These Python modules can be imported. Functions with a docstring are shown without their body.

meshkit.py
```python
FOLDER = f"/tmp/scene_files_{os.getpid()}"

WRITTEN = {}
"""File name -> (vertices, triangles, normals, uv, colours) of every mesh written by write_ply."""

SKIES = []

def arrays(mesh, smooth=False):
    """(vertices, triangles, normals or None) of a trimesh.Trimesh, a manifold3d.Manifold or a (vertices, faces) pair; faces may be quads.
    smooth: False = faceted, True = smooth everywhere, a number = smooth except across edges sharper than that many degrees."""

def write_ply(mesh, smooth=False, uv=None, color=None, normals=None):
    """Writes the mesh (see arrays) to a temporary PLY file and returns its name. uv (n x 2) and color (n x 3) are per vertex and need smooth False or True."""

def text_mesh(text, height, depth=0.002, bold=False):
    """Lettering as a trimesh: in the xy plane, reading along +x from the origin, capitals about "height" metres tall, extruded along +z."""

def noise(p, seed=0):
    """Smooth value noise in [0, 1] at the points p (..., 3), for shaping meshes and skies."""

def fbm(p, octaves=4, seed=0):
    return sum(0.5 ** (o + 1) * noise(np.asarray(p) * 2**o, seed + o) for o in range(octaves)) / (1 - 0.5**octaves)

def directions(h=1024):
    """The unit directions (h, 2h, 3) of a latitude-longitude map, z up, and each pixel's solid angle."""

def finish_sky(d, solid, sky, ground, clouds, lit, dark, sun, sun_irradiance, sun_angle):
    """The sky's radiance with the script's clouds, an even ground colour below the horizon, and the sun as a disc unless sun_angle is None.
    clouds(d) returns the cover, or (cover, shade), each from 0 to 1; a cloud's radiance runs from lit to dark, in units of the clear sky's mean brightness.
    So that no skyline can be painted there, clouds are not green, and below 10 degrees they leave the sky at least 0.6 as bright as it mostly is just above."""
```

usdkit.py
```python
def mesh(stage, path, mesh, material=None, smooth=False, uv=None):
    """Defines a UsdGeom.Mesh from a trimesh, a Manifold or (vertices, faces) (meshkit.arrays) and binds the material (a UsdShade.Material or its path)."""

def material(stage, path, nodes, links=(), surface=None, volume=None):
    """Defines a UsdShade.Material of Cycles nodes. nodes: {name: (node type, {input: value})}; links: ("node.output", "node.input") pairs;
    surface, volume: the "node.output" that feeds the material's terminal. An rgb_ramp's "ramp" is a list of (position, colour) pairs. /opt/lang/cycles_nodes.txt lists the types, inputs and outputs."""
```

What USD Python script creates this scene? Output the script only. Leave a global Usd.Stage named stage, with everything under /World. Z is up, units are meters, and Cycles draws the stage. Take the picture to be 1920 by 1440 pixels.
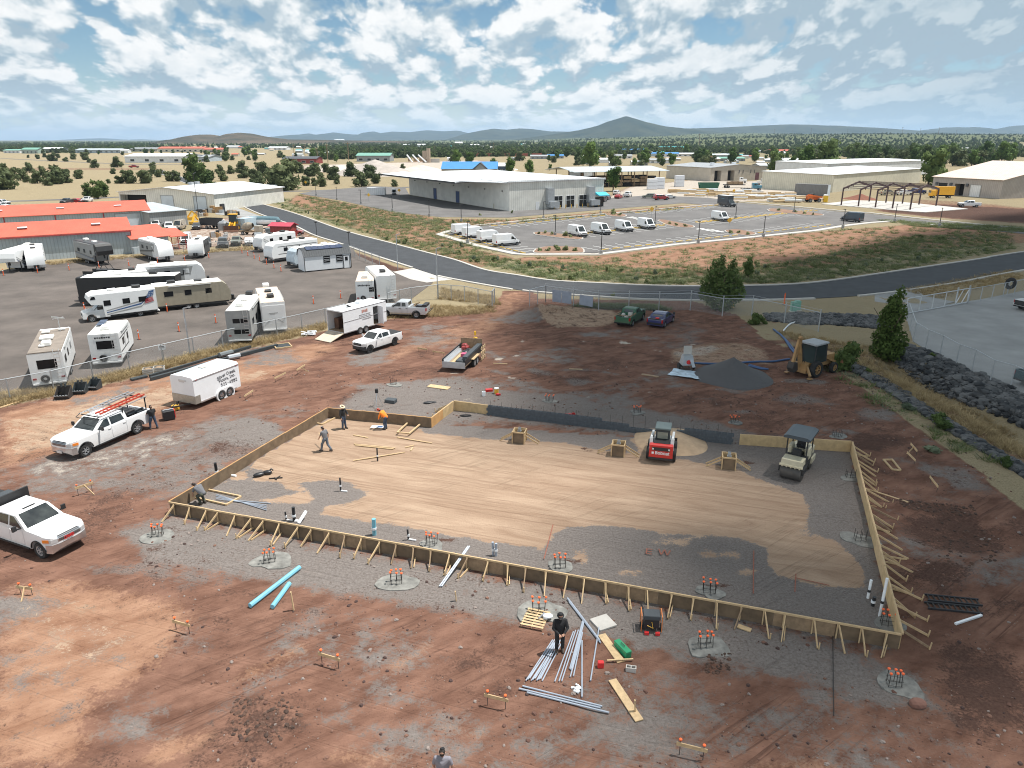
import math,random
import numpy as np,trimesh,manifold3d as m3,usdkit,meshkit
from pxr import Usd,UsdGeom,UsdLux,UsdShade,Gf,Sdf,Vt
stage = Usd.Stage.CreateInMemory()
UsdGeom.SetStageUpAxis(stage,'Z'); UsdGeom.SetStageMetersPerUnit(stage,1.0)
UsdGeom.Xform.Define(stage,'/World')
# ---------------------------------------------------------------- camera (a drone 19.5 m up, looking north and down)
F,HY,H = 1340.,262.,19.5
PITCH = math.atan((720 - HY) / F)
cam = UsdGeom.Camera.Define(stage,'/World/camera')
cam.AddTranslateOp().Set(Gf.Vec3d(0,0,H)); cam.AddRotateXOp().Set(90 - math.degrees(PITCH))
cam.CreateHorizontalApertureAttr(36.0); cam.CreateFocalLengthAttr(36 * F / 1920); cam.CreateFStopAttr(0.0)
cam.CreateClippingRangeAttr(Gf.Vec2f(0.1,200000.0)); cam.CreateExposureAttr(0.56)
# ---------------------------------------------------------------- sky with cumulus, and the sun
SUN_AZ,SUN_EL = math.radians(80),math.radians(67)      # azimuth clockwise from +y
SUN = np.array([math.sin(SUN_AZ) * math.cos(SUN_EL),math.cos(SUN_AZ) * math.cos(SUN_EL),math.sin(SUN_EL)])
sky_mat = usdkit.material(stage,'/World/Looks/sky',{
    'tc': ('texture_coordinate',{}),'sep': ('separate_xyz',{}),
    'zc': ('math',{'math_type': 'maximum','value2': 0.0}),'za': ('math',{'math_type': 'add','value2': 0.06}),
    'az': ('math',{'math_type': 'arctan2'}),'zu': ('math',{'math_type': 'multiply_add','value2': 0.15,'value3': 0.17}),'u': ('math',{'math_type': 'divide'}),'v': ('math',{'math_type': 'logarithm','value2': 2.71828}),'v2': ('math',{'math_type': 'multiply','value2': 1.35}),
    'uv': ('combine_xyz',{'z': 3.7}),'uvs': ('mapping',{'location': (0.03,0.19,0.0)}),
    'n1': ('noise_texture',{'scale': 2.4,'detail': 6,'roughness': 0.53,'distortion': 0.15}),
    'n2': ('noise_texture',{'scale': 2.4,'detail': 6,'roughness': 0.5,'distortion': 0.15}),
    'vo1': ('voronoi_texture',{'dimensions': '2D','feature': 'smooth_f1','smoothness': .7,'scale': 3.9,'detail': 3.0,'roughness': .55}),'vo2': ('voronoi_texture',{'dimensions': '2D','feature': 'smooth_f1','smoothness': .7,'scale': 3.9,'detail': 3.0,'roughness': .55}),'nw': ('noise_texture',{'scale': 1.6,'detail': 4}),'w1': ('mix',{'mix_type': 'add','fac': .3}),'w2': ('mix',{'mix_type': 'add','fac': .3}),'p1': ('math',{'math_type': 'multiply_add','value2': -.36}),'p2': ('math',{'math_type': 'multiply_add','value2': -.36}),'q1': ('math',{'math_type': 'add','value2': .15}),'q2': ('math',{'math_type': 'add','value2': .15}),
    'nb': ('noise_texture',{'scale': 0.8,'detail': 3,'roughness': 0.5}),
    'nf': ('noise_texture',{'scale': 5.0,'detail': 6,'roughness': 0.6}),
    'east': ('map_range',{'range_type': 'smoothstep','from_min': 0.1,'from_max': 0.6,'to_min': 0.0,'to_max': 1.0,'clamp': True}),
    'eastc': ('math',{'math_type': 'multiply_add','value2': 0.09}),
    'nb2': ('math',{'math_type': 'multiply_add','value2': 0.3}),'big': ('math',{'math_type': 'add','value2': -0.15}),
    'cov': ('map_range',{'range_type': 'smoothstep','from_min': 0.17,'from_max': 0.33,'to_min': 0.0,'to_max': 1.0,'clamp': True}),
    'dif': ('math',{'math_type': 'subtract'}),
    'shade': ('map_range',{'range_type': 'smoothstep','from_min': 0.20,'from_max': -0.17,'to_min': 0.0,'to_max': 1.0,'clamp': True}),
    'fine': ('math',{'math_type': 'multiply_add','value2': 1.3,'value3': -0.68}),
    'sh2': ('math',{'math_type': 'add','use_clamp': True}),
    'eastd': ('math',{'math_type': 'multiply','value2': 0.72}),'lite': ('math',{'math_type': 'subtract','use_clamp': True}),
    'ccol': ('rgb_ramp',{'ramp': [(0.0,(5.4,7.0,8.2)),(0.3,(7.4,8.8,9.6)),(0.62,(10.4,11.2,11.6)),(1.0,(13.6,13.7,13.6))]}),
    'sky': ('sky_texture',{'sky_type': 'single_scattering','sun_disc': False,'sun_elevation': SUN_EL,'sun_rotation': SUN_AZ,'altitude': 2000.0,'air_density': 1.0,'aerosol_density': 0.6}),
    'hue': ('hsv',{'saturation': 1.1,'value': 1.3,'hue': 0.485}),
    'mixc': ('mix_color',{}),
    'hz': ('map_range',{'range_type': 'smoothstep','from_min': -0.01,'from_max': 0.075,'to_min': 0.8,'to_max': 0.0,'clamp': True}),
    'hzc': ('mix_color',{'a': (9.4,11.6,12.7),'b': (5.6,8.2,10.0)}),
    'mixh': ('mix_color',{}),
    'bg': ('background_shader',{'strength': 0.05}),
},[('tc.generated','sep.vector'),('sep.z','zc.value1'),('zc.value','za.value1'),('sep.x','az.value1'),('sep.y','az.value2'),('az.value','u.value1'),('sep.z','zu.value1'),('zu.value','u.value2'),('za.value','v.value1'),
    ('v.value','v2.value1'),('u.value','uv.x'),('v2.value','uv.y'),('uv.vector','uvs.vector'),('uv.vector','n1.vector'),('uvs.vector','n2.vector'),('uv.vector','nb.vector'),('uv.vector','nf.vector'),
    ('sep.x','east.value'),('east.result','eastc.value1'),('uv.vector','nw.vector'),('uv.vector','w1.color1'),('uvs.vector','w2.color1'),('nw.color','w1.color2'),('nw.color','w2.color2'),('w1.color','vo1.vector'),('w2.color','vo2.vector'),('vo1.distance','p1.value1'),('vo2.distance','p2.value1'),('n1.fac','p1.value3'),('n2.fac','p2.value3'),('p1.value','q1.value1'),('p2.value','q2.value1'),('q1.value','eastc.value3'),('nb.fac','nb2.value1'),('eastc.value','nb2.value3'),('nb2.value','big.value1'),('big.value','cov.value'),
    ('q2.value','dif.value1'),('q1.value','dif.value2'),('dif.value','shade.value'),('nf.fac','fine.value1'),('shade.result','sh2.value1'),('fine.value','sh2.value2'),
    ('east.result','eastd.value1'),('sh2.value','lite.value1'),('eastd.value','lite.value2'),('lite.value','ccol.fac'),
    ('sky.color','hue.color'),('cov.result','mixc.fac'),('hue.color','mixc.a'),('ccol.color','mixc.b'),
    ('sep.z','hz.value'),('east.result','hzc.fac'),('hz.result','mixh.fac'),('mixc.result','mixh.a'),('hzc.result','mixh.b'),('mixh.result','bg.color')],surface='bg.background')
dome = UsdLux.DomeLight.Define(stage,'/World/sky')
UsdShade.MaterialBindingAPI.Apply(dome.GetPrim()).Bind(sky_mat)
dome.GetPrim().SetCustomDataByKey('kind','structure'); dome.GetPrim().SetCustomDataByKey('label','blue sky crowded with white cumulus and grey cloud bases'); dome.GetPrim().SetCustomDataByKey('category','sky')
sun = UsdLux.DistantLight.Define(stage,'/World/sun')
sun.CreateNormalizeAttr(True); sun.CreateIntensityAttr(1.25); sun.CreateAngleAttr(0.5); sun.CreateColorAttr(Gf.Vec3f(1.0,0.965,0.91))
sun.AddRotateZOp().Set(-math.degrees(SUN_AZ)); sun.AddRotateXOp().Set(-(90 - math.degrees(SUN_EL)))
# ---------------------------------------------------------------- helpers
RNG = np.random.default_rng(7); random.seed(7)
def G(px,py,z=0.0):
    """The point of height z that the photograph shows at pixel (px, py) of 1920 x 1440."""
    x,y = (px - 960) / F,(720 - py) / F
    c,s = math.cos(PITCH),math.sin(PITCH)
    d = np.array([x,c + y * s,-s + y * c])
    return d[:2] / -d[2] * (H - z)
def at_depth(px,py,Y):
    """The point at distance Y (along y) that the photograph shows at pixel (px, py): (x, z)."""
    x,y = (px - 960) / F,(720 - py) / F
    c,s = math.cos(PITCH),math.sin(PITCH)
    d = np.array([x,c + y * s,-s + y * c])
    k = Y / d[1]
    return d[0] * k,H + d[2] * k
_used = {}
_ONES = 'first second third fourth fifth sixth seventh eighth ninth tenth eleventh twelfth thirteenth fourteenth fifteenth sixteenth seventeenth eighteenth nineteenth'.split()
def ordw(i):
    if i < 19: return _ONES[i]
    n = i + 1; tens = {2: 'twent',3: 'thirt',4: 'fort',5: 'fift',6: 'sixt',7: 'sevent',8: 'eight',9: 'ninet'}[n // 10 % 10]
    return tens + 'ieth' if n % 10 == 0 else tens + 'y-' + _ONES[n % 10 - 1]
def numbered(base,name):
    k = (base,name); n = _used.get(k,0); _used[k] = n + 1
    return f'{base}/{name}' if n == 0 else f'{base}/{name}_{n:03d}'
def tag(p,label=None,cat=None,group=None,kind=None):
    for k,v in (('label',label),('category',cat),('group',group),('kind',kind)):
        if v: p.SetCustomDataByKey(k,v)
    return p
def thing(name,label,cat,loc=(0,0,0),rz=0.0,group=None,scale=None,kind=None):
    x = UsdGeom.Xform.Define(stage,numbered('/World',name))
    x.AddTranslateOp().Set(Gf.Vec3d(*[float(v) for v in (tuple(loc) + (0,))[:3]])); x.AddRotateZOp().Set(math.degrees(rz))
    s = (1,1,1) if scale is None else (scale,) * 3 if np.ndim(scale) == 0 else scale
    x.AddScaleOp().Set(Gf.Vec3f(*map(float,s)))
    return tag(x.GetPrim(),label,cat,group,kind)
def copy(src,loc,rz=0.0,label=None,group=None,scale=None):
    was = src.GetCustomData()
    p = thing(src.GetName().rstrip('0123456789').rstrip('_'),label or was.get('label'),was.get('category'),loc,rz,group or was.get('group'),scale)
    p.GetReferences().AddInternalReference(src.GetPath()); p.SetInstanceable(True)
    return p
def part(parent,name,mesh,m,smooth=False,label=None):
    if isinstance(mesh,list): mesh = cat(mesh)
    base = parent.GetPath().pathString if parent is not None else '/World'
    p = usdkit.mesh(stage,numbered(base,name),mesh,m,smooth=smooth).GetPrim()
    if label: p.SetCustomDataByKey('label',label)
    return p
def solo(name,mesh,m,label,cat,group=None,kind=None,smooth=False):
    return tag(part(None,name,mesh,m,smooth),label,cat,group,kind)
# mesh primitives: (vertices, triangles)
_BF = np.array([[0,2,1],[0,3,2],[4,5,6],[4,6,7],[0,1,5],[0,5,4],[1,2,6],[1,6,5],[2,3,7],[2,7,6],[3,0,4],[3,4,7]])
def cat(ms):
    vs,fs,n = [],[],0
    for v,f in ms:
        vs.append(v); fs.append(f + n); n += len(v)
    return np.vstack(vs),np.vstack(fs)
def bx(cx,cy,cz,sx,sy,sz,rz=0.0):
    v = np.array([[-1,-1,-1],[1,-1,-1],[1,1,-1],[-1,1,-1],[-1,-1,1],[1,-1,1],[1,1,1],[-1,1,1]],float) * (sx / 2,sy / 2,sz / 2)
    return rot(v,rz) + (cx,cy,cz),_BF
def bb(x0,x1,y0,y1,z0,z1): return bx((x0 + x1) / 2,(y0 + y1) / 2,(z0 + z1) / 2,x1 - x0,y1 - y0,z1 - z0)
def rot(v,a):
    c,s = math.cos(a),math.sin(a)
    return np.asarray(v,float) @ np.array([[c,s,0],[-s,c,0],[0,0,1]])
def mv(m,t=(0,0,0),rz=0.0,s=1.0): return rot(m[0] * s,rz) + np.asarray(t,float),m[1]
def rx(m,a):
    c,s = math.cos(a),math.sin(a)
    return m[0] @ np.array([[1,0,0],[0,c,s],[0,-s,c]]),m[1]
def ry(m,a):
    c,s = math.cos(a),math.sin(a)
    return m[0] @ np.array([[c,0,-s],[0,1,0],[s,0,c]]),m[1]
def frame(p,q,up=(0,0,1)):
    p,q = np.asarray(p,float),np.asarray(q,float); t = q - p; L = np.linalg.norm(t); t = t / max(L,1e-9)
    a = np.cross(t,up)
    if np.linalg.norm(a) < 1e-4: a = np.cross(t,(1,0,0))
    a /= np.linalg.norm(a)
    return p,t,a,np.cross(a,t),L
def bar(p,q,w,h=None,up=(0,0,1)):
    p,t,a,b,L = frame(p,q,up); h = h or w
    v = np.array([p + t * k * L + a * i * w / 2 + b * j * h / 2 for k in (0,1) for i,j in ((-1,-1),(1,-1),(1,1),(-1,1))])
    return v,_BF
def tube(pts,r,n=6,cap=True):
    pts = np.asarray(pts,float); r = np.broadcast_to(r,len(pts)); t = np.gradient(pts,axis=0); t /= np.linalg.norm(t,axis=1,keepdims=True) + 1e-12
    ref = np.array([0,0,1.0]) if abs(t[:,2]).mean() < 0.8 else np.array([1.0,0,0])
    a = np.cross(t,ref); a /= np.linalg.norm(a,axis=1,keepdims=True) + 1e-12; b = np.cross(a,t); w = np.arange(n) * 2 * np.pi / n
    v = (pts[:,None] + r[:,None,None] * (np.cos(w)[None,:,None] * a[:,None] + np.sin(w)[None,:,None] * b[:,None])).reshape(-1,3)
    f = []
    for i in range(len(pts) - 1):
        for j in range(n):
            k = (j + 1) % n; f += [[i * n + j,i * n + k,(i + 1) * n + k],[i * n + j,(i + 1) * n + k,(i + 1) * n + j]]
    if cap:
        e = (len(pts) - 1) * n
        for j in range(1,n - 1): f += [[0,j + 1,j],[e,e + j,e + j + 1]]
    f = np.array(f)
    tri = v[f]; c = v.mean(0)
    return v,f[:,::-1]
def cyl(p,q,r,r2=None,n=10): return tube([p,q],[r,r if r2 is None else r2],n)
def lathe(prof,n=16,axis='z'):
    prof = np.asarray(prof,float); w = np.arange(n) * 2 * np.pi / n
    v = np.stack([prof[:,0:1] * np.cos(w),prof[:,0:1] * np.sin(w),np.repeat(prof[:,1:2],n,1)],-1).reshape(-1,3); f = []
    for i in range(len(prof) - 1):
        for j in range(n):
            k = (j + 1) % n; f += [[i * n + j,i * n + k,(i + 1) * n + k],[i * n + j,(i + 1) * n + k,(i + 1) * n + j]]
    m = (v,np.array(f))
    return m if axis == 'z' else rx(m,math.pi / 2)
_ICO = {k: (np.array(trimesh.creation.icosphere(k).vertices),np.array(trimesh.creation.icosphere(k).faces)) for k in (0,1,2)}
def ell(c,r,k=1,rz=0.0): return rot(_ICO[k][0] * r,rz) + np.asarray(c,float),_ICO[k][1]
def arr(m):
    q = m.to_mesh(); return np.array(q.vert_properties[:,:3],float),np.array(q.tri_verts,int)
def cross(poly):
    p = np.asarray(poly,float); a = np.sum(p[:,0] * np.roll(p[:,1],-1) - np.roll(p[:,0],-1) * p[:,1])
    return m3.CrossSection([p if a > 0 else p[::-1]])
def ext_z(poly,z0,z1): return cross(poly).extrude(z1 - z0).translate((0,0,z0))
def ext_y(poly_xz,y0,y1): return cross(poly_xz).extrude(y1 - y0).rotate((90,0,0)).translate((0,y1,0))      # polygon in (x, z), swept along y
def ext_x(poly_yz,x0,x1): return cross(poly_yz).extrude(x1 - x0).rotate((90,0,90)).translate((x0,0,0))     # polygon in (y, z), swept along x
def rbox(x0,x1,y0,y1,z0,z1,r):
    """A box with rounded vertical edges and softened top."""
    p = m3.CrossSection.square((x1 - x0 - 2 * r,y1 - y0 - 2 * r)).offset(r,m3.JoinType.Round,circular_segments=12).translate((x0 + r,y0 + r))
    a = p.extrude(z1 - z0 - r * .6).translate((0,0,z0)); b = p.offset(-r * .5,m3.JoinType.Round).extrude(z1 - z0).translate((0,0,z0))
    return m3.Manifold.batch_hull([a,b])
def text_on(s,height,o,right,up,depth=0.006,bold=True):
    """Lettering laid on a surface: o the lower left corner, right and up its directions."""
    t = meshkit.text_mesh(s,height,depth,bold); v = np.array(t.vertices); right,up = np.asarray(right,float),np.asarray(up,float); nrm = np.cross(right,up)
    return np.asarray(o,float) + v[:,:1] * right + v[:,1:2] * up + v[:,2:3] * nrm,np.array(t.faces)
# materials
def mat(name,c,r=0.6,m=0.0,var=0.12,sc=2.0,bump=0.0,bsc=30.0,coat=0.0,dirt=0.0,bevel=0.0,spec=0.5,dcol=(0.30,0.20,0.13)):
    n = {'geo': ('geometry',{}),'n': ('noise_texture',{'scale': sc,'detail': 6,'roughness': 0.6}),'r': ('rgb_ramp',{'ramp': [(0.25,tuple(np.clip(np.array(c) * (1 - var),0,1))),(0.75,tuple(np.clip(np.array(c) * (1 + var),0,1)))]}),
         'p': ('principled_bsdf',{'roughness': r,'metallic': m,'coat_weight': coat,'specular_ior_level': spec})}
    l = [('geo.position','n.vector'),('n.fac','r.fac')]; col = 'r.color'
    if dirt:
        n['tc'] = ('texture_coordinate',{}); n['sx'] = ('separate_xyz',{}); n['n2'] = ('noise_texture',{'scale': 5.0,'detail': 5,'roughness': 0.65})
        n['low'] = ('map_range',{'from_min': 0.15,'from_max': 1.1,'to_min': 0.85,'to_max': 0.12,'clamp': True}); n['dm'] = ('math',{'math_type': 'multiply'}); n['dk'] = ('math',{'math_type': 'multiply','value2': dirt,'use_clamp': True}); n['mx'] = ('mix_color',{'b': dcol})
        l += [('geo.position','sx.vector'),('geo.position','n2.vector'),('sx.z','low.value'),('low.result','dm.value1'),('n2.fac','dm.value2'),('dm.value','dk.value1'),('dk.value','mx.fac'),(col,'mx.a')]; col = 'mx.result'
    l += [(col,'p.base_color')]
    if bump:
        n['bn'] = ('noise_texture',{'scale': bsc,'detail': 5,'roughness': 0.65}); n['b'] = ('bump',{'strength': bump,'distance': 0.03}); l += [('geo.position','bn.vector'),('bn.fac','b.height'),('b.normal','p.normal')]
    elif bevel:
        n['bv'] = ('bevel',{'radius': bevel,'samples': 4}); l += [('bv.bevel','p.normal')]
    return usdkit.material(stage,f'/World/Looks/{name}',n,l,surface='p.BSDF')
# ---------------------------------------------------------------- the ground: one sheet to the horizon; soil colours are vertex weights broken up by noise
def GP(pts,z=0.0): return np.array([G(a,b,z) for a,b in pts])
def inside(P,poly):
    x,y = P[:,0],P[:,1]; r = np.zeros(len(P),bool); q = np.roll(poly,-1,0)
    for (x0,y0),(x1,y1) in zip(poly,q):
        if y0 != y1: r ^= ((y0 > y) != (y1 > y)) & (x < (x1 - x0) * (y - y0) / (y1 - y0) + x0)
    return r
def seg_dist(P,pts,closed=True):
    q = np.roll(pts,-1,0) if closed else pts[1:]; d = np.full(len(P),1e9)
    for a,b in zip(pts if closed else pts[:-1],q):
        t = np.clip(((P - a) @ (b - a)) / max((b - a) @ (b - a),1e-9),0,1)[:,None]; d = np.minimum(d,np.linalg.norm(P - a - t * (b - a),axis=1))
    return d
def spread(x0,x1,step,far0,far1,g):
    c = list(np.arange(x0,x1 + step / 2,step)); s = step
    while c[-1] < far1: s *= g; c.append(c[-1] + s)
    s = step; a = [c[0]]
    while a[-1] > far0: s *= g; a.append(a[-1] - s)
    return np.array(a[1:][::-1] + c)
def sstep(a,b,x): t = np.clip((x - a) / (b - a),0,1); return t * t * (3 - 2 * t)
A_ = G(318,940,.75); B_ = G(1690,1187,.75); C_ = G(1597,828,.75); D_ = G(615,765,.75)
ROAD_F = [(300,318),(437,366),(549,400),(640,432),(740,459),(800,475),(850,488),(907,507),(967,517),(1033,527),(1120,532),(1240,537),(1381,537),(1484,534),(1560,527),(1672,511),(1841,486),(1920,473),(2300,418)]
ROAD_N = [(280,318),(405,365),(485,400),(550,422),(590,441),(640,457),(700,478),(775,502),(822,517),(917,535),(993,546),(1120,556),(1240,562),(1400,563),(1560,558),(1644,551),(1721,541),(1804,528),(1920,506),(2300,440)]
RVLOT = [(-500,640),(0,508),(95,494),(240,482),(345,475),(480,468),(560,460),(660,466),(672,480),(745,512),(812,530),(772,560),(725,578),(611,608),(520,630),(419,653),(367,666),(244,696),(176,714),(102,733),(20,750),(-500,880)]
PARK = [(838,438),(880,426),(1018,412),(1120,404),(1242,393),(1320,386),(1385,380),(1501,390),(1578,397),(1632,401),(1720,411),(1850,424),(1990,436),(1990,445),(1850,432),(1720,418),(1674,413.5),(1628,416),(1582,421),(1528,430),(1432,440),(1320,451),(1267,456),(1120,474),(985,475),(963,473)]
DRIVE = [(590,358),(700,349),(760,352),(768,366),(955,396),(1120,386),(1135,372),(1220,366),(1330,371),(1385,379),(1320,384),(1280,381),(1120,394),(953,408),(827,407),(737,398),(640,376),(560,363)]
RLOT = [(1776,571),(1841,561),(1920,545),(2300,470),(2500,900),(1990,790),(1920,745),(1894,728),(1856,717),(1822,696),(1792,685),(1762,667),(1735,655),(1712,640),(1700,596),(1687,575)]
gx,gy = spread(-46,52,.42,-20000,20000,1.06),spread(15,100,.4,-90,27000,1.03)
GX,GY = np.meshgrid(gx,gy); P2 = np.stack([GX.ravel(),GY.ravel()],1)
def ridge_z(x,y):
    """The wooded rise beyond the town on the right, and the slow fall of the plain."""
    w = sstep(-300,1800,x + (meshkit.noise(np.stack([x / 500,y / 500,0 * x],-1)) - .5) * 500)
    return w * (46 * sstep(1300,4200,y) + 30 * sstep(4000,9000,y)) * (0.75 + .5 * meshkit.fbm(np.stack([x / 900,y / 900,0 * x + 3],-1),3)) + 22 * sstep(2500,9000,y) * sstep(-3500,-500,x) * (1 - w) * .6
DITCH = GP([(1605,690),(1690,735),(1800,800),(1930,885),(2100,1000),(2300,960),(2000,820),(1900,775),(1790,715),(1690,672),(1640,655)],-.6)
MOUNDS = [  # pixel, radius (m), height
    ((432,834),3.0,.5),((1010,588),2.5,.8),((1060,592),3.0,.6),((1790,1000),2.2,-.35),((1835,1060),1.8,.25),((1700,965),1.5,.3),((500,1330),1.2,.12),((1340,1235),.5,.08),((1560,955),1.2,.15)]
def ground_z(P):
    x,y = P[:,0],P[:,1]; z = np.zeros(len(P))
    near = (np.abs(x) < 75) & (y > -20) & (y < 130); N = P[near]
    bump = (meshkit.fbm(np.stack([N[:,0] * .35,N[:,1] * .35,0 * N[:,0]],-1),4) - .5) * .22
    q = np.array([A_,B_,C_,D_]); ind = inside(N,q); d = seg_dist(N,q)
    bump *= np.where(ind,.35,sstep(0,2,d) * .7 + .3)
    flat = np.zeros(len(N))
    for poly,pad in ((GP(RVLOT),1.5),(GP(ROAD_F[3:] + ROAD_N[3:][::-1]),2.0),(GP(RLOT),1.5),(GP(PARK[:10]),2)):
        i = inside(N,poly); flat = np.maximum(flat,np.where(i,1,1 - sstep(0,pad,seg_dist(N,poly))))
    dz = bump * (1 - flat) - flat * .03
    ii = inside(N,DITCH); dd = seg_dist(N,DITCH); dz -= np.where(ii,1.25 * sstep(0,3.2,dd),0)
    for (px,py),r,h in MOUNDS:
        c = G(px,py); e = np.exp(-((N - c) ** 2).sum(1) / (r * r)); dz += h * e * (1 + .5 * (meshkit.noise(np.stack([N[:,0] * 2,N[:,1] * 2,0 * N[:,0]],-1)) - .5))
    z[near] = dz
    far = y > 900; z[far] += ridge_z(x[far],y[far])
    z[~near] -= .03
    return z
PZ = ground_z(P2)
def zat(x,y):
    return float(ground_z(np.array([[x,y]],float))[0])
S = {k: np.zeros(len(P2)) for k in 'gravel sand orange straw pale dark weed tar'.split()}
def paint(ch,poly,soft=1.0,val=1.0,z=0.0,sub=False):
    poly = GP(poly,z); lo,hi = poly.min(0) - soft * 2,poly.max(0) + soft * 2
    k = np.where((P2 > lo).all(1) & (P2 < hi).all(1))[0]
    if not len(k): return
    i = inside(P2[k],poly); d = seg_dist(P2[k],poly) * np.where(i,1,-1); w = sstep(-soft,soft,d) * val
    S[ch][k] = S[ch][k] * (1 - w / max(val,1e-9)) if sub else np.maximum(S[ch][k],w)
    if ch in ('orange','dark','pale') and not sub: S['straw'][k] *= 1 - w
x_,y_ = P2.T
# whole-world base: dry grass outside the site, woods on the right and far away
site = [(-400,900),(0,765),(60,748),(176,722),(300,700),(419,660),(530,640),(611,620),(780,590),(860,585),(930,575),(945,545),(1000,545),(1010,560),(1300,565),(1380,590),(1440,640),(1520,670),(1600,715),(1700,790),(1800,860),(1920,955),(2400,1300),(2600,1900),(-700,1900)]
out = ~inside(P2,GP(site)); S['straw'][out] = 1.0
n1 = meshkit.fbm(np.stack([x_ / 160,y_ / 160,0 * x_],-1),4,5)
wood = np.clip(sstep(420,1300,y_) * sstep(-80,260,x_ - (y_ - 400) * .03) + sstep(1000,2200,y_) * .9,0,1)
S['weed'] = np.maximum(S['weed'],np.where(out,wood * np.clip(.72 + (n1 - .5) * 2.2,0,1),0))
paint('weed',[(-100,265),(330,265),(330,283),(150,288),(-100,282)],60,.9)
paint('orange',[(560,363),(700,390),(830,410),(955,412),(1120,398),(1280,385),(1350,383),(1330,400),(1120,404),(1018,413),(880,428),(825,440),(900,470),(960,482),(985,500),(1090,510),(1240,520),(1380,515),(1560,500),(1700,470),(1990,450),(1990,428),(1720,420),(1520,436),(1320,455),(1120,480),(985,482),(900,500),(740,452),(640,420),(540,380)],1.5,.95)
paint('weed',[(440,364),(520,366),(600,395),(700,425),(800,452),(880,470),(960,490),(1080,505),(1240,512),(1320,525),(1240,536),(1120,531),(1033,526),(967,516),(907,506),(850,487),(740,458),(640,431),(549,399)],1.8,.5)
paint('weed',[(1320,520),(1500,505),(1640,470),(1750,440),(1990,430),(1990,458),(1841,484),(1672,509),(1560,525),(1484,532),(1381,535)],3,.42)
paint('dark',[(1110,505),(1500,505),(1380,488),(1200,490)],3,.35)
paint('orange',[(1640,395),(1720,372),(1900,385),(1990,400),(1990,425),(1760,408)],3,.5)
paint('dark',[(1640,395),(1760,382),(1990,395),(1990,422),(1760,408)],3,.75)
paint('pale',[(1120,378),(1180,350),(1290,338),(1470,340),(1500,362),(1560,375),(1385,377),(1300,372)],4,.85)
paint('pale',[(480,455),(600,462),(560,420),(470,405),(420,408),(330,440),(320,470)],2,.55)
paint('orange',[(480,455),(600,462),(560,420),(470,405),(420,408),(330,440),(320,470)],2,.5)
paint('pale',[(-100,385),(260,378),(260,395),(200,400),(-100,402)],3,.55)
paint('pale',[(560,310),(900,300),(960,318),(700,326),(560,322)],12,.8)
paint('orange',[(740,306),(800,301),(860,304),(800,310)],8,.8)
paint('orange',[(-100,314),(320,315),(320,319),(-100,319)],10,.5)
paint('weed',[(600,265),(1920,265),(1920,278),(1200,290),(800,296),(600,300)],60,.8)
paint('straw',[(960,305),(1090,302),(1090,312),(940,318)],10,1); paint('weed',[(960,305),(1090,302),(1090,314),(940,318)],10,1,0,True)
# the building site
def blot(ch,px,py,rx_,ry_,val=1.0,soft=.8,ang=0.0,n=14,j=.22):
    t = np.arange(n) * 2 * math.pi / n; r = 1 + RNG.uniform(-j,j,n); u,v = rx_ * r * np.cos(t),ry_ * r * np.sin(t); a = math.radians(ang)
    soft = soft * (2.2 if py > 880 else 1.2)
    paint(ch,list(zip(px + u * math.cos(a) - v * math.sin(a),py + u * math.sin(a) + v * math.cos(a))),soft,val)
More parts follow.
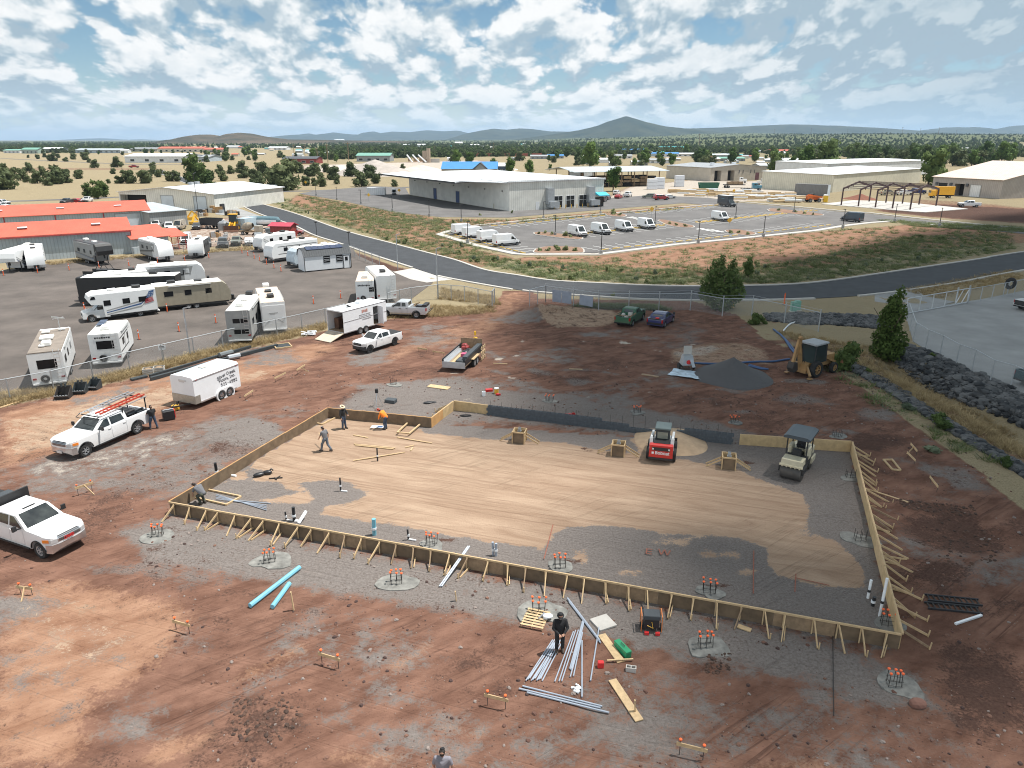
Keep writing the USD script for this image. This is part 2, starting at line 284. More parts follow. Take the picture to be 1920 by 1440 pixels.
# sandy haul road along the fence, top left, and the dusty lower left
paint('orange',[(0,775),(120,740),(330,700),(480,668),(600,640),(640,650),(560,690),(470,720),(340,760),(120,850),(0,880)],2.0,.95)
paint('sand',[(0,790),(160,752),(330,715),(500,690),(520,700),(420,735),(250,790),(90,850),(0,870)],2.0,.62)
paint('orange',[(0,1100),(120,1080),(330,1120),(380,1150),(350,1200),(290,1260),(190,1320),(170,1440),(-60,1440)],1.6,.78)
paint('sand',[(20,1130),(200,1110),(300,1170),(240,1240),(60,1290)],1.2,.4)
paint('gravel',[(20,870),(160,830),(330,800),(420,770),(520,790),(560,830),(470,870),(330,940),(100,930),(10,940)],1.6,.62)
paint('pale',[(40,872),(240,825),(380,790),(420,805),(300,860),(120,900),(20,910)],1.4,.38)
paint('gravel',[(380,800),(470,780),(520,800),(540,830),(470,850),(390,845)],.8,1)
paint('gravel',[(620,770),(660,735),(760,712),(860,705),(930,725),(1090,745),(1300,780),(1420,810),(1600,828),(1600,850),(1400,845),(920,790),(860,800),(800,800),(620,775)],1.4,.82)
paint('gravel',[(230,990),(330,965),(500,1000),(750,1045),(1000,1090),(1300,1150),(1500,1185),(1660,1235),(1730,1330),(1690,1350),(1500,1280),(1420,1270),(1260,1230),(1010,1180),(700,1130),(480,1090),(260,1060)],1.1,.84)
paint('gravel',[(100,1060),(330,1040),(480,1090),(340,1110)],1.2,.6)
for a in ((150,1240,130,16,-30),(90,1350,110,18,-35),(480,1290,120,26,-35),(560,1180,90,40,-40),(790,1390,150,60,5),(690,1200,45,60,20),(1000,1400,90,60,0),(1330,1400,120,40,10),(360,1200,60,30,-30),(1510,1350,60,90,20),(1180,1280,130,20,15),(640,1340,70,30,-20)): blot('gravel',a[0],a[1],a[2],a[3],.62,.7,a[4])
for a in ((860,1370,60,18,10),(1240,1400,40,40,0),(520,1240,90,14,-25),(760,1240,60,16,-30),(640,1080,60,10,-35),(330,1400,80,25,-20),(20,1300,60,20,0),(1500,1440,100,20,0),(700,1420,80,20,0)): blot('orange',a[0],a[1],a[2],a[3],.8,.5,a[4])
for a in ((500,1350,70,42,0),(1350,1245,26,12,0),(640,1130,60,10,-30),(1790,1000,110,45,15),(1760,1080,80,35,10),(1850,1300,120,90,20),(1690,945,110,10,8),(270,1090,40,16,0),(200,1420,40,25,-20),(1640,830,60,20,0),(880,1240,90,18,-35),(1450,960,40,10,0)): blot('dark',a[0],a[1],a[2],a[3],.75,.6,a[4])
for a in ((310,990),(525,1030),(765,1075),(1035,1128),(1345,1190),(1690,1258)): blot('dark',a[0],a[1],42,8,.6,.3,8); blot('gravel',a[0] - 12,a[1] + 18,70,26,.9,.5,5)  # dark blots paint the shaded far bank of each footing pit into the soil
# entrance and the red yard
paint('orange',[(945,546),(990,546),(985,575),(960,610),(900,640),(800,660),(720,690),(700,670),(800,620),(880,600)],2.2,.6)
paint('sand',[(1005,585),(1060,574),(1150,580),(1170,600),(1130,614),(1040,616),(1010,600)],.8,.72)
paint('sand',[(1250,655),(1330,642),(1400,640),(1440,655),(1460,690),(1380,680),(1300,690),(1250,680)],1.0,.6)
paint('pale',[(1255,660),(1330,646),(1365,650),(1330,668),(1270,672)],.8,.6)
paint('dark',[(1000,570),(1300,572),(1420,625),(1560,700),(1700,790),(1900,940),(1900,1000),(1640,830),(1500,780),(1300,740),(1200,690),(1240,630),(1020,620),(985,585)],2.5,.42)
for k in range(26): blot('pale',RNG.uniform(760,1420),RNG.uniform(630,760),RNG.uniform(6,16),RNG.uniform(1,2.6),RNG.uniform(.5,.9),.25,RNG.uniform(-5,12))
for k in range(30): blot('gravel',RNG.uniform(700,1560),RNG.uniform(690,780),RNG.uniform(15,50),RNG.uniform(3,8),.7,.5,RNG.uniform(0,10))
for k in range(30): blot('dark',RNG.uniform(760,1500),RNG.uniform(600,760),RNG.uniform(15,60),RNG.uniform(2,6),.5,.5,RNG.uniform(-10,14))
mott = meshkit.fbm(np.stack([x_ * .22,y_ * .3,0 * x_ + 7],-1),4,3); near_ = (~out) & (y_ < 85); S['gravel'][near_] = np.maximum(S['gravel'][near_],np.clip(.25 + (mott[near_] - .5) * 1.6,0,.7)); S['dark'][near_] = np.maximum(S['dark'][near_],np.clip(.18 + (.5 - mott[near_]) * 1.3,0,.5))
# inside the forms: gravel, with the sand spread over it
slab = np.array([A_,B_,C_,D_]); ins = inside(P2,slab)
for k in S:
    if k != 'gravel': S[k][ins] = 0
S['gravel'][ins] = 1.0
SAND = [(400,905),(450,880),(540,810),(590,800),(640,772),(700,775),(760,790),(800,812),(900,822),(1060,830),(1130,845),(1260,858),(1380,880),(1440,905),(1500,925),(1520,960),(1510,995),(1470,1000),(1560,1010),(1600,1045),(1625,1075),(1620,1105),(1540,1100),(1460,1080),(1440,1060),(1440,1030),(1390,1010),(1250,1000),(1180,990),(1130,985),(1060,990),(1040,1000),(1020,1030),(950,1020),(850,1005),(740,985),(600,965),(610,940),(690,930),(560,945),(480,940)]
def paint_in(ch,poly,soft,val):
    keep = S[ch].copy(); paint(ch,poly,soft,val); S[ch][~ins] = keep[~ins]
paint_in('sand',SAND,.45,1)
paint_in('sand',[(1190,800),(1290,800),(1325,828),(1300,850),(1200,850),(1180,820)],.4,.95)
for a in ((1100,1015,30,12,-50),(1140,1005,40,20,-30),(1195,1040,50,12,-40),(1290,1070,30,4,10),(1230,1020,40,18,0)):
    t = np.arange(12) * math.pi / 6; ca,sa = math.cos(math.radians(a[4])),math.sin(math.radians(a[4])); paint_in('orange',[(a[0] + a[2] * math.cos(k) * ca - a[3] * math.sin(k) * sa,a[1] + a[2] * math.cos(k) * sa + a[3] * math.sin(k) * ca) for k in t],.5,.85)
for a in ((1350,1040,60,10),(1400,1075,26,10),(1180,1075,40,8),(1090,1045,18,20),(1480,1000,60,14),(1260,1015,60,9)): paint_in('sand',[(a[0] + a[2] * math.cos(k * .6) * (1 + .3 * math.sin(k * 3)),a[1] + a[3] * math.sin(k * .6)) for k in range(11)],.6,.7)
for k in (((400,898),(520,905),(560,925),(470,940)),((450,872),(500,885),(470,900)),((560,905),(640,900),(690,925),(640,950),(600,945))): paint_in('sand',k,.5,0); paint('sand',k,.5,1,0,True)
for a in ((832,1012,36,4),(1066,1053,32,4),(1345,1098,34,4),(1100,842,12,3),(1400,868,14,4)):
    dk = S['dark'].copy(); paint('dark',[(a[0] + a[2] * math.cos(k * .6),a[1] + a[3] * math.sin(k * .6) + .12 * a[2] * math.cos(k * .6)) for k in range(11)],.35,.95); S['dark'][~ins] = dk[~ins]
nw = meshkit.fbm(np.stack([x_ * .9,y_ * .9,0 * x_],-1),3,9)
for k in S: S[k] = np.clip(S[k],0,1)
# verges and the ditch
paint('straw',[(0,740),(100,728),(244,692),(419,648),(611,604),(611,622),(419,668),(244,712),(100,745),(0,765)],.7,1)
paint('orange',[(0,750),(244,700),(419,656),(611,612),(611,622),(419,668),(244,712),(0,765)],.6,.4)
paint('dark',[(660,470),(740,500),(775,506),(740,516),(700,508)],1,.9)
paint('weed',[(1440,625),(1700,770),(1920,900),(2000,860),(1690,680),(1560,640)],1.5,.32)
paint('dark',[(1440,625),(1700,770),(1920,900),(2000,860),(1690,680),(1560,640)],1.5,.45)
ground_mat = usdkit.material(stage,'/World/Looks/soil',{
    'a1': ('attribute',{'attribute': 'soil_a'}),'a2': ('attribute',{'attribute': 'soil_b'}),'a3': ('attribute',{'attribute': 'soil_c'}),
    's1': ('separate_color',{}),'s2': ('separate_color',{}),'s3': ('separate_color',{}),'geo': ('geometry',{}),
    'nz': ('noise_texture',{'scale': 1.1,'detail': 8,'roughness': 0.68}),'nc': ('noise_texture',{'scale': 9.0,'detail': 6,'roughness': 0.75}),'nl': ('noise_texture',{'scale': 0.16,'detail': 4,'roughness': 0.6}),
    'wmap': ('mapping',{'mapping_type': 'texture','rotation': (0,0,-0.31),'scale': (5.5,0.95,1)}),'ns': ('noise_texture',{'scale': 0.9,'detail': 7,'roughness': 0.68,'distortion': 0.9}),
    'wmap2': ('mapping',{'mapping_type': 'texture','rotation': (0,0,0.5),'scale': (1.7,0.8,1)}),'ns2': ('noise_texture',{'scale': 0.8,'detail': 6,'roughness': 0.65}),
    'wmap3': ('mapping',{'mapping_type': 'texture','rotation': (0,0,-0.31),'scale': (8,0.24,1)}),'n3': ('noise_texture',{'scale': 0.6,'detail': 4,'distortion': 1.3}),'tr3': ('map_range',{'from_min': .55,'from_max': .64,'to_min': 0,'to_max': .8,'clamp': True}),'trm': ('math',{'math_type': 'multiply','use_clamp': True}),'trs': ('mix_color',{'b': (.255,.165,.112)}),'wmap4': ('mapping',{'mapping_type': 'texture','rotation': (0,0,0.62),'scale': (7,0.3,1)}),'n4': ('noise_texture',{'scale': 0.5,'detail': 5,'distortion': 2.2,'roughness': .6}),'tr4': ('map_range',{'from_min': .54,'from_max': .66,'to_min': 0,'to_max': .6,'clamp': True}),'tln': ('map_range',{'from_min': .47,'from_max': .6,'clamp': True}),'tlm': ('math',{'math_type': 'multiply'}),'trb': ('mix_color',{'b': (.082,.044,.034)}),
    'bh3': ('math',{'math_type': 'multiply_add','value2': -1.6}),'bh2': ('math',{'math_type': 'multiply_add','value2': -.9}),'mx0': ('mix_color',{'a': (0.112,0.056,0.039),'b': (0.240,0.132,0.094)}),
    'kg': ('mix_color',{'a': (0.115,0.096,0.086),'b': (0.250,0.222,0.205)}),'ks': ('mix_color',{'a': (0.290,0.196,0.134),'b': (0.42,0.305,0.218)}),'ko': ('mix_color',{'a': (0.225,0.118,0.074),'b': (0.355,0.212,0.140)}),
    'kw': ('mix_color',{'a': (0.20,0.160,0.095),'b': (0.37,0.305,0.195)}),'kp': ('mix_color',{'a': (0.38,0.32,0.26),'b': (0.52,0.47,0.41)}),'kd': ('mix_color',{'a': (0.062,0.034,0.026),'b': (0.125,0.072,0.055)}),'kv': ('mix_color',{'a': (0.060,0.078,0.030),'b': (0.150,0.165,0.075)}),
    'lo': ('math',{'math_type': 'multiply_add','value2': 0.9,'value3': -0.45}),'strk': ('map_range',{'from_min': 0.34,'from_max': 0.66,'clamp': True}),'strk2': ('map_range',{'from_min': 0.33,'from_max': 0.68,'clamp': True}),
    **{f't{k}': ('math',{'math_type': 'multiply_add','value2': 1.0}) for k in 'gsowpdv'},**{f'o{k}': ('math',{'math_type': 'subtract'}) for k in 'gsowpdv'},
    **{f'm{k}': ('map_range',{'range_type': 'smoothstep','from_min': -.06 if k == 's' else -0.13,'from_max': .09 if k == 's' else 0.2,'to_min': 0.0,'to_max': 1.0,'clamp': True}) for k in 'gsowpdv'},
    **{f'x{k}': ('mix_color',{}) for k in 'gsowpdv'},
    'nn': ('math',{'math_type': 'multiply_add','value2': 0.55}),'nn2': ('math',{'math_type': 'multiply','value2': 0.45}),'inv': ('map_range',{'from_min': 0.36,'from_max': 0.64,'to_min': 0.16,'to_max': 0.84,'clamp': True}),
    'cl': ('map_range',{'from_min': 0.3,'from_max': 0.7,'clamp': True}),'bh': ('math',{'math_type': 'add'}),'b': ('bump',{'strength': 0.75,'distance': 0.10}),'p': ('principled_bsdf',{'roughness': 0.95,'specular_ior_level': 0.12,'diffuse_roughness': 0.6})},
    [('geo.position',n + '.vector') for n in ('nz','nc','nl','wmap','wmap2','wmap3','wmap4')] + [('wmap.vector','ns.vector'),('wmap2.vector','ns2.vector'),('wmap3.vector','n3.vector'),('wmap4.vector','n4.vector'),('n3.fac','tr3.value'),('n4.fac','tr4.value'),('ks.result','trs.a'),('tr3.result','trm.value1'),('nz.fac','trm.value2'),('trm.value','trs.fac'),('mx0.result','trb.a'),('nl.fac','tln.value'),('tr4.result','tlm.value1'),('tln.result','tlm.value2'),('tlm.value','trb.fac'),('a1.color','s1.color'),('a2.color','s2.color'),('a3.color','s3.color'),
     ('nc.fac','nn2.value1'),('nn2.value','nn.value3'),('nz.fac','nn.value1'),('nn.value','inv.value'),('nc.fac','cl.value'),('ns.fac','strk.value'),('ns2.fac','strk2.value')]
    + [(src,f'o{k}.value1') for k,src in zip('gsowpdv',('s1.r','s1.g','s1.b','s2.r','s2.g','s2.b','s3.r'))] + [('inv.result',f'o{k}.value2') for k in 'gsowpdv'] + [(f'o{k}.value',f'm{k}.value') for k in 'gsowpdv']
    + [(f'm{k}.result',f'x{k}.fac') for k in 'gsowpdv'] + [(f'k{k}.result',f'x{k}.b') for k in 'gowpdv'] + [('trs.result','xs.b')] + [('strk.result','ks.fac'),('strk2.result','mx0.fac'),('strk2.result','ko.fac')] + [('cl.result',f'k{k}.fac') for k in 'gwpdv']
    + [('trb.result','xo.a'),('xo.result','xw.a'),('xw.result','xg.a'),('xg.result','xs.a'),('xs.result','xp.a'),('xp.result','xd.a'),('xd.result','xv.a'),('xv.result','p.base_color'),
       ('nc.fac','bh.value1'),('ns2.fac','bh.value2'),('bh.value','bh2.value3'),('trm.value','bh2.value1'),('bh2.value','bh3.value3'),('tlm.value','bh3.value1'),('bh3.value','b.height'),('b.normal','p.normal')],surface='p.BSDF')
def primvar3(prim,name,a):
    UsdGeom.PrimvarsAPI(prim).CreatePrimvar(name,Sdf.ValueTypeNames.Color3fArray,'vertex').Set(Vt.Vec3fArray.FromNumpy(np.ascontiguousarray(a,np.float32)))
nx_ = len(gx); ii,jj = np.meshgrid(np.arange(len(gy) - 1),np.arange(nx_ - 1),indexing='ij'); q0 = (ii * nx_ + jj).ravel()
gf = np.vstack([np.stack([q0,q0 + 1,q0 + nx_ + 1],1),np.stack([q0,q0 + nx_ + 1,q0 + nx_],1)])
ground = part(None,'ground',(np.column_stack([P2,PZ]),gf),ground_mat,smooth=True)
tag(ground,'reddish dirt, grey gravel and tan sand of the building site running out to dry grassland','ground',None,'structure')
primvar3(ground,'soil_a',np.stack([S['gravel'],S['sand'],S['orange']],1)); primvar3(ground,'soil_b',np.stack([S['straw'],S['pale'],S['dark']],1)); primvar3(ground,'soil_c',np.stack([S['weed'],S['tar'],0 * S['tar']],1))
# ---------------------------------------------------------------- roads, lots, kerbs
asphalt_new = mat('asphalt_new',(0.034,0.037,0.042),.85,var=.3,sc=.5,bump=.25,bsc=40)
asphalt_old = mat('asphalt_old',(0.098,0.082,0.072),.9,var=.42,sc=.2,bump=.3,bsc=25)
asphalt_lot = mat('asphalt_lot',(0.112,0.106,0.103),.9,var=.3,sc=.16,bump=.2,bsc=30)
concrete = mat('concrete',(0.42,0.40,0.37),.85,var=.15,sc=1.5,bump=.2)
concrete_grey = mat('concrete_grey',(0.255,0.255,0.250),.88,var=.22,sc=.25,bump=.2,bsc=12)
paint_white = mat('paint_white',(0.70,0.70,0.68),.7,var=.1); paint_yellow = mat('paint_yellow',(0.62,0.40,0.07),.7,var=.12)
def sheet(name,poly,m,z,label,cat_='road',n=None):
    p = np.asarray(poly,float)
    return solo(name,arr(ext_z(p,z - .06,z)),m,label,cat_,kind='structure')
def smooth_line(pts,n=8):
    """Catmull-Rom through the points."""
    p = np.vstack([2 * pts[0] - pts[1],pts,2 * pts[-1] - pts[-2]]); o = []
    for i in range(1,len(p) - 2):
        for t in np.arange(n) / n:
            o.append(.5 * (2 * p[i] + (p[i + 1] - p[i - 1]) * t + (2 * p[i - 1] - 5 * p[i] + 4 * p[i + 1] - p[i + 2]) * t * t + (3 * p[i] - p[i - 1] - 3 * p[i + 1] + p[i + 2]) * t ** 3))
    return np.array(o + [p[-2]])
def strip(line,w,z0,z1,side=0.5):
    t = np.gradient(line,axis=0); t /= np.linalg.norm(t,axis=1,keepdims=True); nrm = np.stack([-t[:,1],t[:,0]],1); a,b = line + nrm * w * side,line - nrm * w * (1 - side); n = len(line)
    v = np.vstack([np.column_stack([q,np.full(n,z)]) for q in (a,b) for z in (z0,z1)]); f = []
    for i in range(n - 1):
        for u,k in ((n,3 * n),(3 * n,2 * n),(0,n)): f += [[u + i,k + i,k + i + 1],[u + i,k + i + 1,u + i + 1]]
    e = [[0,n,3 * n],[0,3 * n,2 * n],[n - 1,4 * n - 1,2 * n - 1],[n - 1,3 * n - 1,4 * n - 1]]
    return v,np.array(f + e)
rf,rn = smooth_line(GP(ROAD_F)),smooth_line(GP(ROAD_N))
sheet('road',np.vstack([rf,rn[::-1]]),asphalt_new,.03,'freshly laid black asphalt road curving across behind the site','road')
solo('kerb',strip(rf,.45,-.05,.15,1.0),concrete,'pale concrete kerb along the far side of the curving road','kerb',kind='structure')
solo('kerb',cat([strip(rn[:57],.45,-.05,.15,0.0),strip(rn[64:78],.45,-.05,.12,0.0),strip(rn[79:111],.45,-.05,.15,0.0),strip(rn[116:],.45,-.05,.15,0.0)]),concrete,'pale concrete kerb along the near side of the curving road','kerb',kind='structure')
sheet('storage_lot',GP(RVLOT),asphalt_old,.024,'worn brown-grey asphalt of the recreational vehicle storage lot','lot')
sheet('parking_lot',GP(PARK),asphalt_lot,.034,'striped grey asphalt parking lot of the delivery station','lot')
sheet('driveway',GP(DRIVE),asphalt_lot,.028,'grey asphalt driveway around the long pale warehouse','road')
sheet('gravel_lot',GP(RLOT),concrete_grey,.026,'pale grey paved yard beyond the ditch on the right','lot')
sheet('concrete_apron',GP([(737,510),(775,503),(824,519),(850,524),(800,530),(770,524)]),concrete,.036,'pale concrete apron from the road to the storage lot gate','driveway')
sheet('concrete_apron',GP([(1640,552.5),(1715,542.5),(1735,556),(1790,566),(1700,590),(1690,572),(1640,566)]),concrete_grey,.036,'grey concrete apron from the road to the yard gate on the right','driveway')
side_road = GP([(-300,318),(0,297),(150,304),(250,308.5),(360,309)]); sheet('country_road',np.vstack([side_road + (0,4),side_road[::-1] - (0,4)]),asphalt_lot,.03,'thin grey road crossing the dry grassland far left','road')
cr = GP([(-300,386),(0,378),(150,373),(300,366),(405,362.5),(590,357.5),(800,350)]); sheet('cross_street',np.vstack([cr + (0,3.2),cr[::-1] - (0,3.2)]),asphalt_lot,.022,'narrow street passing behind the white roofed workshop','road')
sheet('workshop_drive',GP([(395,372),(485,404),(560,437),(520,420),(470,408),(405,402),(395,388)]),concrete_grey,.02,'pale concrete drive beside the white roofed workshop','driveway')
# parking lot kerb and sidewalk
walk = GP([(880,424.5),(838,435),(823,440),(893,461),(947,472.5),(965,476.5),(985,478),(1120,477.5),(1267,459),(1320,454),(1432,443),(1528,433),(1582,424),(1628,418.5),(1674,415)])
solo('sidewalk',strip(walk,1.5,-.05,.15,.5),concrete,'pale sidewalk edging the near side of the parking lot','sidewalk',kind='structure')
solo('kerb',strip(GP([(880,424.5),(1018,410.5),(1120,402.5),(1242,391.5),(1338,383.5)]),.9,-.05,.16,.5),concrete,'pale kerb along the far edge of the parking lot','kerb',kind='structure')
solo('kerb',strip(GP([(1385,378.5),(1501,388.7),(1578,395.7),(1632,399.7),(1720,409.5),(1850,422.5),(1990,434.5)]),.9,-.05,.16,.5),concrete,'pale kerb along the right edge of the parking lot','kerb',kind='structure')
# ---------------------------------------------------------------- the building site: forms, footings, loose things
wood = mat('lumber',(0.48,0.345,0.195),.8,var=.22,sc=6,bump=.15,bsc=60); wood_dark = mat('lumber_weathered',(0.26,0.18,0.11),.85,var=.3,sc=4,bump=.2,bsc=50)
ply = mat('plywood',(0.46,0.33,0.175),.75,var=.25,sc=2.5,bump=.1); ply_dark = mat('plywood_dark',(0.15,0.105,0.065),.8,var=.4,sc=1.8,bump=.1); ply_orange = mat('plywood_orange',(0.47,0.26,0.10),.75,var=.2,sc=2)
steel_dark = mat('rebar_steel',(0.05,0.045,0.042),.7,.4); cap_m = mat('cap_orange',(0.82,0.13,0.03),.5); pvc_white = mat('pvc_white',(0.74,0.76,0.78),.35); abs_black = mat('abs_black',(0.018,0.018,0.02),.4)
pvc_grey = mat('conduit_grey',(0.30,0.34,0.40),.4,var=.08); pvc_blue = mat('pipe_blue',(0.16,0.40,0.50),.4,var=.1); pvc_deep = mat('hose_blue',(0.045,0.095,0.21),.6)
wetcon = mat('fresh_concrete',(0.175,0.172,0.158),.85,var=.55,sc=2.2,bump=.35,bsc=14); block_m = mat('block_grey',(0.075,0.086,0.098),.9,var=.22,sc=5,bump=.2)
rubber = mat('rubber',(0.02,0.02,0.02),.85,var=.3,bump=.2); black = mat('black_plastic',(0.016,0.016,0.018),.5); galv = mat('galvanised',(0.42,0.44,0.46),.45,.7,var=.15); alu = mat('aluminium',(0.62,0.63,0.64),.35,.8)
red_m = mat('red_plastic',(0.55,0.03,0.03),.4); yel_m = mat('yellow_paint',(0.72,0.40,0.03),.45,dirt=.3); grn_m = mat('green_plastic',(0.02,0.22,0.10),.4); blk_grey = mat('case_grey',(0.05,0.058,0.065),.6)
def U(v): v = np.asarray(v,float); return v / np.linalg.norm(v)
def P3(px,py,z=0.0): g = G(px,py,z); return np.array([g[0],g[1],z])
def on(px,py,lift=0.0): g = G(px,py); return np.array([g[0],g[1],zat(*g) + lift])
def formwork(label,p,q,outside,boards,bm,brace_gap=.95,length=.85,jit=.2,top=.75,braces=True,tp=wood,bot=-.25,blen=2.44):
    """A run of form boards from p to q with braces and stakes on the outside (+1: left of the run)."""
    t = thing('formwork',label,'formwork',(p[0],p[1],0),math.atan2(q[1] - p[1],q[0] - p[0])); L = float(np.linalg.norm(q - p)); n = max(1,round(L / blen))
    for i in range(n):
        a,b = L * i / n,L * (i + 1) / n - .006; dz = RNG.uniform(-.012,.012); off = outside * (.02 + RNG.uniform(0,.006))
        part(t,'form_board',bx((a + b) / 2,off,(top + bot) / 2 + dz,b - a,.03,top - bot),bm[i % len(bm)] if isinstance(bm,(list,tuple)) else bm)
        part(t,'top_plate',bx((a + b) / 2,off + outside * .045,top - .03 + dz,b - a,.058,.088),tp)
    if braces:
        k = brace_gap * .5
        while k < L - .1:
            x = k + RNG.uniform(-jit,jit) * .6; ln = length * RNG.uniform(.75,1.3); sx = RNG.uniform(-.25,.25); y0,y1 = outside * .09,outside * (.09 + ln)
            part(t,'brace',bar((x,y0,top - .1),(x + sx,y1,.02),.045,.09),wood if RNG.random() < .75 else wood_dark)
            if RNG.random() < .75: part(t,'stake',bar((x + sx + .05,y1 - outside * .03,-.2),(x + sx + .05,y1 + outside * .02,.32),.045),wood)
            if RNG.random() < .45: part(t,'kicker',bar((x + .06,y0,.12),(x + sx + .1,y1 - outside * .1,.03),.04,.085),wood)
            part(t,'stake',bar((x - .05,outside * .1,-.2),(x - .05,outside * .1,top - .06),.045,.05),wood)
            k += brace_gap
    return t
J0,J1,E_,K_ = G(809,784,.75),G(851,752,.75),G(915,760,.75),G(1388,815,.75)
formwork('long front formwork with a row of diagonal braces on its near side',A_,B_,-1,15,[ply_dark,wood_dark,ply_dark],.95)
formwork('left formwork of dark plywood beside the crouching worker',A_,D_,1,7,ply_dark,1.9,.6,tp=ply_orange)
formwork('dark formwork behind the worker in the orange shirt',D_,J0,1,4,ply_dark,1.6,.6,tp=ply_orange)
formwork('short bright orange plywood formwork at the step in the slab',J0,J1,1,2,[ply_orange,ply],.8,.9,blen=2.0)
formwork('short yellow plywood formwork meeting the dark block wall',J1,E_,1,2,ply,.9,.6,blen=1.6)
formwork('yellow plywood formwork behind the roller',K_,C_,1,4,ply,1.3,.4)
formwork('right hand formwork of yellow plywood with braces sticking out to the right',C_,B_,1,9,[ply,ply,wood],.78,1.15,.5)
# block stem wall with dowels
def block_wall():
    d = U(K_ - E_); L = float(np.linalg.norm(K_ - E_)); t = thing('block_wall','dark grey concrete block stem wall along the back of the slab','block wall',(E_[0],E_[1],0),math.atan2(d[1],d[0])); n = int(L / .41)
    for i in range(n):
        px = 915 + (1388 - 915) * i / n
        for c in range(4):
            if 1143 < px < 1290 and c == 3 or 1200 < px < 1288 and c >= 2: continue
            x,z = .205 + i * .41 + (.0 if c % 2 else -.1),-.05 + c * .205
            top = c == 3 or (1143 < px <= 1200 and c == 2) or (1200 < px < 1288 and c == 1)
            if top: m = cat([bx(x,s * .085,z + .1,.4,.032,.195) for s in (-1,1)] + [bx(x + k,0,z + .095,.034,.138,.185) for k in (-.18,0,.18)])
            else: m = bx(x,0,z + .1,.4,.2,.195)
            part(t,'block',m,block_m)
        if i % 2 == 0: part(t,'rebar_dowel',cyl((.2 + i * .41,.02,.1),(.2 + i * .41 + RNG.uniform(-.05,.05),.02,1.0 + RNG.uniform(0,.3)),.013,n=5),steel_dark)
block_wall()
# footings: a pad of fresh concrete with a cage of bars and orange caps
FOOT = [(296,1006,1,'beside the near left corner of the forms'),(506,1052,1,'in front of the forms, above the blue pipes'),(743,1094,1,'in front of the forms, right of the blue pipes'),(1010,1148,1,'behind the wooden pallet'),(1322,1212,1,'right of the portable generator'),(1676,1286,1,'lowest on the right, outside the corner of the forms'),
        (808,1022,1,'inside the front forms by the pair of conduits'),(1050,1064,1,'inside the front forms behind the braces above the pallet'),(1330,1112,1,'inside the front forms, below the orange spray marks'),(1664,1172,1,'inside the near right corner of the forms'),
        (1195,774,1,'behind the block wall, left of the skid steer'),(1030,752,1,'behind the middle of the block wall'),(1376,792,1,'behind the block wall, right of the skid steer'),(1570,818,0,'behind the yellow forms at the back right corner'),(738,722,0,'behind the worker in orange, on pale concrete'),(1594,896,0,'inside the right hand forms'),(1612,1014,0,'at the right edge of the sand')]
for px,py,capped,where in FOOT:
    o = on(px,py); s = 1.15 if py > 1000 and py not in (1022,1064,1112,1172) else .8
    t = thing('rebar_footing',f'{"orange capped" if capped else "bare"} rebar cage {where}','footing',o,RNG.uniform(-.3,.3))
    k = np.arange(18) * 2 * math.pi / 18; rr = s * .78 * (1 + .75 * (meshkit.noise(np.column_stack([np.cos(k) * 1.3 + px,np.sin(k) * 1.3,k * 0])) - .5))
    part(t,'concrete_pad',arr(ext_z(np.stack([rr * np.cos(k) + .1,.85 * rr * np.sin(k)],1),-.1,.045)),wetcon)
    hgt = .62 if py > 900 else .5
    for i,(u,v) in enumerate(((-.25,-.12),(0,-.14),(.25,-.1),(-.25,.14),(.02,.16),(.26,.14))):
        u,v = u + RNG.uniform(-.04,.04),v + RNG.uniform(-.04,.04); lean = RNG.uniform(-.06,.06,2)
        part(t,'rebar',cyl((u,v,0),(u + lean[0],v + lean[1],hgt),.014,n=5),steel_dark)
        if capped: part(t,'cap',lathe([(.0,hgt - .02),(.035,hgt - .02),(.055,hgt + .035),(.045,hgt + .05),(0,hgt + .055)],8) if 0 else mv(lathe([(.001,-.03),(.03,-.03),(.062,.02),(.05,.045),(.001,.05)],8),(u + lean[0],v + lean[1],hgt)),cap_m)
    for z in (.1,.3): part(t,'tie_ring',tube([(-.27,-.15,z),(.27,-.13,z),(.28,.15,z),(-.27,.16,z),(-.27,-.15,z)],.009,4),steel_dark)
# boxed pier forms
for i,(px,py,lab) in enumerate(((974,828,'wooden box form left of the other two, on the grey gravel'),(1159,852,'wooden box form just left of the skid steer'),(1365,877,'wooden box form standing in a square pit between skid steer and roller'))):
    t = thing('pier_form',lab,'box form',on(px,py),-.3 + RNG.uniform(-.1,.1))
    for sgn in (-1,1): part(t,'side_panel',bx(sgn * .37,0,.38,.025,.72,.8),ply); part(t,'side_panel',bx(0,sgn * .37,.38,.765,.025,.8),ply_dark if sgn < 0 else ply)
    for a in (-1,1):
        for b in (-1,1): part(t,'corner_post',bar((a * .41,b * .41,-.05),(a * .41,b * .41,.86),.05,.07),wood)
    for a in (-1,1): part(t,'top_rail',bx(0,a * .41,.82,.9,.045,.09),wood); part(t,'top_rail',bx(a * .41,0,.815,.045,.76,.085),wood)
    part(t,'post_base',cat([bx(0,0,.8,.25,.25,.03),bx(0,.1,.92,.18,.02,.24),bx(0,-.1,.92,.18,.02,.24)]),galv)
    for a in (-1,1):
        for b in (-.25,.15): part(t,'brace',bar((a * .44,b,.6),(a * 1.35,b + .1,.02),.045,.09),wood)
def lie(name,label,cat_,a,b,m,w=.09,h=.04,r=0,lift=0.0,group=None,lift2=None):
    p,q = on(*a),on(*b); p[2] += max(r,h / 2) + lift + .02; q[2] += max(r,h / 2) + (lift if lift2 is None else lift2) + .02
    return solo(name,cyl(p,q,r,n=8) if r else bar(p,q,w,h),m,label,cat_,group)
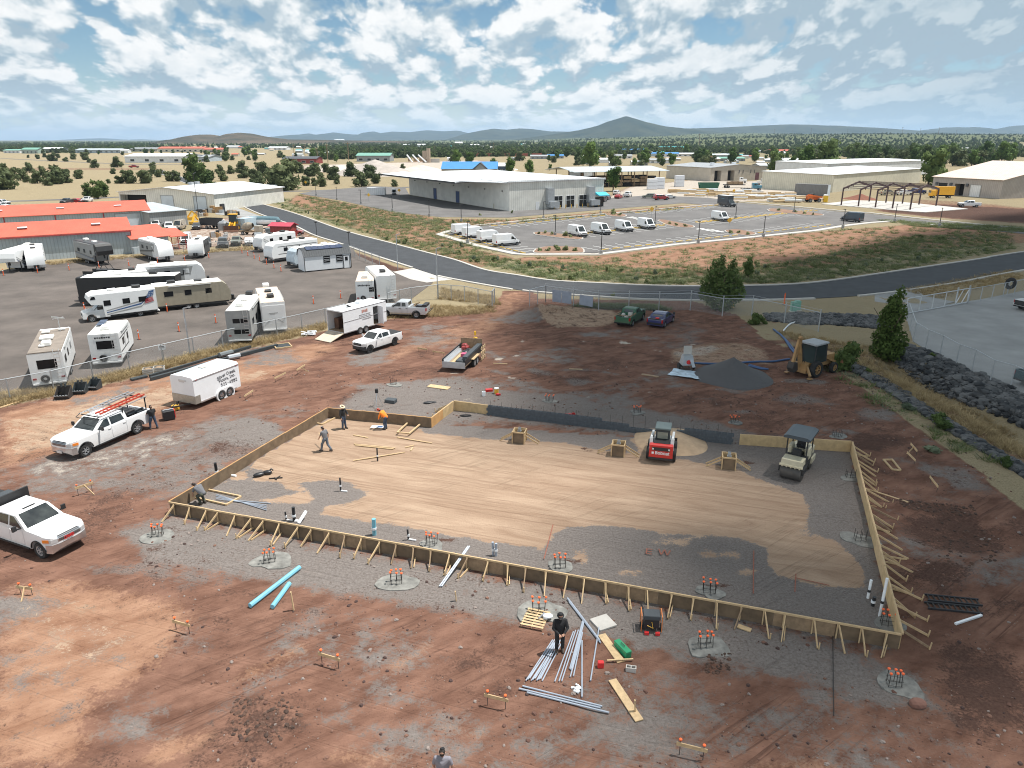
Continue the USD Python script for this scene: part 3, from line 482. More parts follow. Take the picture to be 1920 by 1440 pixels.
# open frames of lumber
def frame_on(label,pts,w=.09,z=.05):
    t = thing('open_frame',label,'frame',(0,0,0)); q = [on(*p) for p in pts]
    for i in range(len(q)): a,b = q[i] + (0,0,z + .02 * (i % 2)),q[(i + 1) % len(q)] + (0,0,z + .02 * (i % 2)); part(t,'board',bar(a,b,w,.09),wood)
frame_on('open lumber frame on the ground in front of the crouching worker',[(356,932),(382,918),(452,932),(424,948)])
frame_on('open lumber frame at the back left corner of the slab',[(577,793),(615,773),(637,780),(604,797)])
frame_on('open lumber frame by the step in the slab, right of the orange shirted worker',[(745,816),(775,788),(800,790),(767,818)],z=.2)
frame_on('wooden frame lying on the dirt outside the right hand forms',[(1656,864),(1672,864),(1688,884),(1672,882)])
for a,b,l in (((664,834),(741,841),'upper of two thin laths on the sand'),((666,836),(738,843),'lower of two thin laths on the sand'),((662,865),(759,849),'long plank across the sand behind the black riser pipe'),((745,821),(810,832),'lath on the sand below the lumber frame'),((663,817),(690,822),'short lath on the sand left of the worker in orange'),((760,840),(776,836),'short offcut on the sand'),((770,846),(774,840),'tiny offcut on the sand')): lie('plank',l,'plank',a,b,wood,.09,.045)
part_planks = [((1128,1193),(1165,1243),.34,'wide plank lying left of the green toolbox'),((1148,1277),(1199,1352),.32,'wide yellow plank lying alone in the foreground'),((804,724),(842,729),.7,'pale plywood sheet lying behind the forms'),((1622,917),(1702,946),.1,'long thin board reaching out from the right hand forms'),((925,681),(951,682),.1,'thin board lying in the red yard right of the loaded trailer'),((1067,692),(1092,693),.1,'thin board lying alone in the middle of the red yard'),((0,765),(95,733),.2,'long weathered board along the fence at the left edge'),((1383,1175),(1408,1184),.25,'short stub of board under the front braces'),((1203,702),(1235,707),.35,'dark plank half buried in the red yard')]
for a,b,w,l in part_planks: lie('plank',l,'plank',a,b,wood_dark if 'dark' in l else wood,w,.045)
lie('lath','thin lath laid across the end of the wide plank','lath',(1138,1244),(1187,1239),wood,.06,.04,lift=.07)
# pipes
lie('water_pipe','long pale blue pipe in front of the forms','pipe',(469,1138),(562,1066),pvc_blue,r=.115); lie('water_pipe','short pale blue pipe beside the long one','pipe',(511,1141),(543,1097),pvc_blue,r=.11)
lie('conduit','grey conduit leaning on the front forms, left one of the pair','conduit',(824,1102),(878,1050),pvc_grey,r=.04,lift2=.72); lie('conduit','grey conduit leaning on the front forms, right one of the pair','conduit',(828,1102),(881,1050),pvc_grey,r=.04,lift2=.72)
g_ = 'grey conduits lying by the worker in black'
ORD = 'first second third fourth fifth sixth seventh eighth ninth tenth'.split()
def conduits(label,ends,r=.026,group=None):
    for i,(a,b) in enumerate(ends): lie('conduit',label if len(ends) == 1 else ORD[i] + ' from left, ' + label,'conduit',a,b,pvc_grey,r=r,group=group,lift=RNG.uniform(0,.02))
conduits('grey conduit in the fan at the feet of the worker in black',[((986 + 3.4 * i,1279 - (i % 3) * 2),(1036 + 1.8 * i,1203 + (i % 2) * 6)) for i in range(10)],group=g_)
conduits('grey conduit in the bundle right of the worker in black',[((1040,1281),(1075,1188)),((1048,1281),(1079,1186)),((1053,1281),(1084,1186)),((1068,1258),(1092,1168)),((1070,1260),(1093,1167)),((1072,1258),(1095,1167)),((1074,1252),(1094,1173)),((1069,1273),(1090,1198)),((1075,1272),(1092,1190))],group='grey conduits in the bundle')
conduits('single grey conduit lying straight up the picture below the bundle',[((1091,1309),(1091,1206))],.032)
conduits('single grey conduit lying between the bundle and the wide plank',[((1107,1280),(1123,1180))],.03)
conduits('upper long grey conduit lying slanted behind the plank',[((1064,1125),(1124,1206))],.05); conduits('lower long grey conduit lying slanted behind the plank',[((1067,1132),(1126,1210))],.03)
conduits('topmost of three long grey conduits lying low in the foreground',[((980,1289),(1129,1325))],.035); conduits('middle one of three long grey conduits lying low in the foreground',[((973,1294),(1126,1328))],.035); conduits('lowest of three long grey conduits lying low in the foreground',[((988,1302),(1142,1337))],.035)
conduits('grey conduit in the tangle right of the crouching worker',[((405,928 + 3 * i),(500,958 - 3 * i)) for i in range(4)] + [((428,938),(508,945))],.025,group='grey conduits inside the left corner')
lie('downspout','short pale pipe lying below the pair of black ladder racks','pipe',(1791,1171),(1840,1155),pvc_white,.1,.08)
lie('rebar_rod','long dark bar lying straight up the picture at the front forms','bar',(1563,1345),(1561,1165),steel_dark,r=.016)
def riser(px,py,h,m,label,base=True,r=.055):
    t = thing('riser_pipe',label,'pipe',on(px,py)); part(t,'pipe',cyl((0,0,-.05),(RNG.uniform(-.03,.03),0,h),r,n=8),m)
    part(t,'collar',cyl((0,0,h * .35),(0,0,h * .35 + .12),r * 1.25,n=8),pvc_white if m is not pvc_white else abs_black)
    if base: part(t,'elbow',tube([(0,0,.04),(.18,-.06,.05),(.4,-.12,.05)],r * .95,8),pvc_white)
for a in ((708,864,.9,abs_black,'slim black riser pipe in the sand behind the plank',False,.05),(639,921,.85,abs_black,'slim black riser pipe with a white foot in the middle of the sand',True,.05),(702,1003,.95,pvc_blue,'blue riser pipe just inside the front forms',False,.11),(408,897,1.0,abs_black,'black riser pipe leaning on the left forms',True,.09),(432,893,.5,pvc_white,'low white riser pipe right of the black one at the left forms',True,.08),(552,978,.85,abs_black,'thick black riser pipe inside the near left forms',True,.09),(537,976,.5,abs_black,'thin black riser pipe inside the near left forms',True,.05),(766,1012,.6,abs_black,'black riser pipe beside the dark trench',True,.05),
          (925,1041,.75,pvc_grey,'grey riser pipe, left one of a close pair',False,.06),(930,1042,.7,pvc_grey,'grey riser pipe, right one of a close pair',False,.06),(1627,1122,.95,pvc_white,'white riser pipe with black top near the right hand forms',False,.06),(1649,1155,1.9,pvc_white,'tall white riser pipe near the right hand forms',False,.06),(1636,1136,.45,abs_black,'stubby black riser pipe between the two white ones',False,.08),(690,783,.45,pvc_white,'white riser pipe behind the orange shirted worker',False,.07),(665,782,.3,pvc_white,'short white riser pipe against the dark back forms',False,.06),(1056,788,.35,pvc_white,'left white pipe stub under the block wall',False,.06),(1066,789,.4,pvc_white,'right white pipe stub under the block wall',False,.06)): riser(*a)
lie('drain_pipe','white pipe lying against the front forms by the black risers','pipe',(560,985),(575,972),pvc_white,r=.09,lift2=.3)
# batter boards
def batter(px0,py0,px1,py1,label,caps=True,h=.55,cross=False):
    p,q = on(px0,py0),on(px1,py1); t = thing('batter_board',label,'batter board',p,math.atan2(q[1] - p[1],q[0] - p[0])); L = float(np.linalg.norm((q - p)[:2]))
    part(t,'board',bx(L / 2,0,h - .08,L + .12,.03,.14),wood)
    for x in (.06,L - .06):
        part(t,'stake',cyl((x,.03,-.1),(x,.03,h + .05),.014,n=5),steel_dark)
        if caps: part(t,'cap',mv(lathe([(.001,-.03),(.03,-.03),(.06,.02),(.05,.045),(.001,.05)],8),(x,.03,h + .08)),cap_m)
    if cross: part(t,'strut',bar((L * .5,0,h - .06),(L * .8,-.5,0),.04,.08),wood)
for a in ((328,1183,357,1191,'batter board on orange dirt, farthest left of the foreground',True,.5),(601,1246,637,1257,'batter board on a pale patch below the blue pipes',True,.55),(911,1323,950,1333,'batter board left of the three low conduits',True,.55),(1270,1415,1321,1428,'batter board at the bottom edge of the picture',True,.55),(36,1113,62,1116,'batter board with crossed struts at the far left edge',True,.45,True),(146,932,176,922,'batter board with a strut above the flatbed truck',True,.6,True),(516,717,536,707,'low batter board on the dirt right of the lettered trailer',False,.5),(558,705,572,696,'small batter board in the haul road',False,.6,True),(460,752,475,742,'batter board on the dirt under the rear of the lettered trailer',False,.5),
          (1700,858,1714,872,'batter board on the dirt track at the right, farther one',False,.4),(1706,843,1717,856,'slanting batter board at the bend of the dirt track',False,.5,True),(1742,905,1756,923,'batter board on the dirt track at the right, nearer one',False,.45),(812,665,833,668,'batter board in the red yard left of the loaded trailer',False,.4),(784,659,800,661,'small batter board in the red yard near the white pickup',False,.4)): batter(*a)
for px,py,h,l in ((551,1144,.95,'tall wooden stake right of the short blue pipe'),(856,1127,.5,'short wooden stake below the pair of conduits'),(1191,1335,.55,'thin white stake beside the wide yellow plank')): solo('stake',bar(on(px,py,-.1),on(px - 2,py,h),.09,.04),wood,l,'stake')
# the pallet and other loose things near the worker in black
def pallet(px,py,rz,label,m=wood,s=(1.2,1.0)):
    t = thing('pallet',label,'pallet',on(px,py,.02),rz)
    for y in (-.45,0,.45): part(t,'stringer',bx(0,y * s[1],.055,s[0],.045,.09),m)
    for i in range(7): part(t,'deck_board',bx(-s[0] / 2 + .06 + i * (s[0] - .12) / 6,0,.112,.105,s[1],.02),m)
    return t
pallet(1004,1164,1.25,'wooden pallet beside the worker in black')
o = on(1010,1166); solo('tool',cat([bar(o + (0,0,.14),o + (.25,.2,.3),.05),bar(o + (.2,0,.16),o + (.35,-.1,.2),.06)]),galv,'small grey tool left on the pallet','tool')
o = on(1027,1163); solo('plastic_wrap',mv(ell((0,0,.2),(.22,.16,.09),2),o),pvc_white,'crumpled clear wrap on the right end of the pallet','plastic')
solo('paver',mv(arr(rbox(-.42,.42,-.42,.42,0,.08,.02)),on(1131,1170,.02),.45),concrete,'square concrete slab lying above the wide plank','slab')
def generator(px,py,rz,label):
    t = thing('generator',label,'generator',on(px,py),rz)
    part(t,'engine',cat([bx(0,0,.38,.62,.46,.4),bx(-.1,0,.2,.5,.4,.12)]),black); part(t,'fuel_tank',arr(rbox(-.36,.36,-.27,.27,.6,.78,.06)),blk_grey,True)
    for x in (-.42,.42): part(t,'roll_bar',tube([(x,-.3,.05),(x,-.3,.8),(x,.3,.8),(x,.3,.05)],.022,6),mat_or)
    for x in (-.42,.42): part(t,'wheel',cyl((x - .04,-.05,.15),(x + .04,-.05,.15),.15,n=12),rubber)
    for x in (-.2,.25): part(t,'foot',bx(x,-.42,.06,.18,.12,.12),red_m)
    part(t,'cable',tube([(.0,-.25,.5),(.05,-.4,.3),(-.2,-.36,.4)],.015,5),yel_m)
mat_or = mat('orange_tube',(0.60,0.20,0.06),.5)
generator(1220,1176,-.1,'portable generator with orange handles between the plank and the forms')
t = thing('toolbox','long green toolbox on the dirt','toolbox',on(1167,1222),2.05); part(t,'body',arr(rbox(-.42,.42,-.13,.13,0,.2,.02)),grn_m); part(t,'lid',arr(rbox(-.43,.43,-.14,.14,.205,.3,.03)),grn_m); part(t,'handle',tube([(-.12,0,.29),(-.12,0,.36),(.12,0,.36),(.12,0,.29)],.015,6),black); part(t,'latch',bx(0,-.145,.2,.08,.02,.06),galv)
t = thing('concrete_block','pale hollow concrete block below the green toolbox','block',on(1183,1257),-.2)
part(t,'block',cat([bx(0,s * .08,.1,.4,.034,.2) for s in (-1,1)] + [bx(k,0,.1,.034,.126,.2) for k in (-.183,0,.183)]),concrete)
solo('fuel_can',mv(arr(rbox(-.12,.12,-.09,.09,0,.26,.04)),on(1126,1253)),red_m,'small red can left of the concrete block','can',smooth=30)
solo('pipe_fittings',cat([mv(tube([(0,0,.05),(.12,0,.05),(.16,.1,.06)],.04,6),on(1081 + RNG.uniform(-6,6),1293 + RNG.uniform(-4,5)),RNG.uniform(0,6)) for _ in range(9)]),pvc_white,'little heap of white pipe fittings','fittings')
for i,(px,py,l) in enumerate(((1763,1124,'upper'),(1766,1139,'lower'))):
    t = thing('ladder_rack',f'{l} one of two black ladder racks lying on the dirt at the right','ladder',on(1736,py - 3),0); q = on(1838,py + 7) - on(1736,py - 3); d = U(q[:2]); n_ = np.array([-d[1],d[0]]); Lq = np.linalg.norm(q[:2])
    for k in (-.22,.22): part(t,'rail',bar((n_[0] * k,n_[1] * k,.06),(d[0] * Lq + n_[0] * k,d[1] * Lq + n_[1] * k,.06),.05,.09),black)
    for j in range(10): c = d * (Lq * (j + .5) / 10); part(t,'rung',bar((c[0] - n_[0] * .22,c[1] - n_[1] * .22,.06),(c[0] + n_[0] * .22,c[1] + n_[1] * .22,.06),.05),steel_dark)
# things behind the forms
t = thing('laser_level','surveying laser on a tripod behind the forms','tripod',on(708,763));
for k in range(3): part(t,'leg',bar((0,0,1.15),(.42 * math.cos(k * 2.1 + .4),.42 * math.sin(k * 2.1 + .4),0),.04),alu)
part(t,'head',arr(rbox(-.11,.11,-.11,.11,1.15,1.45,.03)),black)
solo('equipment_case',mv(arr(rbox(-.42,.42,-.3,.3,0,.28,.06)),on(733,754),-.3),blk_grey,'dark hard case on the gravel right of the laser tripod','case',smooth=30)
t = thing('water_cooler','yellow drink cooler standing behind the block wall','cooler',on(931,737)); part(t,'body',lathe([(.001,0),(.17,0),(.19,.42),(.001,.42)],12),yel_m); part(t,'lid',lathe([(.2,.42),(.2,.48),(.001,.5)],12),pvc_white)
solo('tool_bag',mv(arr(rbox(-.3,.3,-.16,.16,0,.2,.05)),on(917,733),.2),red_m,'red tool bag left of the yellow cooler','bag',smooth=30)
solo('bucket',mv(lathe([(.001,0),(.13,0),(.15,.36),(.12,.36),(.11,.05),(.001,.05)],12),on(907,741)),pvc_white,'white bucket among the tools behind the forms','bucket')
solo('power_saw',mv(cat([ell((0,0,.12),(.16,.1,.11),1),bx(.1,0,.1,.3,.03,.16)]),on(933,741)),red_m,'red and black power saw below the yellow cooler','saw')
solo('cut_off_saw',mv(cat([ell((0,0,.14),(.2,.13,.13),1),cyl((.3,-.02,.15),(.3,.02,.15),.16,n=12),bar((-.1,0,.2),(-.35,0,.3),.04)]),on(1068,781 + 0),0.3),red_m,'red hand held cut-off saw on the gravel by the block wall','saw')
solo('black_bag',mv(cat([ell((-.25,0,.12),(.35,.18,.13),2,.2),ell((.25,.08,.15),(.28,.15,.14),2,-.2),tube([(.35,.1,.2),(.5,.15,.32),(.6,.1,.2)],.05,6)]),on(494,892),.35),abs_black,'crumpled black bag dropped on the sand','bag',smooth=True)
solo('rebar_cutter',mv(cat([bar((-.4,0,.05),(.4,.05,.05),.06),bar((.0,-.15,.08),(.25,.2,.1),.05),bar((-.1,.1,.05),(.1,-.2,.05),.05)]),on(517,898),.1),steel_dark,'small rusty tool on the sand right of the black bag','tool')
solo('work_clothes',mv(cat([ell((0,0,.06),(.4,.2,.08),2,.3),ell((.4,.1,.05),(.25,.14,.06),2)]),on(803,753 + 2),0),black,'dark heap of clothes on the gravel behind the forms','clothes',smooth=True)
solo('hose_heap',mv(cat([tube([(math.cos(a) * r,math.sin(a) * r * .5,.04) for a in np.arange(0,6.4,.4)],.025,5) for r in (.25,.35,.42)]),on(873,780)),black,'dark coil of hose on the gravel inside the back forms','hose')
t = thing('blueprints','white and blue sheet lying at the feet of the worker in orange','paper',on(707,801)); part(t,'sheet',arr(ext_z([(-.45,-.2),(.45,-.25),(.5,.2),(-.4,.25)],.03,.045)),pvc_white); part(t,'blue_area',arr(ext_z([(.0,-.15),(.4,-.2),(.42,.12),(.05,.12)],.046,.05)),pvc_deep)
# spray painted marks on the fill
spray = mat('spray_orange',(0.26,0.095,0.062),.9,var=.4,sc=20)
for s,px,py in (('E',1208,1040),('W',1232,1041)): solo('spray_mark',text_on(s,.5,np.append(G(px,py),.07),(.97,-.25,0),(.25,.97,0),.004,False),spray,f'spray painted letter {s} on the gravel','paint mark')
for a,b,l in (((1413,1035),(1412,1115),'long spray painted line across the gravel by the sand'),((1490,1085),(1555,1100),'spray painted line along the near edge of the sand'),((1492,1078),(1490,1112),'short spray painted cross line near the sand edge'),((1037,985),(1020,1050),'red spray painted line at the end of the sand')): lie('spray_line',l,'paint mark',a,b,spray,.045,.01,lift=.03)
# gravel heap, mixer, tarp, hoses
dark_gravel = mat('dark_gravel',(0.082,0.080,0.082),.95,var=.45,sc=14,bump=.7,bsc=18)
def heap(c,r,h,seed,n=44,rings=16,pw=1.25):
    v,f = [(0,0,h)],[]
    for i in range(1,rings + 1):
        for k in range(n):
            a = k * 2 * math.pi / n; q = i / rings; rr = r * q * (1 + .2 * (meshkit.noise(np.array([math.cos(a) * 1.4,math.sin(a) * 1.4,seed])) - .5)); z = h * max(0,(1 - q)) ** pw + .1 * h * (meshkit.fbm(np.array([math.cos(a) * rr * 1.3,math.sin(a) * rr * 1.3,seed + .5]),3) - .5) * (q < 1)
            v.append((rr * math.cos(a),rr * math.sin(a),z if i < rings else -.1))
    for k in range(n): f.append((0,1 + k,1 + (k + 1) % n))
    for i in range(rings - 1):
        for k in range(n): a,b,c_,d = 1 + i * n + k,1 + i * n + (k + 1) % n,1 + (i + 1) * n + k,1 + (i + 1) * n + (k + 1) % n; f += [(a,c_,d),(a,d,b)]
    return np.array(v,float) + np.asarray(c),np.array(f)
solo('gravel_pile',heap(on(1372,706),3.6,1.75,3.1),dark_gravel,'dark grey conical gravel pile near the backhoe','gravel pile',smooth=True)
sand_m = mat('sand_heap',(0.40,0.285,0.185),.95,var=.2,sc=2,bump=.5,bsc=12)
solo('sand_pile',heap(on(1258,828),2.6,.75,9.3,pw=1.1),sand_m,'low tan sand pile spilling around the skid steer','sand pile',smooth=True)
t = thing('concrete_mixer','grey towable mixer with an upright hopper standing on a tarp','mixer',on(1287,692),.1)
part(t,'hopper',arr(m3.Manifold.batch_hull([ext_z([(-.55,-.45),(.55,-.45),(.55,.45),(-.55,.45)],.5,.55),ext_z([(-.4,-.3),(.4,-.3),(.4,.3),(-.4,.3)],1.3,1.35)])),galv); part(t,'panel',bx(.1,.32,1.65,.75,.06,.9),concrete); part(t,'emblem',mv(rx(lathe([(.001,0),(.2,0),(.2,.02),(.001,.02)],14),math.pi / 2),(0,-.43,.8)),red_m)
for s in (-1,1): part(t,'wheel',cyl((s * .62,.1,.3),(s * .76,.1,.3),.3,n=14),rubber)
part(t,'frame',cat([bar((-.5,-.5,.35),(-.5,.9,.35),.08),bar((.5,-.5,.35),(.5,.9,.35),.08),bar((0,-.5,.4),(0,-1.5,.35),.08)]),steel_dark); part(t,'chute',bar((.25,-.4,1.0),(.35,-.9,.45),.3,.06),galv)
tv = np.array([[a,b,.05 + .16 * meshkit.noise(np.array([a * 2.3,b * 2.3,1.0]))] for b in np.linspace(-1,1,12) for a in np.linspace(-1.6,1.6,18)]); tf = np.array([q for i in range(11) for j in range(17) for q in ([i * 18 + j,i * 18 + j + 1,i * 18 + j + 19],[i * 18 + j,i * 18 + j + 19,i * 18 + j + 18])])
solo('tarp',mv((tv,tf),on(1291,703),-.5),mat('tarp_blue_white',(0.42,0.52,0.60),.5,var=.45,sc=1.6),'crumpled pale blue tarp under the mixer','tarp',smooth=True)
def hose(label,pts,r=.09,m=pvc_deep): c = smooth_line(np.array([on(*p)[:2] for p in pts]),6); solo('hose',tube(np.column_stack([c,[zat(*q) + r + .02 for q in c]]),r,6),m,label,'hose',smooth=True)
hose('blue flat hose running from the mixer behind the gravel pile',[(1298,683),(1340,684),(1395,682),(1440,681),(1480,676)],.09); hose('blue hose sloping down from the rocks to the backhoe',[(1450,618),(1470,637),(1482,655),(1490,664)],.09); hose('second blue hose sloping down from the rocks to the backhoe',[(1453,620),(1474,640),(1486,655),(1494,666)],.09)
hose('short loop of blue hose right of the gravel pile',[(1403,687),(1425,693),(1440,694),(1420,690),(1404,685)],.07); hose('white curved hose on the ditch bank',[(1468,622),(1480,610),(1490,606),(1487,602)],.09,pvc_white)
solo('rock',mv(ell((0,0,.08),(.32,.24,.2),1),on(1720,1324)),mat('red_rock',(.2,.1,.075),.9),'red brown rock at the edge of the lowest right footing','rock')
# ---------------------------------------------------------------- vehicles
def carpaint(name,c,coat=.6,r=.32,dirt=.0,var=.03): return mat(name,c,r,0,var,1.5,coat=coat,dirt=dirt,bevel=.035)
car_white = carpaint('car_white',(.70,.705,.71),dirt=.6); van_white = carpaint('van_white',(.70,.71,.72),dirt=.15); car_silver = mat('car_silver',(.50,.52,.54),.35,.35,.04,coat=.4,dirt=.5,bevel=.03); car_dark = carpaint('car_charcoal',(.03,.034,.04),dirt=.3); car_navy = carpaint('van_navy',(.022,.034,.048),dirt=.2)
car_blue = carpaint('car_blue',(.012,.024,.10),dirt=.25); car_green = carpaint('car_green',(.015,.085,.045),coat=.2,r=.5,dirt=.5); car_red = carpaint('car_red',(.34,.03,.03)); car_tan = carpaint('car_tan',(.34,.30,.24),dirt=.4); car_grey = carpaint('car_grey',(.20,.21,.22),dirt=.2); car_olive = carpaint('car_olive',(.16,.18,.14),dirt=.4); car_teal = carpaint('truck_teal',(.04,.17,.24)); car_yellow = carpaint('truck_yellow',(.72,.36,.02))
glass = usdkit.material(stage,'/World/Looks/car_glass',{'geo': ('geometry',{}),'n': ('noise_texture',{'scale': 1.6,'detail': 3}),'r': ('rgb_ramp',{'ramp': [(0.35,(.010,.013,.015)),(0.75,(.045,.052,.05))]}),'p': ('principled_bsdf',{'roughness': .06,'coat_weight': .5})},[('geo.position','n.vector'),('n.fac','r.fac'),('r.color','p.base_color')],surface='p.BSDF')
chrome = mat('chrome',(.62,.63,.65),.18,.9,.1); trim = mat('black_trim',(.02,.02,.021),.55); headl = mat('headlight',(.55,.57,.58),.15,.3,.2); taill = mat('taillight',(.28,.012,.012),.25); amber = mat('amber_lens',(.75,.22,.03),.3); rim_m = mat('alloy_rim',(.40,.41,.42),.4,.6,.2); rim_dark = mat('dark_rim',(.06,.06,.062),.4,.5); plate_m = mat('plate',(.6,.55,.52),.5)
def wheel(t,x,y,r,w,rim=None,side=1):
    z = r; tyre = rx(lathe([(r * .62,-w / 2),(r * .93,-w / 2),(r,-w * .34),(r,w * .34),(r * .93,w / 2),(r * .62,w / 2),(r * .6,0)],20),math.pi / 2); p = part(t,'wheel',mv(tyre,(x,y,z)),rubber,40)
    k = side * w * .28; d = [rx(lathe([(.001,-.02),(r * .2,-.02),(r * .2,.03),(.001,.03)],10),math.pi / 2),rx(lathe([(r * .5,.0),(r * .66,-.02),(r * .66,.05),(r * .5,.03),(r * .5,.0)],20),math.pi / 2)]
    for i in range(6): a = i * math.pi / 3; d.append(bar((r * .15 * math.cos(a),0,r * .15 * math.sin(a)),(r * .58 * math.cos(a),0,r * .58 * math.sin(a)),.05,r * .2,up=(0,1,0)))
    part(p,'rim',mv(cat(d),(x,y + k,z)),rim or rim_m); part(p,'hub_back',mv(rx(lathe([(.001,0),(r * .6,0),(r * .6,.01),(.001,.01)],16),math.pi / 2),(x,y + k * .4,z)),trim)
def seg(cs,d): return cs.offset(d,m3.JoinType.Miter) if d else cs
def solid(side,W,sec,plan,d=0.0):
    """A body: side outline (x, z) swept over the width, cut to the cross section (y, z) and the plan (x, y); d grows it."""
    s = seg(cross(side),d).extrude(W + 2).rotate((90,0,0)).translate((0,W / 2 + 1,0)); b = seg(cross(sec),d).extrude(30).rotate((90,0,90)).translate((-15,0,0)); s = s ^ b
    return s ^ seg(cross(plan),d).extrude(12).translate((0,0,-2)) if plan is not None else s
def box3(x0,x1,y0,y1,z0,z1): return m3.Manifold.cube((x1 - x0,y1 - y0,z1 - z0)).translate((x0,y0,z0))
def plan_round(x0,x1,W,rf=.5,rr=.2,bow=.12): h = W / 2; return [(x0,-h + rr),(x0 + rr * .5,-h),(x1 - rf,-h),(x1 - rf * .3,-h + rf * .28),(x1 - bow * .4,-h * .55),(x1,0),(x1 - bow * .4,h * .55),(x1 - rf * .3,h - rf * .28),(x1 - rf,h),(x0 + rr * .5,h),(x0,h - rr)]
KINDS = {
 'pickup': dict(L=(-3.32,3.02),W=2.05,wb=(-1.98,2.02),r=.43,low=[(-3.3,.62),(-3.32,1.34),(-1.36,1.36),(1.2,1.36),(2.3,1.32),(2.86,1.24),(2.99,1.1),(3.02,.62),(2.85,.42),(-3.2,.46)],cab=[(-1.36,1.3),(-1.3,1.9),(-1.12,1.98),(.15,2.0),(.4,1.95),(1.25,1.34),(1.1,1.2)],wins=[[(.02,1.4),(.02,1.87),(.3,1.86),(.95,1.42),(.9,1.4)],[(-.1,1.4),(-.1,1.87),(-1.0,1.84),(-1.1,1.42)]],bed=(-3.2,-1.5),seams=[-1.2,-.04,1.02]),
 'xcab': dict(L=(-3.2,2.9),W=2.0,wb=(-1.95,1.75),r=.41,low=[(-3.18,.6),(-3.2,1.3),(-1.06,1.32),(1.1,1.32),(2.2,1.28),(2.75,1.2),(2.88,1.05),(2.9,.6),(2.75,.42),(-3.1,.46)],cab=[(-1.0,1.28),(-.92,1.84),(-.75,1.92),(.1,1.94),(.32,1.9),(1.1,1.32),(1.0,1.2)],wins=[[(-.1,1.38),(-.1,1.82),(.24,1.81),(.82,1.4)],[(-.22,1.38),(-.22,1.82),(-.66,1.8),(-.72,1.4)]],bed=(-3.1,-1.18),seams=[-.98,-.16,.92]),
 'sedan': dict(L=(-2.3,2.3),W=1.8,wb=(-1.33,1.35),r=.32,low=[(-2.28,.5),(-2.3,.85),(-2.2,1.02),(-1.5,1.05),(1.0,.98),(1.9,.86),(2.2,.75),(2.3,.55),(2.2,.25),(-2.2,.28)],cab=[(-1.7,1.0),(-1.05,1.38),(-.5,1.45),(.1,1.44),(1.05,.95)],wins=[[(-.15,1.03),(-.15,1.36),(.1,1.36),(.75,1.02)],[(-.25,1.03),(-.25,1.37),(-.9,1.32),(-1.3,1.06)]],bed=None,seams=[-1.15,-.2,.85]),
 'suv': dict(L=(-2.4,2.35),W=1.92,wb=(-1.4,1.42),r=.37,low=[(-2.38,.55),(-2.4,1.1),(1.05,1.1),(1.9,1.02),(2.25,.92),(2.35,.6),(2.25,.34),(-2.3,.38)],cab=[(-2.36,1.05),(-2.2,1.66),(-2.0,1.76),(.1,1.78),(.35,1.72),(1.15,1.05)],wins=[[(-.05,1.14),(-.05,1.65),(.2,1.64),(.85,1.14)],[(-.15,1.14),(-.15,1.65),(-1.05,1.65),(-1.05,1.14)],[(-1.15,1.14),(-1.15,1.65),(-1.9,1.62),(-2.05,1.16)]],bed=None,seams=[-1.1,-.1,.95]),
 'van': dict(L=(-3.05,2.95),W=2.05,wb=(-1.75,1.95),r=.36,low=[(-3.03,.5),(-3.05,1.3),(1.7,1.3),(2.45,1.16),(2.85,1.0),(2.95,.7),(2.85,.35),(-3.0,.4)],cab=[(-3.04,1.2),(-3.0,2.45),(-2.75,2.58),(.6,2.56),(.95,2.45),(1.95,1.3),(1.8,1.1)],wins=[[(.55,1.38),(.55,1.95),(.95,2.0),(1.5,1.42)]],bed=None,seams=[.45,-.95,1.65]),
}
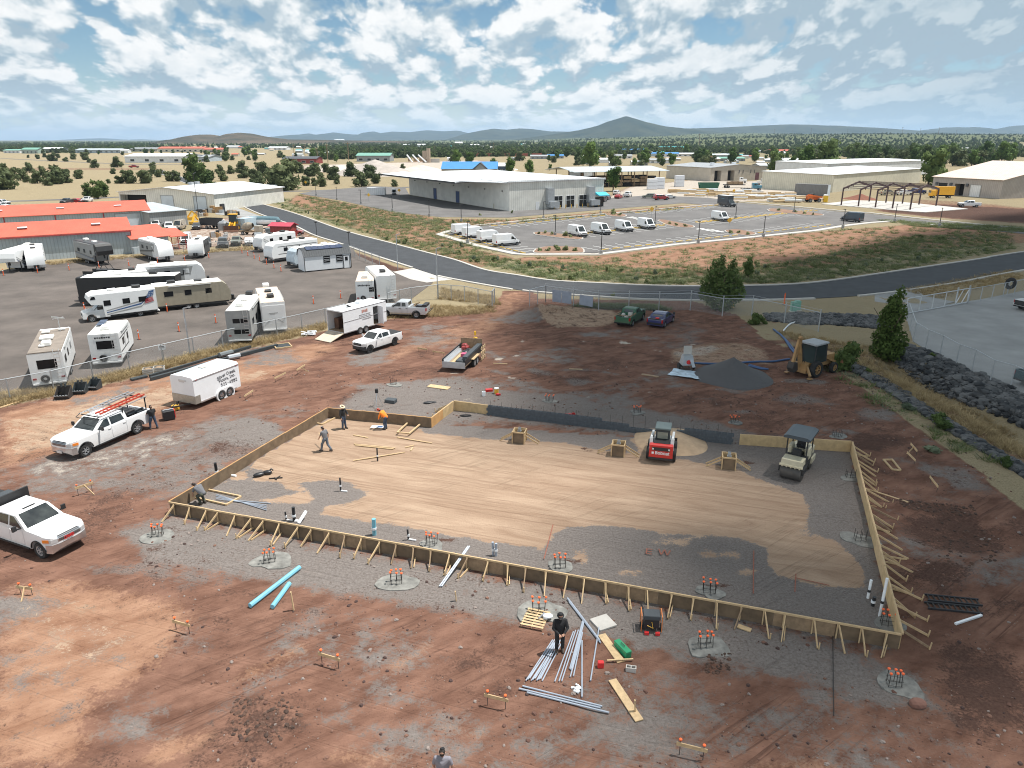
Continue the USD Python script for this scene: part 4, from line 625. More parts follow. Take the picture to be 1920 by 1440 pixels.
def vehicle(kind,name,label,cat_,loc,rz,paint,glassm=None,rim=None,group=None,scale=None,chrome_front=False,lift=0.0,lower=None,bumper=None,tonneau=None,simple=False,mirror=None):
    K = KINDS[kind]; x0,x1 = K['L']; W = K['W']; h = W / 2; r = K['r']; glassm = glassm or glass
    t = thing(name,label,cat_,loc,rz,group,scale); big = 6
    zt = max(z for _,z in K['cab']); zb = max(z for x,z in K['low'])
    sec = [(-h + .03,0),(-h,.75),(-h + .01,zb - .12),(-h + .05,zb + .02),(-h + .05 + (zt - zb) * (.22 if kind != 'van' else .06),zt - .1),(-h + .18 + (zt - zb) * .24,zt + .02)]; sec = sec + [(-y,z) for y,z in sec[::-1]]
    plan = plan_round(x0,x1,W,.55 if kind != 'van' else .8,.15)
    def make(d): return solid(K['low'],W,sec,plan,d) + solid(K['cab'],W,sec,plan if kind in ('van','suv') else None,d)
    arches = m3.Manifold.batch_boolean([m3.Manifold.cylinder(big,r * 1.22,circular_segments=28).rotate((90,0,0)).translate((a,big / 2,r + .02)) for a in K['wb']],m3.OpType.Add)
    core = box3(x0,x1,-h + .34,h - .34,.3,zb - .2)
    full = make(0); body = (full - arches) + (core ^ full)
    if K['bed']: body = body - box3(K['bed'][0],K['bed'][1],-h + .14,h - .14,.85,3)
    if not simple:
        for sx in K['seams']:
            for s in (-1,1): body = body - box3(sx,sx + .018,s * h - .03,s * h + .03,.55,zb - .02)
        for s in (-1,1): body = body - box3(K['seams'][0],K['seams'][-1],s * h - .02,s * h + .02,.52,.54)
    off = make(.012)
    part(t,'body',arr(body),paint,32)
    def patch(nm,region,m,keep=None): q = (keep or off) ^ region; return part(t,nm,arr(q - core) if 0 else arr(q),m,32) if q.num_tri() else None
    for i,w in enumerate(K['wins']):
        sl = seg(cross(w),0).extrude(big).rotate((90,0,0)).translate((0,big / 2,0)); cabo = solid(K['cab'],W,sec,plan if kind in ('van','suv') else None,.012)
        for s in (-1,1): patch('side_window',sl ^ box3(-5,5,min(0,s * 3),max(0,s * 3),0,4) - box3(-5,5,-h * .55,h * .55,0,5),glassm,cabo)
    cab = K['cab']; fx = [p for p in cab if p[0] > 0]; top = max(fx,key=lambda p: p[1] - abs(p[0]) * .01)
    xa,za = sorted(fx,key=lambda p: -p[1])[1]; xb,zbm = max(cab,key=lambda p: p[0]); n = U((zbm - za,-(xb - xa))); n = -n if n[0] < 0 else n
    wsz = [(-h * .80,zb + .05),(-h * .68,za - .02),(h * .68,za - .02),(h * .80,zb + .05)]
    cabo = solid(K['cab'],W,sec,None,.012); patch('windshield',ext_x(wsz,xa - .25,xb + .2) - solid(K['cab'],W,sec,None,-.05),glassm,cabo)
    if kind != 'van':
        xr = min(p[0] for p in cab); patch('rear_window',ext_x([(-h * .6,zb + .1),(-h * .55,zt - .14),(h * .55,zt - .14),(h * .6,zb + .1)],xr - .2,xr + (.8 if kind == 'sedan' else .35)) - solid(K['cab'],W,sec,None,-.05),glassm,cabo)
    zf = zb - .12; fr = x1 - .45
    cut = make(-.06)
    patch('grille',box3(fr,x1 + 1,-h * .58,h * .58,.78 * zf,zf - .02) - cut,chrome if chrome_front else trim); 
    if chrome_front:
        offg = make(.02)
        for k in range(5): q = offg ^ (box3(fr,x1 + 1,-h * .52,h * .52,.8 * zf + k * .055,.8 * zf + k * .055 + .03) - cut); part(t,'grille_slot',arr(q),trim)
    for s in (-1,1):
        y0,y1 = sorted((s * h * .6,s * h * 1.02)); patch('headlight',box3(fr - .1,x1 + 1,y0,y1,.76 * zf,.92 * zf) - cut,headl)
        if chrome_front: y0,y1 = sorted((s * h * .9,s * h * 1.03)); q = make(.018) ^ (box3(fr - .12,x1 - .22,y0,y1,.8 * zf,.93 * zf) - cut); part(t,'turn_signal',arr(q),amber)
    patch('front_bumper',box3(fr,x1 + 1,-h * 1.05,h * 1.05,.38,.7 * zf) - cut,bumper or trim); patch('rear_bumper',box3(x0 - 1,x0 + .16,-h * 1.05,h * 1.05,.4,.62) - cut,bumper or trim)
    for s in (-1,1): y0,y1 = sorted((s * h * .82,s * h * 1.03)); patch('taillight',box3(x0 - 1,x0 + .12,y0,y1,zb - .42,zb - .06) - cut,taill)
    if lower: 
        for s in (-1,1): y0,y1 = sorted((s * h * .9,s * h * 1.05)); patch('lower_panel',box3(K['wb'][0] + r * 1.25,K['wb'][1] - r * 1.25,y0,y1,.35,.62) ,lower)
    mx = max(p[0] for p in K['wins'][0]) - .12
    for s in (-1,1):
        part(t,'mirror',cat([bar((mx,s * (h - .08),zb + .02),(mx + .03,s * (h + .2),zb + .08),.06),bx(mx + .02,s * (h + .24),zb + .14,.1,.2,.26)]),mirror or trim)
        if not simple:
            for sx in K['seams'][:-1]: part(t,'door_handle',bx(sx + .16,s * (h + .012),zb - .16,.2,.03,.045),trim if paint is not car_white else paint)
    for a in K['wb']:
        for s in (-1,1): wheel(t,a,s * (h - .15),r,.27,rim,s)
    if kind in ('pickup','xcab') and not simple:
        for a in K['wb']:
            for s in (-1,1):
                ring = m3.Manifold.cylinder(.05,r * 1.3,circular_segments=28) - m3.Manifold.cylinder(.05,r * 1.2,circular_segments=28); q = ring.rotate((90,0,0)).translate((a,s * (h + .01) + .025,r + .02)) ^ box3(-5,5,-2,2,.5,2); part(t,'arch_trim',arr(q),trim)
        part(t,'step_bar',cat([bar((K['wb'][0] + .75,s * (h - .02),.42),(K['wb'][1] - .7,s * (h - .02),.42),.12,.07) for s in (-1,1)]),trim)
    if tonneau: part(t,'bed_cover',bx((K['bed'][0] + K['bed'][1]) / 2,0,zb + .0,K['bed'][1] - K['bed'][0] + .1,W - .22,.05),tonneau)
    return t
def by_wheels(a,b,side=1,track=.86,scale=1.0):
    """Ground position and heading from the pixels where the near front (a) and near rear (b) wheels stand; side +1: the near side is the left one."""
    p,q = G(*a),G(*b); d = U(p - q); n = np.array([-d[1],d[0]]); c = (p + q) / 2 - n * side * track * scale
    return (c[0],c[1],zat(*c)),math.atan2(d[1],d[0]),float(np.linalg.norm(p - q))
# the pickup with ladders
loc,rz,wbl = by_wheels((161,855),(257,812)); s = wbl / 4.0
gmc = vehicle('pickup','pickup_truck','white crew cab pickup with red ladders on its roof rack','pickup truck',loc,rz,car_white,chrome_front=True,bumper=chrome,scale=s)
[part(gmc,'rack_post',m_,trim) for m_ in ([bar((-3.05,y,1.3),(-3.05,y,2.25),.06) for y in (-.85,.85)] + [bar((-3.05,-.95,2.25),(-3.05,.95,2.25),.07),bar((-1.15,-.85,1.3),(-1.2,-.85,2.2),.05),bar((-1.15,.85,1.3),(-1.2,.85,2.2),.05),bar((-1.2,-.95,2.2),(-1.2,.95,2.2),.06),bar((.5,-.8,2.08),(.5,.8,2.08),.05)])]
part(gmc,'rack_rail',cat([bar((-3.2,y,2.3),(.6,y,2.12),.06,.05) for y in (-.9,.9)]),alu); part(gmc,'rack_loop',tube([(.5,-.9,2.14),(.95,-.75,2.06),(1.0,0,2.05),(.95,.75,2.06),(.5,.9,2.14)],.025,5),trim)
part(gmc,'bed_tank',arr(rbox(-2.4,-1.6,-.6,.6,.86,1.65,.1)),black); part(gmc,'cargo',cat([bx(-2.8,.3,1.1,.6,.7,.5),bx(-2.7,-.5,1.0,.7,.4,.3),bar((-3.1,.5,1.42),(-1.7,.6,1.45),.12)]),blk_grey); part(gmc,'plate',bx(3.05,0,.6,.03,.42,.16),plate_m)
def ladder(name,label,y,m,z0=2.36,z1=2.2):
    t = thing(name,label,'ladder',loc,rz,scale=s)
    for k in (-.22,.22): part(t,'rail',bar((-3.3,y + k,z0),(.3,y + k * .9,z1),.05,.1),m)
    for i in range(12): u = (i + .5) / 12; part(t,'rung',bar((-3.3 + 3.6 * u,y - .22,z0 + (z1 - z0) * u),(-3.3 + 3.6 * u,y + .22,z0 + (z1 - z0) * u),.05),alu if m is not red_fib else red_fib)
red_fib = mat('fibreglass_red',(.42,.055,.03),.5); ladder('ladder','red fibreglass ladder on the white pickup, nearer the viewer',.42,red_fib); ladder('ladder','grey aluminium ladder on the far side of the white pickup rack',-.5,alu,2.4,2.22)
# the smaller pickup
loc2,rz2,w2 = by_wheels((695,663),(741,648)); co = vehicle('pickup','pickup_truck','white pickup with black bed cover and black front by the haul road','pickup truck',loc2,rz2,car_white,rim=rim_dark,scale=.86,tonneau=trim,mirror=car_white)
loc3,rz3,w3 = by_wheels((723,595),(779,597)); fs = vehicle('xcab','pickup_truck','silver extended cab pickup behind the open white trailer','pickup truck',loc3,rz3,car_silver,rim=rim_m,scale=.98,lower=car_tan,bumper=chrome)
part(fs,'bed_box',cat([bx(-2.9,.0,1.35,.5,1.6,.5),bx(-2.2,.5,1.2,.7,.5,.5)]),black); part(fs,'cargo',cat([bar((-1.3,-.5,1.3),(-2.2,.4,1.75),.1),bar((-1.5,.2,1.3),(-2.0,-.6,1.6),.12)]),wood_dark); part(fs,'rear_hitch',tube([(-3.2,-.4,.8),(-3.7,-.2,1.1),(-3.7,.3,1.0),(-3.3,.5,.7)],.04,5),steel_dark)
# the flatbed at the left edge: seen from its front right corner
pa,pb = G(98,1036,.45),G(169,1008,.45); fw = np.array([math.cos(-.42),math.sin(-.42)]); c = (pa + pb) / 2 - fw * 2.95
fb = vehicle('pickup','flatbed_truck','white crew cab truck with a black flatbed at the left edge','truck',(c[0],c[1],0),math.atan2(fw[1],fw[0]),car_white,chrome_front=True,bumper=chrome,rim=rim_m)
part(fb,'flatbed',cat([bx(-3.1,0,1.42,3.3,2.35,.14),bx(-1.52,0,1.85,.1,2.2,.85)]),trim); part(fb,'bed_box',arr(rbox(-2.75,-2.0,-.5,.85,1.5,1.95,.04)),blk_grey); part(fb,'spare_parts',cat([ell((-2.2,-.75,1.6),(.25,.2,.15),2),ell((-2.9,-.4,1.6),(.2,.2,.16),1)]),concrete); part(fb,'bed_light',bx(.2,0,2.0,.08,.6,.05),trim); part(fb,'emblem',text_on('GMC',.16,(3.065,.2,.98),(0,-1,0),(0,0,1),.02),red_m)
# cars across the yard
loc4,rz4,_ = by_wheels((1257,606),(1247,612.5),-1,.75); bl = vehicle('sedan','sedan','dark blue sedan with its boot lid raised in the red yard','car',loc4,rz4,car_blue,scale=1.02)
part(bl,'boot_lid',mv(ry(bx(-.35,0,0,.75,1.4,.06),-1.1),(-1.55,0,1.15)),car_blue); part(bl,'boot_interior',bx(-1.95,0,.98,.6,1.3,.1),trim); part(bl,'toolbox',bx(-2.0,-.2,1.08,.25,.35,.15),red_m)
loc5,rz5,_ = by_wheels((1203,601),(1188,610.5),-1,.8); gt = vehicle('xcab','flatbed_truck','old green lifted pickup with a rusty open rear bed in the yard','truck',loc5,rz5,car_green,scale=.92,lift=.3)
part(gt,'bed_frame',cat([bar((-3.1,y,1.5),(-1.1,y,1.5),.06) for y in (-.95,.95)] + [bar((-3.1,-.95,1.5),(-3.1,.95,1.5),.06)] + [bar((-3.1 + k * .5,y,1.1),(-3.1 + k * .5,y,1.5),.05) for k in range(5) for y in (-.95,.95)]),wood_dark); part(gt,'cargo',cat([ell((-2.0,.3,1.3),(.3,.25,.25),1),ell((-2.6,-.3,1.2),(.35,.25,.25),1),bx(-1.5,-.4,1.35,.3,.5,.4)]),concrete)
# ---------------------------------------------------------------- trailers
tr_white = mat('trailer_white',(.72,.73,.745),.4,0,.05,1.2,dirt=.25,coat=.2); tr_roof = mat('trailer_roof',(.46,.53,.58),.5,.1,.12,1.5); checker = mat('checker_plate',(.34,.32,.28),.45,.5,.2,8); letter = mat('lettering_black',(.015,.015,.02),.5,var=.02)
def pairs(t,xs,h,r,w=.22,rim=None):
    for x in xs:
        for s in (-1,1): wheel(t,x,s * h,r,w,rim,s)
pf,pr = G(368,760,.35),G(452,725.5,.35); d = U(pf - pr); n = np.array([-d[1],d[0]]); L = float(np.linalg.norm(pf - pr)); W = 2.35; c = (pf + pr) / 2 - n * (W / 2)
ct = thing('enclosed_trailer','white enclosed cargo trailer with black lettering on its side','trailer',(c[0],c[1],0),math.atan2(d[1],d[0])); hl = L / 2
shell = ext_x([(-W / 2,.42),(-W / 2,2.35),(-W / 2 + .12,2.5),(0,2.58),(W / 2 - .12,2.5),(W / 2,2.35),(W / 2,.42)],-hl,hl)
part(ct,'body',arr(shell),tr_white,25); part(ct,'roof',arr(ext_x([(-W / 2 + .14,2.505),(0,2.61),(W / 2 - .14,2.505),(0,2.45)],-hl + .1,hl - .55)),tr_roof); part(ct,'roof_vent',bx(.2,.0,2.63,.45,.45,.08),concrete)
part(ct,'stone_guard',cat([bx(hl + .012,0,.74,.02,W + .03,.64),bx(hl - .25,W / 2 + .01,.74,.5,.02,.64),bx(hl - .25,-W / 2 - .01,.74,.5,.02,.64)]),checker); part(ct,'trim',cat([bx(0,s * (W / 2 + .012),2.3,L,.03,.08) for s in (-1,1)] + [bx(0,s * (W / 2 + .012),.45,L - 1.0,.03,.12) for s in (-1,1)]),alu)
for x in (hl - .3,-hl + .25): part(ct,'marker_light',bx(x,W / 2 + .03,2.3,.14,.02,.07),taill)
part(ct,'front_logo',cat([bx(hl + .015,.1,2.2,.02,.8,.12),bx(hl + .015,.0,2.1,.02,.5,.08)]),car_silver); part(ct,'fender',arr((m3.Manifold.cylinder(.12,.52,circular_segments=28).rotate((90,0,0)).translate((-hl * .25 + .42,W / 2 + .13,.36)) + m3.Manifold.cylinder(.12,.52,circular_segments=28).rotate((90,0,0)).translate((-hl * .25 - .42,W / 2 + .13,.36)) + box3(-hl * .25 - .42,-hl * .25 + .42,W / 2 + .01,W / 2 + .13,.4,.88)) - m3.Manifold.batch_boolean([m3.Manifold.cylinder(1,.42,circular_segments=28).rotate((90,0,0)).translate((-hl * .25 + k,W / 2 + .6,.36)) for k in (-.42,.42)],m3.OpType.Add)),tr_white)
pairs(ct,(-hl * .25 + .42,-hl * .25 - .42),W / 2 - .0,.36,.22,chrome); part(ct,'tongue',cat([bar((hl,y,.4),(hl + 1.2,0,.42),.1,.1) for y in (-.6,.6)] + [bar((hl + .7,0,.1),(hl + .7,0,.75),.08)]),steel_dark); part(ct,'jack_box',arr(rbox(hl + .6,hl + 1.0,-.35,.1,.1,.45,.03)),yel_m)
yl = W / 2 + .01
for s,x0,z,hh,sl in (('Silver',.02,1.62,.25,.17),('Creek',-.98,1.79,.25,.0),('Floors, Inc.',-.12,1.38,.24,.06),('521-4282',-.28,1.03,.25,0)): part(ct,'lettering',text_on(s,hh,(x0,yl,z),(-1,0,sl),(0.1,0,1),.008,False),letter)
def scribble(t,x,y,z,dx,dy,w,h,n,m): part(t,'lettering',cat([bx(x + dx * w * (k + .5) / n,y + dy * w * (k + .5) / n,z + (.1 * h if k % 2 else 0),abs(dx) * w / n * .7 + .012,abs(dy) * w / n * .7 + .012,h * (1 if k % 3 else 1.3)) for k in range(n)]),m)
scribble(ct,-hl + 1.0,yl,1.2,-1,0,.5,.05,7,car_grey)
# the open car hauler
pr,pf = G(646,629,.35),G(725.5,605.5,.35); d = U(pf - pr); n = np.array([-d[1],d[0]]); L = float(np.linalg.norm(pf - pr)); c = (pf + pr) / 2 + n * 1.2
hauler = thing('enclosed_trailer','white enclosed trailer with open rear ramp and side door','trailer',(c[0],c[1],0),math.atan2(d[1],d[0])); hl = L / 2; W = 2.4; z1 = 2.85
sh = box3(-hl,hl,-W / 2,W / 2,.5,z1) - box3(-hl - .1,hl - .1,-W / 2 + .05,W / 2 - .05,.6,z1 - .12) - box3(hl * .36,hl * .36 + .75,-W / 2 - .1,-W / 2 + .1,.6,z1 - .3)
part(hauler,'body',arr(sh),tr_white); part(hauler,'side_door',bx(hl * .36 + .78,-W / 2 - .38,1.6,.05,.72,1.9),tr_white); part(hauler,'floor',bx(-.05,0,.62,L - .3,W - .14,.03),wood_dark); part(hauler,'ramp',arr(m3.Manifold.batch_hull([box3(-hl - 1.95,-hl - 1.9,-W / 2 + .06,W / 2 - .06,.02,.06),box3(-hl - .08,-hl - .02,-W / 2 + .06,W / 2 - .06,.5,.58)])),mat('ramp_wood',(.52,.44,.34),.8,var=.15)); part(hauler,'air_conditioner',arr(rbox(hl * .1,hl * .1 + .95,-.1,.6,z1,z1 + .28,.08)),pvc_white,30); part(hauler,'roof_vent',mv(ry(bx(0,0,0,.5,.5,.04),.5),(-hl * .4,0,z1 + .14)),trim)
part(hauler,'cargo',cat([bx(-hl * .5,.7,1.2,1.6,.6,1.1),bx(0,-.6,1.0,1.2,.6,.8),cyl((-hl * .7,-.4,.65),(-hl * .7,-.4,1.7),.2)]),mat('rust_tools',(.10,.05,.03),.8,var=.5)); pairs(hauler,(-.1,-.95),W / 2 - .02,.38,.24)
part(hauler,'edge_trim',cat([bx(0,-W / 2 - .012,z,L,.02,.05) for z in (.58,1.7,z1 - .03)]),alu)
for x,z,w,h_,n,m in ((-.55,2.36,.9,.26,4,mat('faded_red',(.45,.22,.18),.6)),(-.95,2.02,1.7,.09,14,car_silver),(-.95,1.84,1.7,.08,15,car_silver),(-.5,1.5,1.3,.12,9,car_silver)): scribble(hauler,x,-W / 2 - .012,z,1,0,w,h_,n,m)
# the loaded equipment trailer
pA,pB = G(832,690,.4),G(870,692,.4); d = U(pB - pA); fwd = U(G(908,655,.4) - pB); W = float(np.linalg.norm(pB - pA)); c = (pA + pB) / 2 + fwd * 2.7
et = thing('equipment_trailer','open steel trailer loaded with tools and pipes in the red yard','trailer',(c[0],c[1],0),math.atan2(fwd[1],fwd[0])); W = 2.1
part(et,'deck',bx(0,0,.62,5.4,W,.08),wood_dark); part(et,'tailgate',bx(-2.72,0,.72,.06,W,.55),galv); part(et,'front_panel',bx(2.7,0,1.25,.06,W,1.0),wood_dark); part(et,'side_rail',cat([bx(0,s * W / 2,.98,5.4,.06,.5) for s in (-1,1)]),black); pairs(et,(.35,-.45),W / 2 + .12,.36,.22); part(et,'fender',arr((box3(-1.0,.9,-W / 2 - .28,-W / 2 - .02,.78,.84) + box3(-1.0,.9,W / 2 + .02,W / 2 + .28,.78,.84))),wood); part(et,'tongue',bar((2.7,0,.55),(4.0,0,.5),.15),steel_dark)
part(et,'side_box',bx(.2,-W / 2 + .22,1.05,4.6,.42,.62),blk_grey)
def onet(nm,lab,cat_,m,mesh): return solo(nm,mv(mesh,c_et,rz_et),m,lab,cat_)
c_et,rz_et = np.append(c,0),math.atan2(fwd[1],fwd[0])
onet('trough','long pale metal trough lying on the open trailer','trough',alu,cat([bx(-.4,.72,.85,4.4,.5,.25),bx(-.4,.95,1.0,4.4,.05,.3)])); onet('lumber','stack of boards lying on the open trailer','lumber',wood,cat([bx(-.4,.2 + k * .1,.75,4.0,.09,.12) for k in range(3)])); onet('plate_compactor','red machine at the front of the open trailer','machine',mat('engine_red',(.22,.03,.03),.6),cat([bx(1.7,.3,.95,.7,.6,.5),bar((1.4,.2,1.0),(.9,.1,1.7),.05),ell((2.1,.5,1.2),(.3,.3,.2),1)]))
onet('tool_case','pink and purple tool case on the open trailer','case',mat('pink_case',(.4,.08,.16),.5),bx(-.4,-.25,.95,.6,.5,.45)); onet('hose_reel','dark purple hose heap on the open trailer','hose',abs_black,cat([ell((.5,-.1,.95),(.5,.35,.28),2),ell((1.1,-.2,.95),(.3,.3,.3),1)])); onet('sack','grey tarp covered load at the rear of the open trailer','tarp',blk_grey,arr(rbox(-2.3,-1.2,-.7,.0,.68,1.05,.12)))
onet('pallet','pale pallet leaning on the front corner of the open trailer','pallet',wood,cat([bx(1.9 + dx,-W / 2 - .32,.2 + dz,.28,.05,.28) for dx in (-.5,0,.5) for dz in (0,.5,1.0)] + [bx(1.9,-W / 2 - .28,.12 + dz,1.3,.04,.1) for dz in (0,.35,.7,1.05)])); onet('tamper','yellow tamper standing behind the loaded trailer','tamper',yel_m,cat([bx(2.9,-.3,1.5,.3,.35,.6),bx(2.9,-.3,1.0,.25,.3,.4),cyl((2.9,-.3,2.0),(2.9,-.3,2.4),.1)]))
# ---------------------------------------------------------------- recreational vehicles
rv_white = mat('rv_white',(.70,.71,.71),.4,0,.05,.8,dirt=.22,coat=.2); rv_roof = mat('rv_roof',(.74,.73,.70),.7,var=.1,sc=1.2); rv_beige = mat('rv_roof_beige',(.56,.46,.38),.7,var=.15,sc=1.5); rv_brown = mat('rv_roof_brown',(.22,.185,.155),.8,var=.2,sc=1.5); rv_grey = mat('rv_grey',(.30,.305,.30),.5,dirt=.2); rv_dark = mat('rv_charcoal',(.045,.05,.055),.45,dirt=.2); rv_tan = mat('rv_tan',(.30,.265,.20),.5,dirt=.25); rv_black = mat('rv_black',(.015,.015,.016),.45); rv_blue = mat('rv_blue_decal',(.05,.10,.22),.4); solar = mat('solar_cell',(.02,.035,.085),.2,coat=.5,var=.3,sc=5); rv_win = mat('rv_window',(.008,.009,.011),.3,spec=.25)
def rv(label,a,b,mode,L,Hh=3.1,nose='travel',side=None,roof=None,deco='stripe',W=2.45,name='travel_trailer',rear='window',ladder_=True,units=2,extra=None,z0=.55,group=None,sc=1.0,bodym=None,capm=None):
    p,q = G(*a,z0),G(*b,z0); e = U(q - p); m = (p + q) / 2; nr = np.array([-e[1],e[0]])
    if mode == 'rear': f,c = nr,m + nr * L / 2 * sc
    elif mode == 'front': f,c = -nr,m + nr * L / 2 * sc
    elif mode == 'left': f,c = -e,m + nr * W / 2 * sc
    else: f,c = e,m + nr * W / 2 * sc
    t = thing(name,label,'motorhome' if nose == 'classc' else 'camper trailer',(c[0],c[1],0),math.atan2(f[1],f[0]),group,sc); hl,hw,side = L / 2,W / 2,side or rv_white
    if nose == 'travel': prof = [(-hl,z0),(-hl,Hh - .08),(-hl + .1,Hh),(hl - 1.0,Hh),(hl - .35,Hh - .5),(hl,Hh - 1.35),(hl,z0 + .45),(hl - .3,z0)]
    elif nose == 'fifth': prof = [(-hl,z0),(-hl,Hh - .08),(-hl + .1,Hh),(hl - .9,Hh + .12),(hl - .25,Hh - .35),(hl,Hh - 1.1),(hl - .1,1.75),(hl - 1.9,1.7),(hl - 2.1,z0)]
    elif nose == 'classc': prof = [(-hl,z0),(-hl,Hh - .05),(-hl + .1,Hh),(hl - .9,Hh),(hl - .35,Hh - .25),(hl - .2,Hh - .7),(hl - .5,2.0),(hl - 1.6,1.9),(hl - 1.7,z0)]
    else: prof = [(-hl,z0),(-hl,Hh),(hl - .1,Hh),(hl,Hh - .1),(hl,z0)]
    ymask = [(-hw,0),(-hw,Hh - .12),(-hw + .1,Hh + .02),(0,Hh + .15),(hw - .1,Hh + .02),(hw,Hh - .12),(hw,0)]
    def make(d): return seg(cross(prof),d).extrude(W + 2).rotate((90,0,0)).translate((0,hw + 1,0)) ^ seg(cross(ymask),d).extrude(40).rotate((90,0,90)).translate((-20,0,0))
    full = make(0); pt = part(t,'body',arr(full),side,25); o1 = make(.01); o2 = make(.018)
    def patch(nm,reg,mm,k=o1): v = k ^ reg; return part(t,nm,arr(v),mm,25) if v.num_tri() else None
    if capm or nose == 'travel': patch('front_cap',box3(hl - (1.2 if nose != 'classc' else .9),hl + 1,-3,3,0,5) - make(-.05),capm or rv_white)
    patch('roof',box3(-9,hl - .6,-3,3,Hh - .06,5) - make(-.05),roof or rv_roof,o2)
    if rear: patch('rear_wall',box3(-hl - 1,-hl + .03,-3,3,0,Hh - .1),bodym or rv_white)
    for s in (-1,1):
        y0,y1 = sorted((s * (hw - .05),s * (hw + .2)))
        if deco == 'stripe':
            for k,(mm,zz,wd) in enumerate(((rv_grey,1.35,.16),(rv_dark,1.1,.1),(rv_blue,.95,.07))): patch('decal',ext_y([(-hl + .2,zz + .5),(-hl + .2,zz + .5 + wd),(hl - 2.5,zz + wd),(hl - .5,zz + 1.0 + wd),(hl - .5,zz + 1.0),(hl - 2.4,zz)],y0,y1),mm)
        if deco == 'dark': patch('decal',ext_y([(-hl + .02,z0 + .02),(-hl + .02,Hh - .5),(hl - 1.5,Hh - .35),(hl - 2.4,z0 + .02)],y0,y1),rv_grey); patch('decal',ext_y([(-hl + .1,1.0),(-hl + .1,1.3),(hl - 2.2,1.9),(hl - 1.9,1.7)],y0,y1),rv_dark,o2)
        if deco == 'lines':
            for zz in (1.3,2.5): patch('decal',box3(-hl + .2,hl - 1.2,y0,y1,zz,zz + .09),rv_black)
            for x in (-hl * .3,hl * .25): patch('decal',ext_y([(x,1.3),(x + .1,1.3),(x + .6,2.5),(x + .5,2.5)],y0,y1),rv_black)
        if deco == 'swoosh':
            for k,mm in enumerate((rv_grey,rv_blue,rv_grey)): patch('decal',ext_y([(hl - 1.9,.7 + k * .22),(hl - 1.9,.8 + k * .22),(-hl + 1.6,1.35 + k * .3),(-hl + .5,Hh - .5 + k * .12),(-hl + .3,Hh - .7 + k * .12),(-hl + 1.7,1.15 + k * .3)],y0,y1),mm)
        xs = [(-hl * .62,1.0),(-hl * .12,.75),(hl * .42,.7)] if L > 6 else [(-hl * .45,.8),(hl * .25,.6)]
        for x,w in xs: patch('window',box3(x - w / 2,x + w / 2,y0,y1,1.75,2.35),rv_win,o2)
        if s < 0:
            dx = hl * .66 if nose != 'classc' else -hl * .3
            if nose in ('travel','box'): dx = hl * .45
            patch('door',box3(dx - .36,dx + .36,y0,y1,z0 + .15,2.55),bodym or side,o2)
        patch('skirt',box3(-hl + .1,hl - (2.2 if nose in ('fifth','classc') else .3),y0,y1,z0,z0 + .16),rv_black,o2)
        part(t,'awning',cyl((-hl * .6,s * (hw + .06),Hh - .2),(hl * .5,s * (hw + .06),Hh - .2),.06,n=6),rv_grey) if s < 0 else None
    if rear == 'window': patch('rear_window',box3(-hl - 1,-hl + .1,-.75,.65,1.75,2.5),rv_win,o2)
    if rear == 'small':
        for zz in (1.1,2.2):
            for y in (-.6,.15): patch('rear_window',box3(-hl - 1,-hl + .1,y - .3,y + .38,zz,zz + .45),rv_win,o2)
    if rear == 'ramp': part(t,'ramp_door',bx(-hl - .03,0,1.85,.04,W - .2,Hh - 1.0),rv_white); part(t,'decal',cat([bx(-hl - .055,0,2.3,.01,.9,.06),bx(-hl - .055,.1,2.2,.01,.5,.05),mv(rx(bar((-.0,-.9,0),(0,-.35,.45),.01,.05),0),(-hl - .055,0,1.2)),bar((-hl - .055,.9,1.2),(-hl - .055,.35,1.65),.05,.01)]),rv_grey)
    if rear == 'logo': scribble(t,-hl - .02,.85,2.5,0,-1,1.5,.16,9,rv_dark); patch('rear_window',box3(-hl - 1,-hl + .1,-1.1,-.5,1.7,2.3),rv_win,o2)
    if ladder_ and rear: 
        for y in (-hw + .2,-hw + .6): part(t,'ladder_rail',tube([(-hl - .12,y,.9),(-hl - .12,y,Hh),(-hl + .2,y,Hh + .1)],.02,5),alu)
        for k in range(7): part(t,'ladder_rung',bar((-hl - .12,-hw + .2,1.0 + k * .32),(-hl - .12,-hw + .6,1.0 + k * .32),.035),alu)
    if rear in ('window','logo'): part(t,'spare_tyre',mv(ry(lathe([(.14,-.08),(.3,-.1),(.34,0),(.3,.1),(.14,.08)],16),math.pi / 2),(-hl - .16,.25,.95)),rubber)
    if rear:
        part(t,'bumper',bx(-hl - .12,0,z0 - .02,.12,W - .1,.12),rv_white)
        for s in (-1,1): part(t,'taillight',bx(-hl - .02,s * (hw - .22),.95,.04,.26,.14),taill)
    for k in range(units): x = -hl * .5 + k * hl * .7; part(t,'air_conditioner' if k % 2 == 0 else 'roof_vent',arr(rbox(x - .45,x + .45,-.35,.35,Hh + .08,Hh + (.38 if k % 2 == 0 else .22),.08)),[rv_black,rv_white,rv_roof][(k + int(L * 10)) % 3] if k else (rv_roof if int(L * 7) % 2 else rv_black),30)
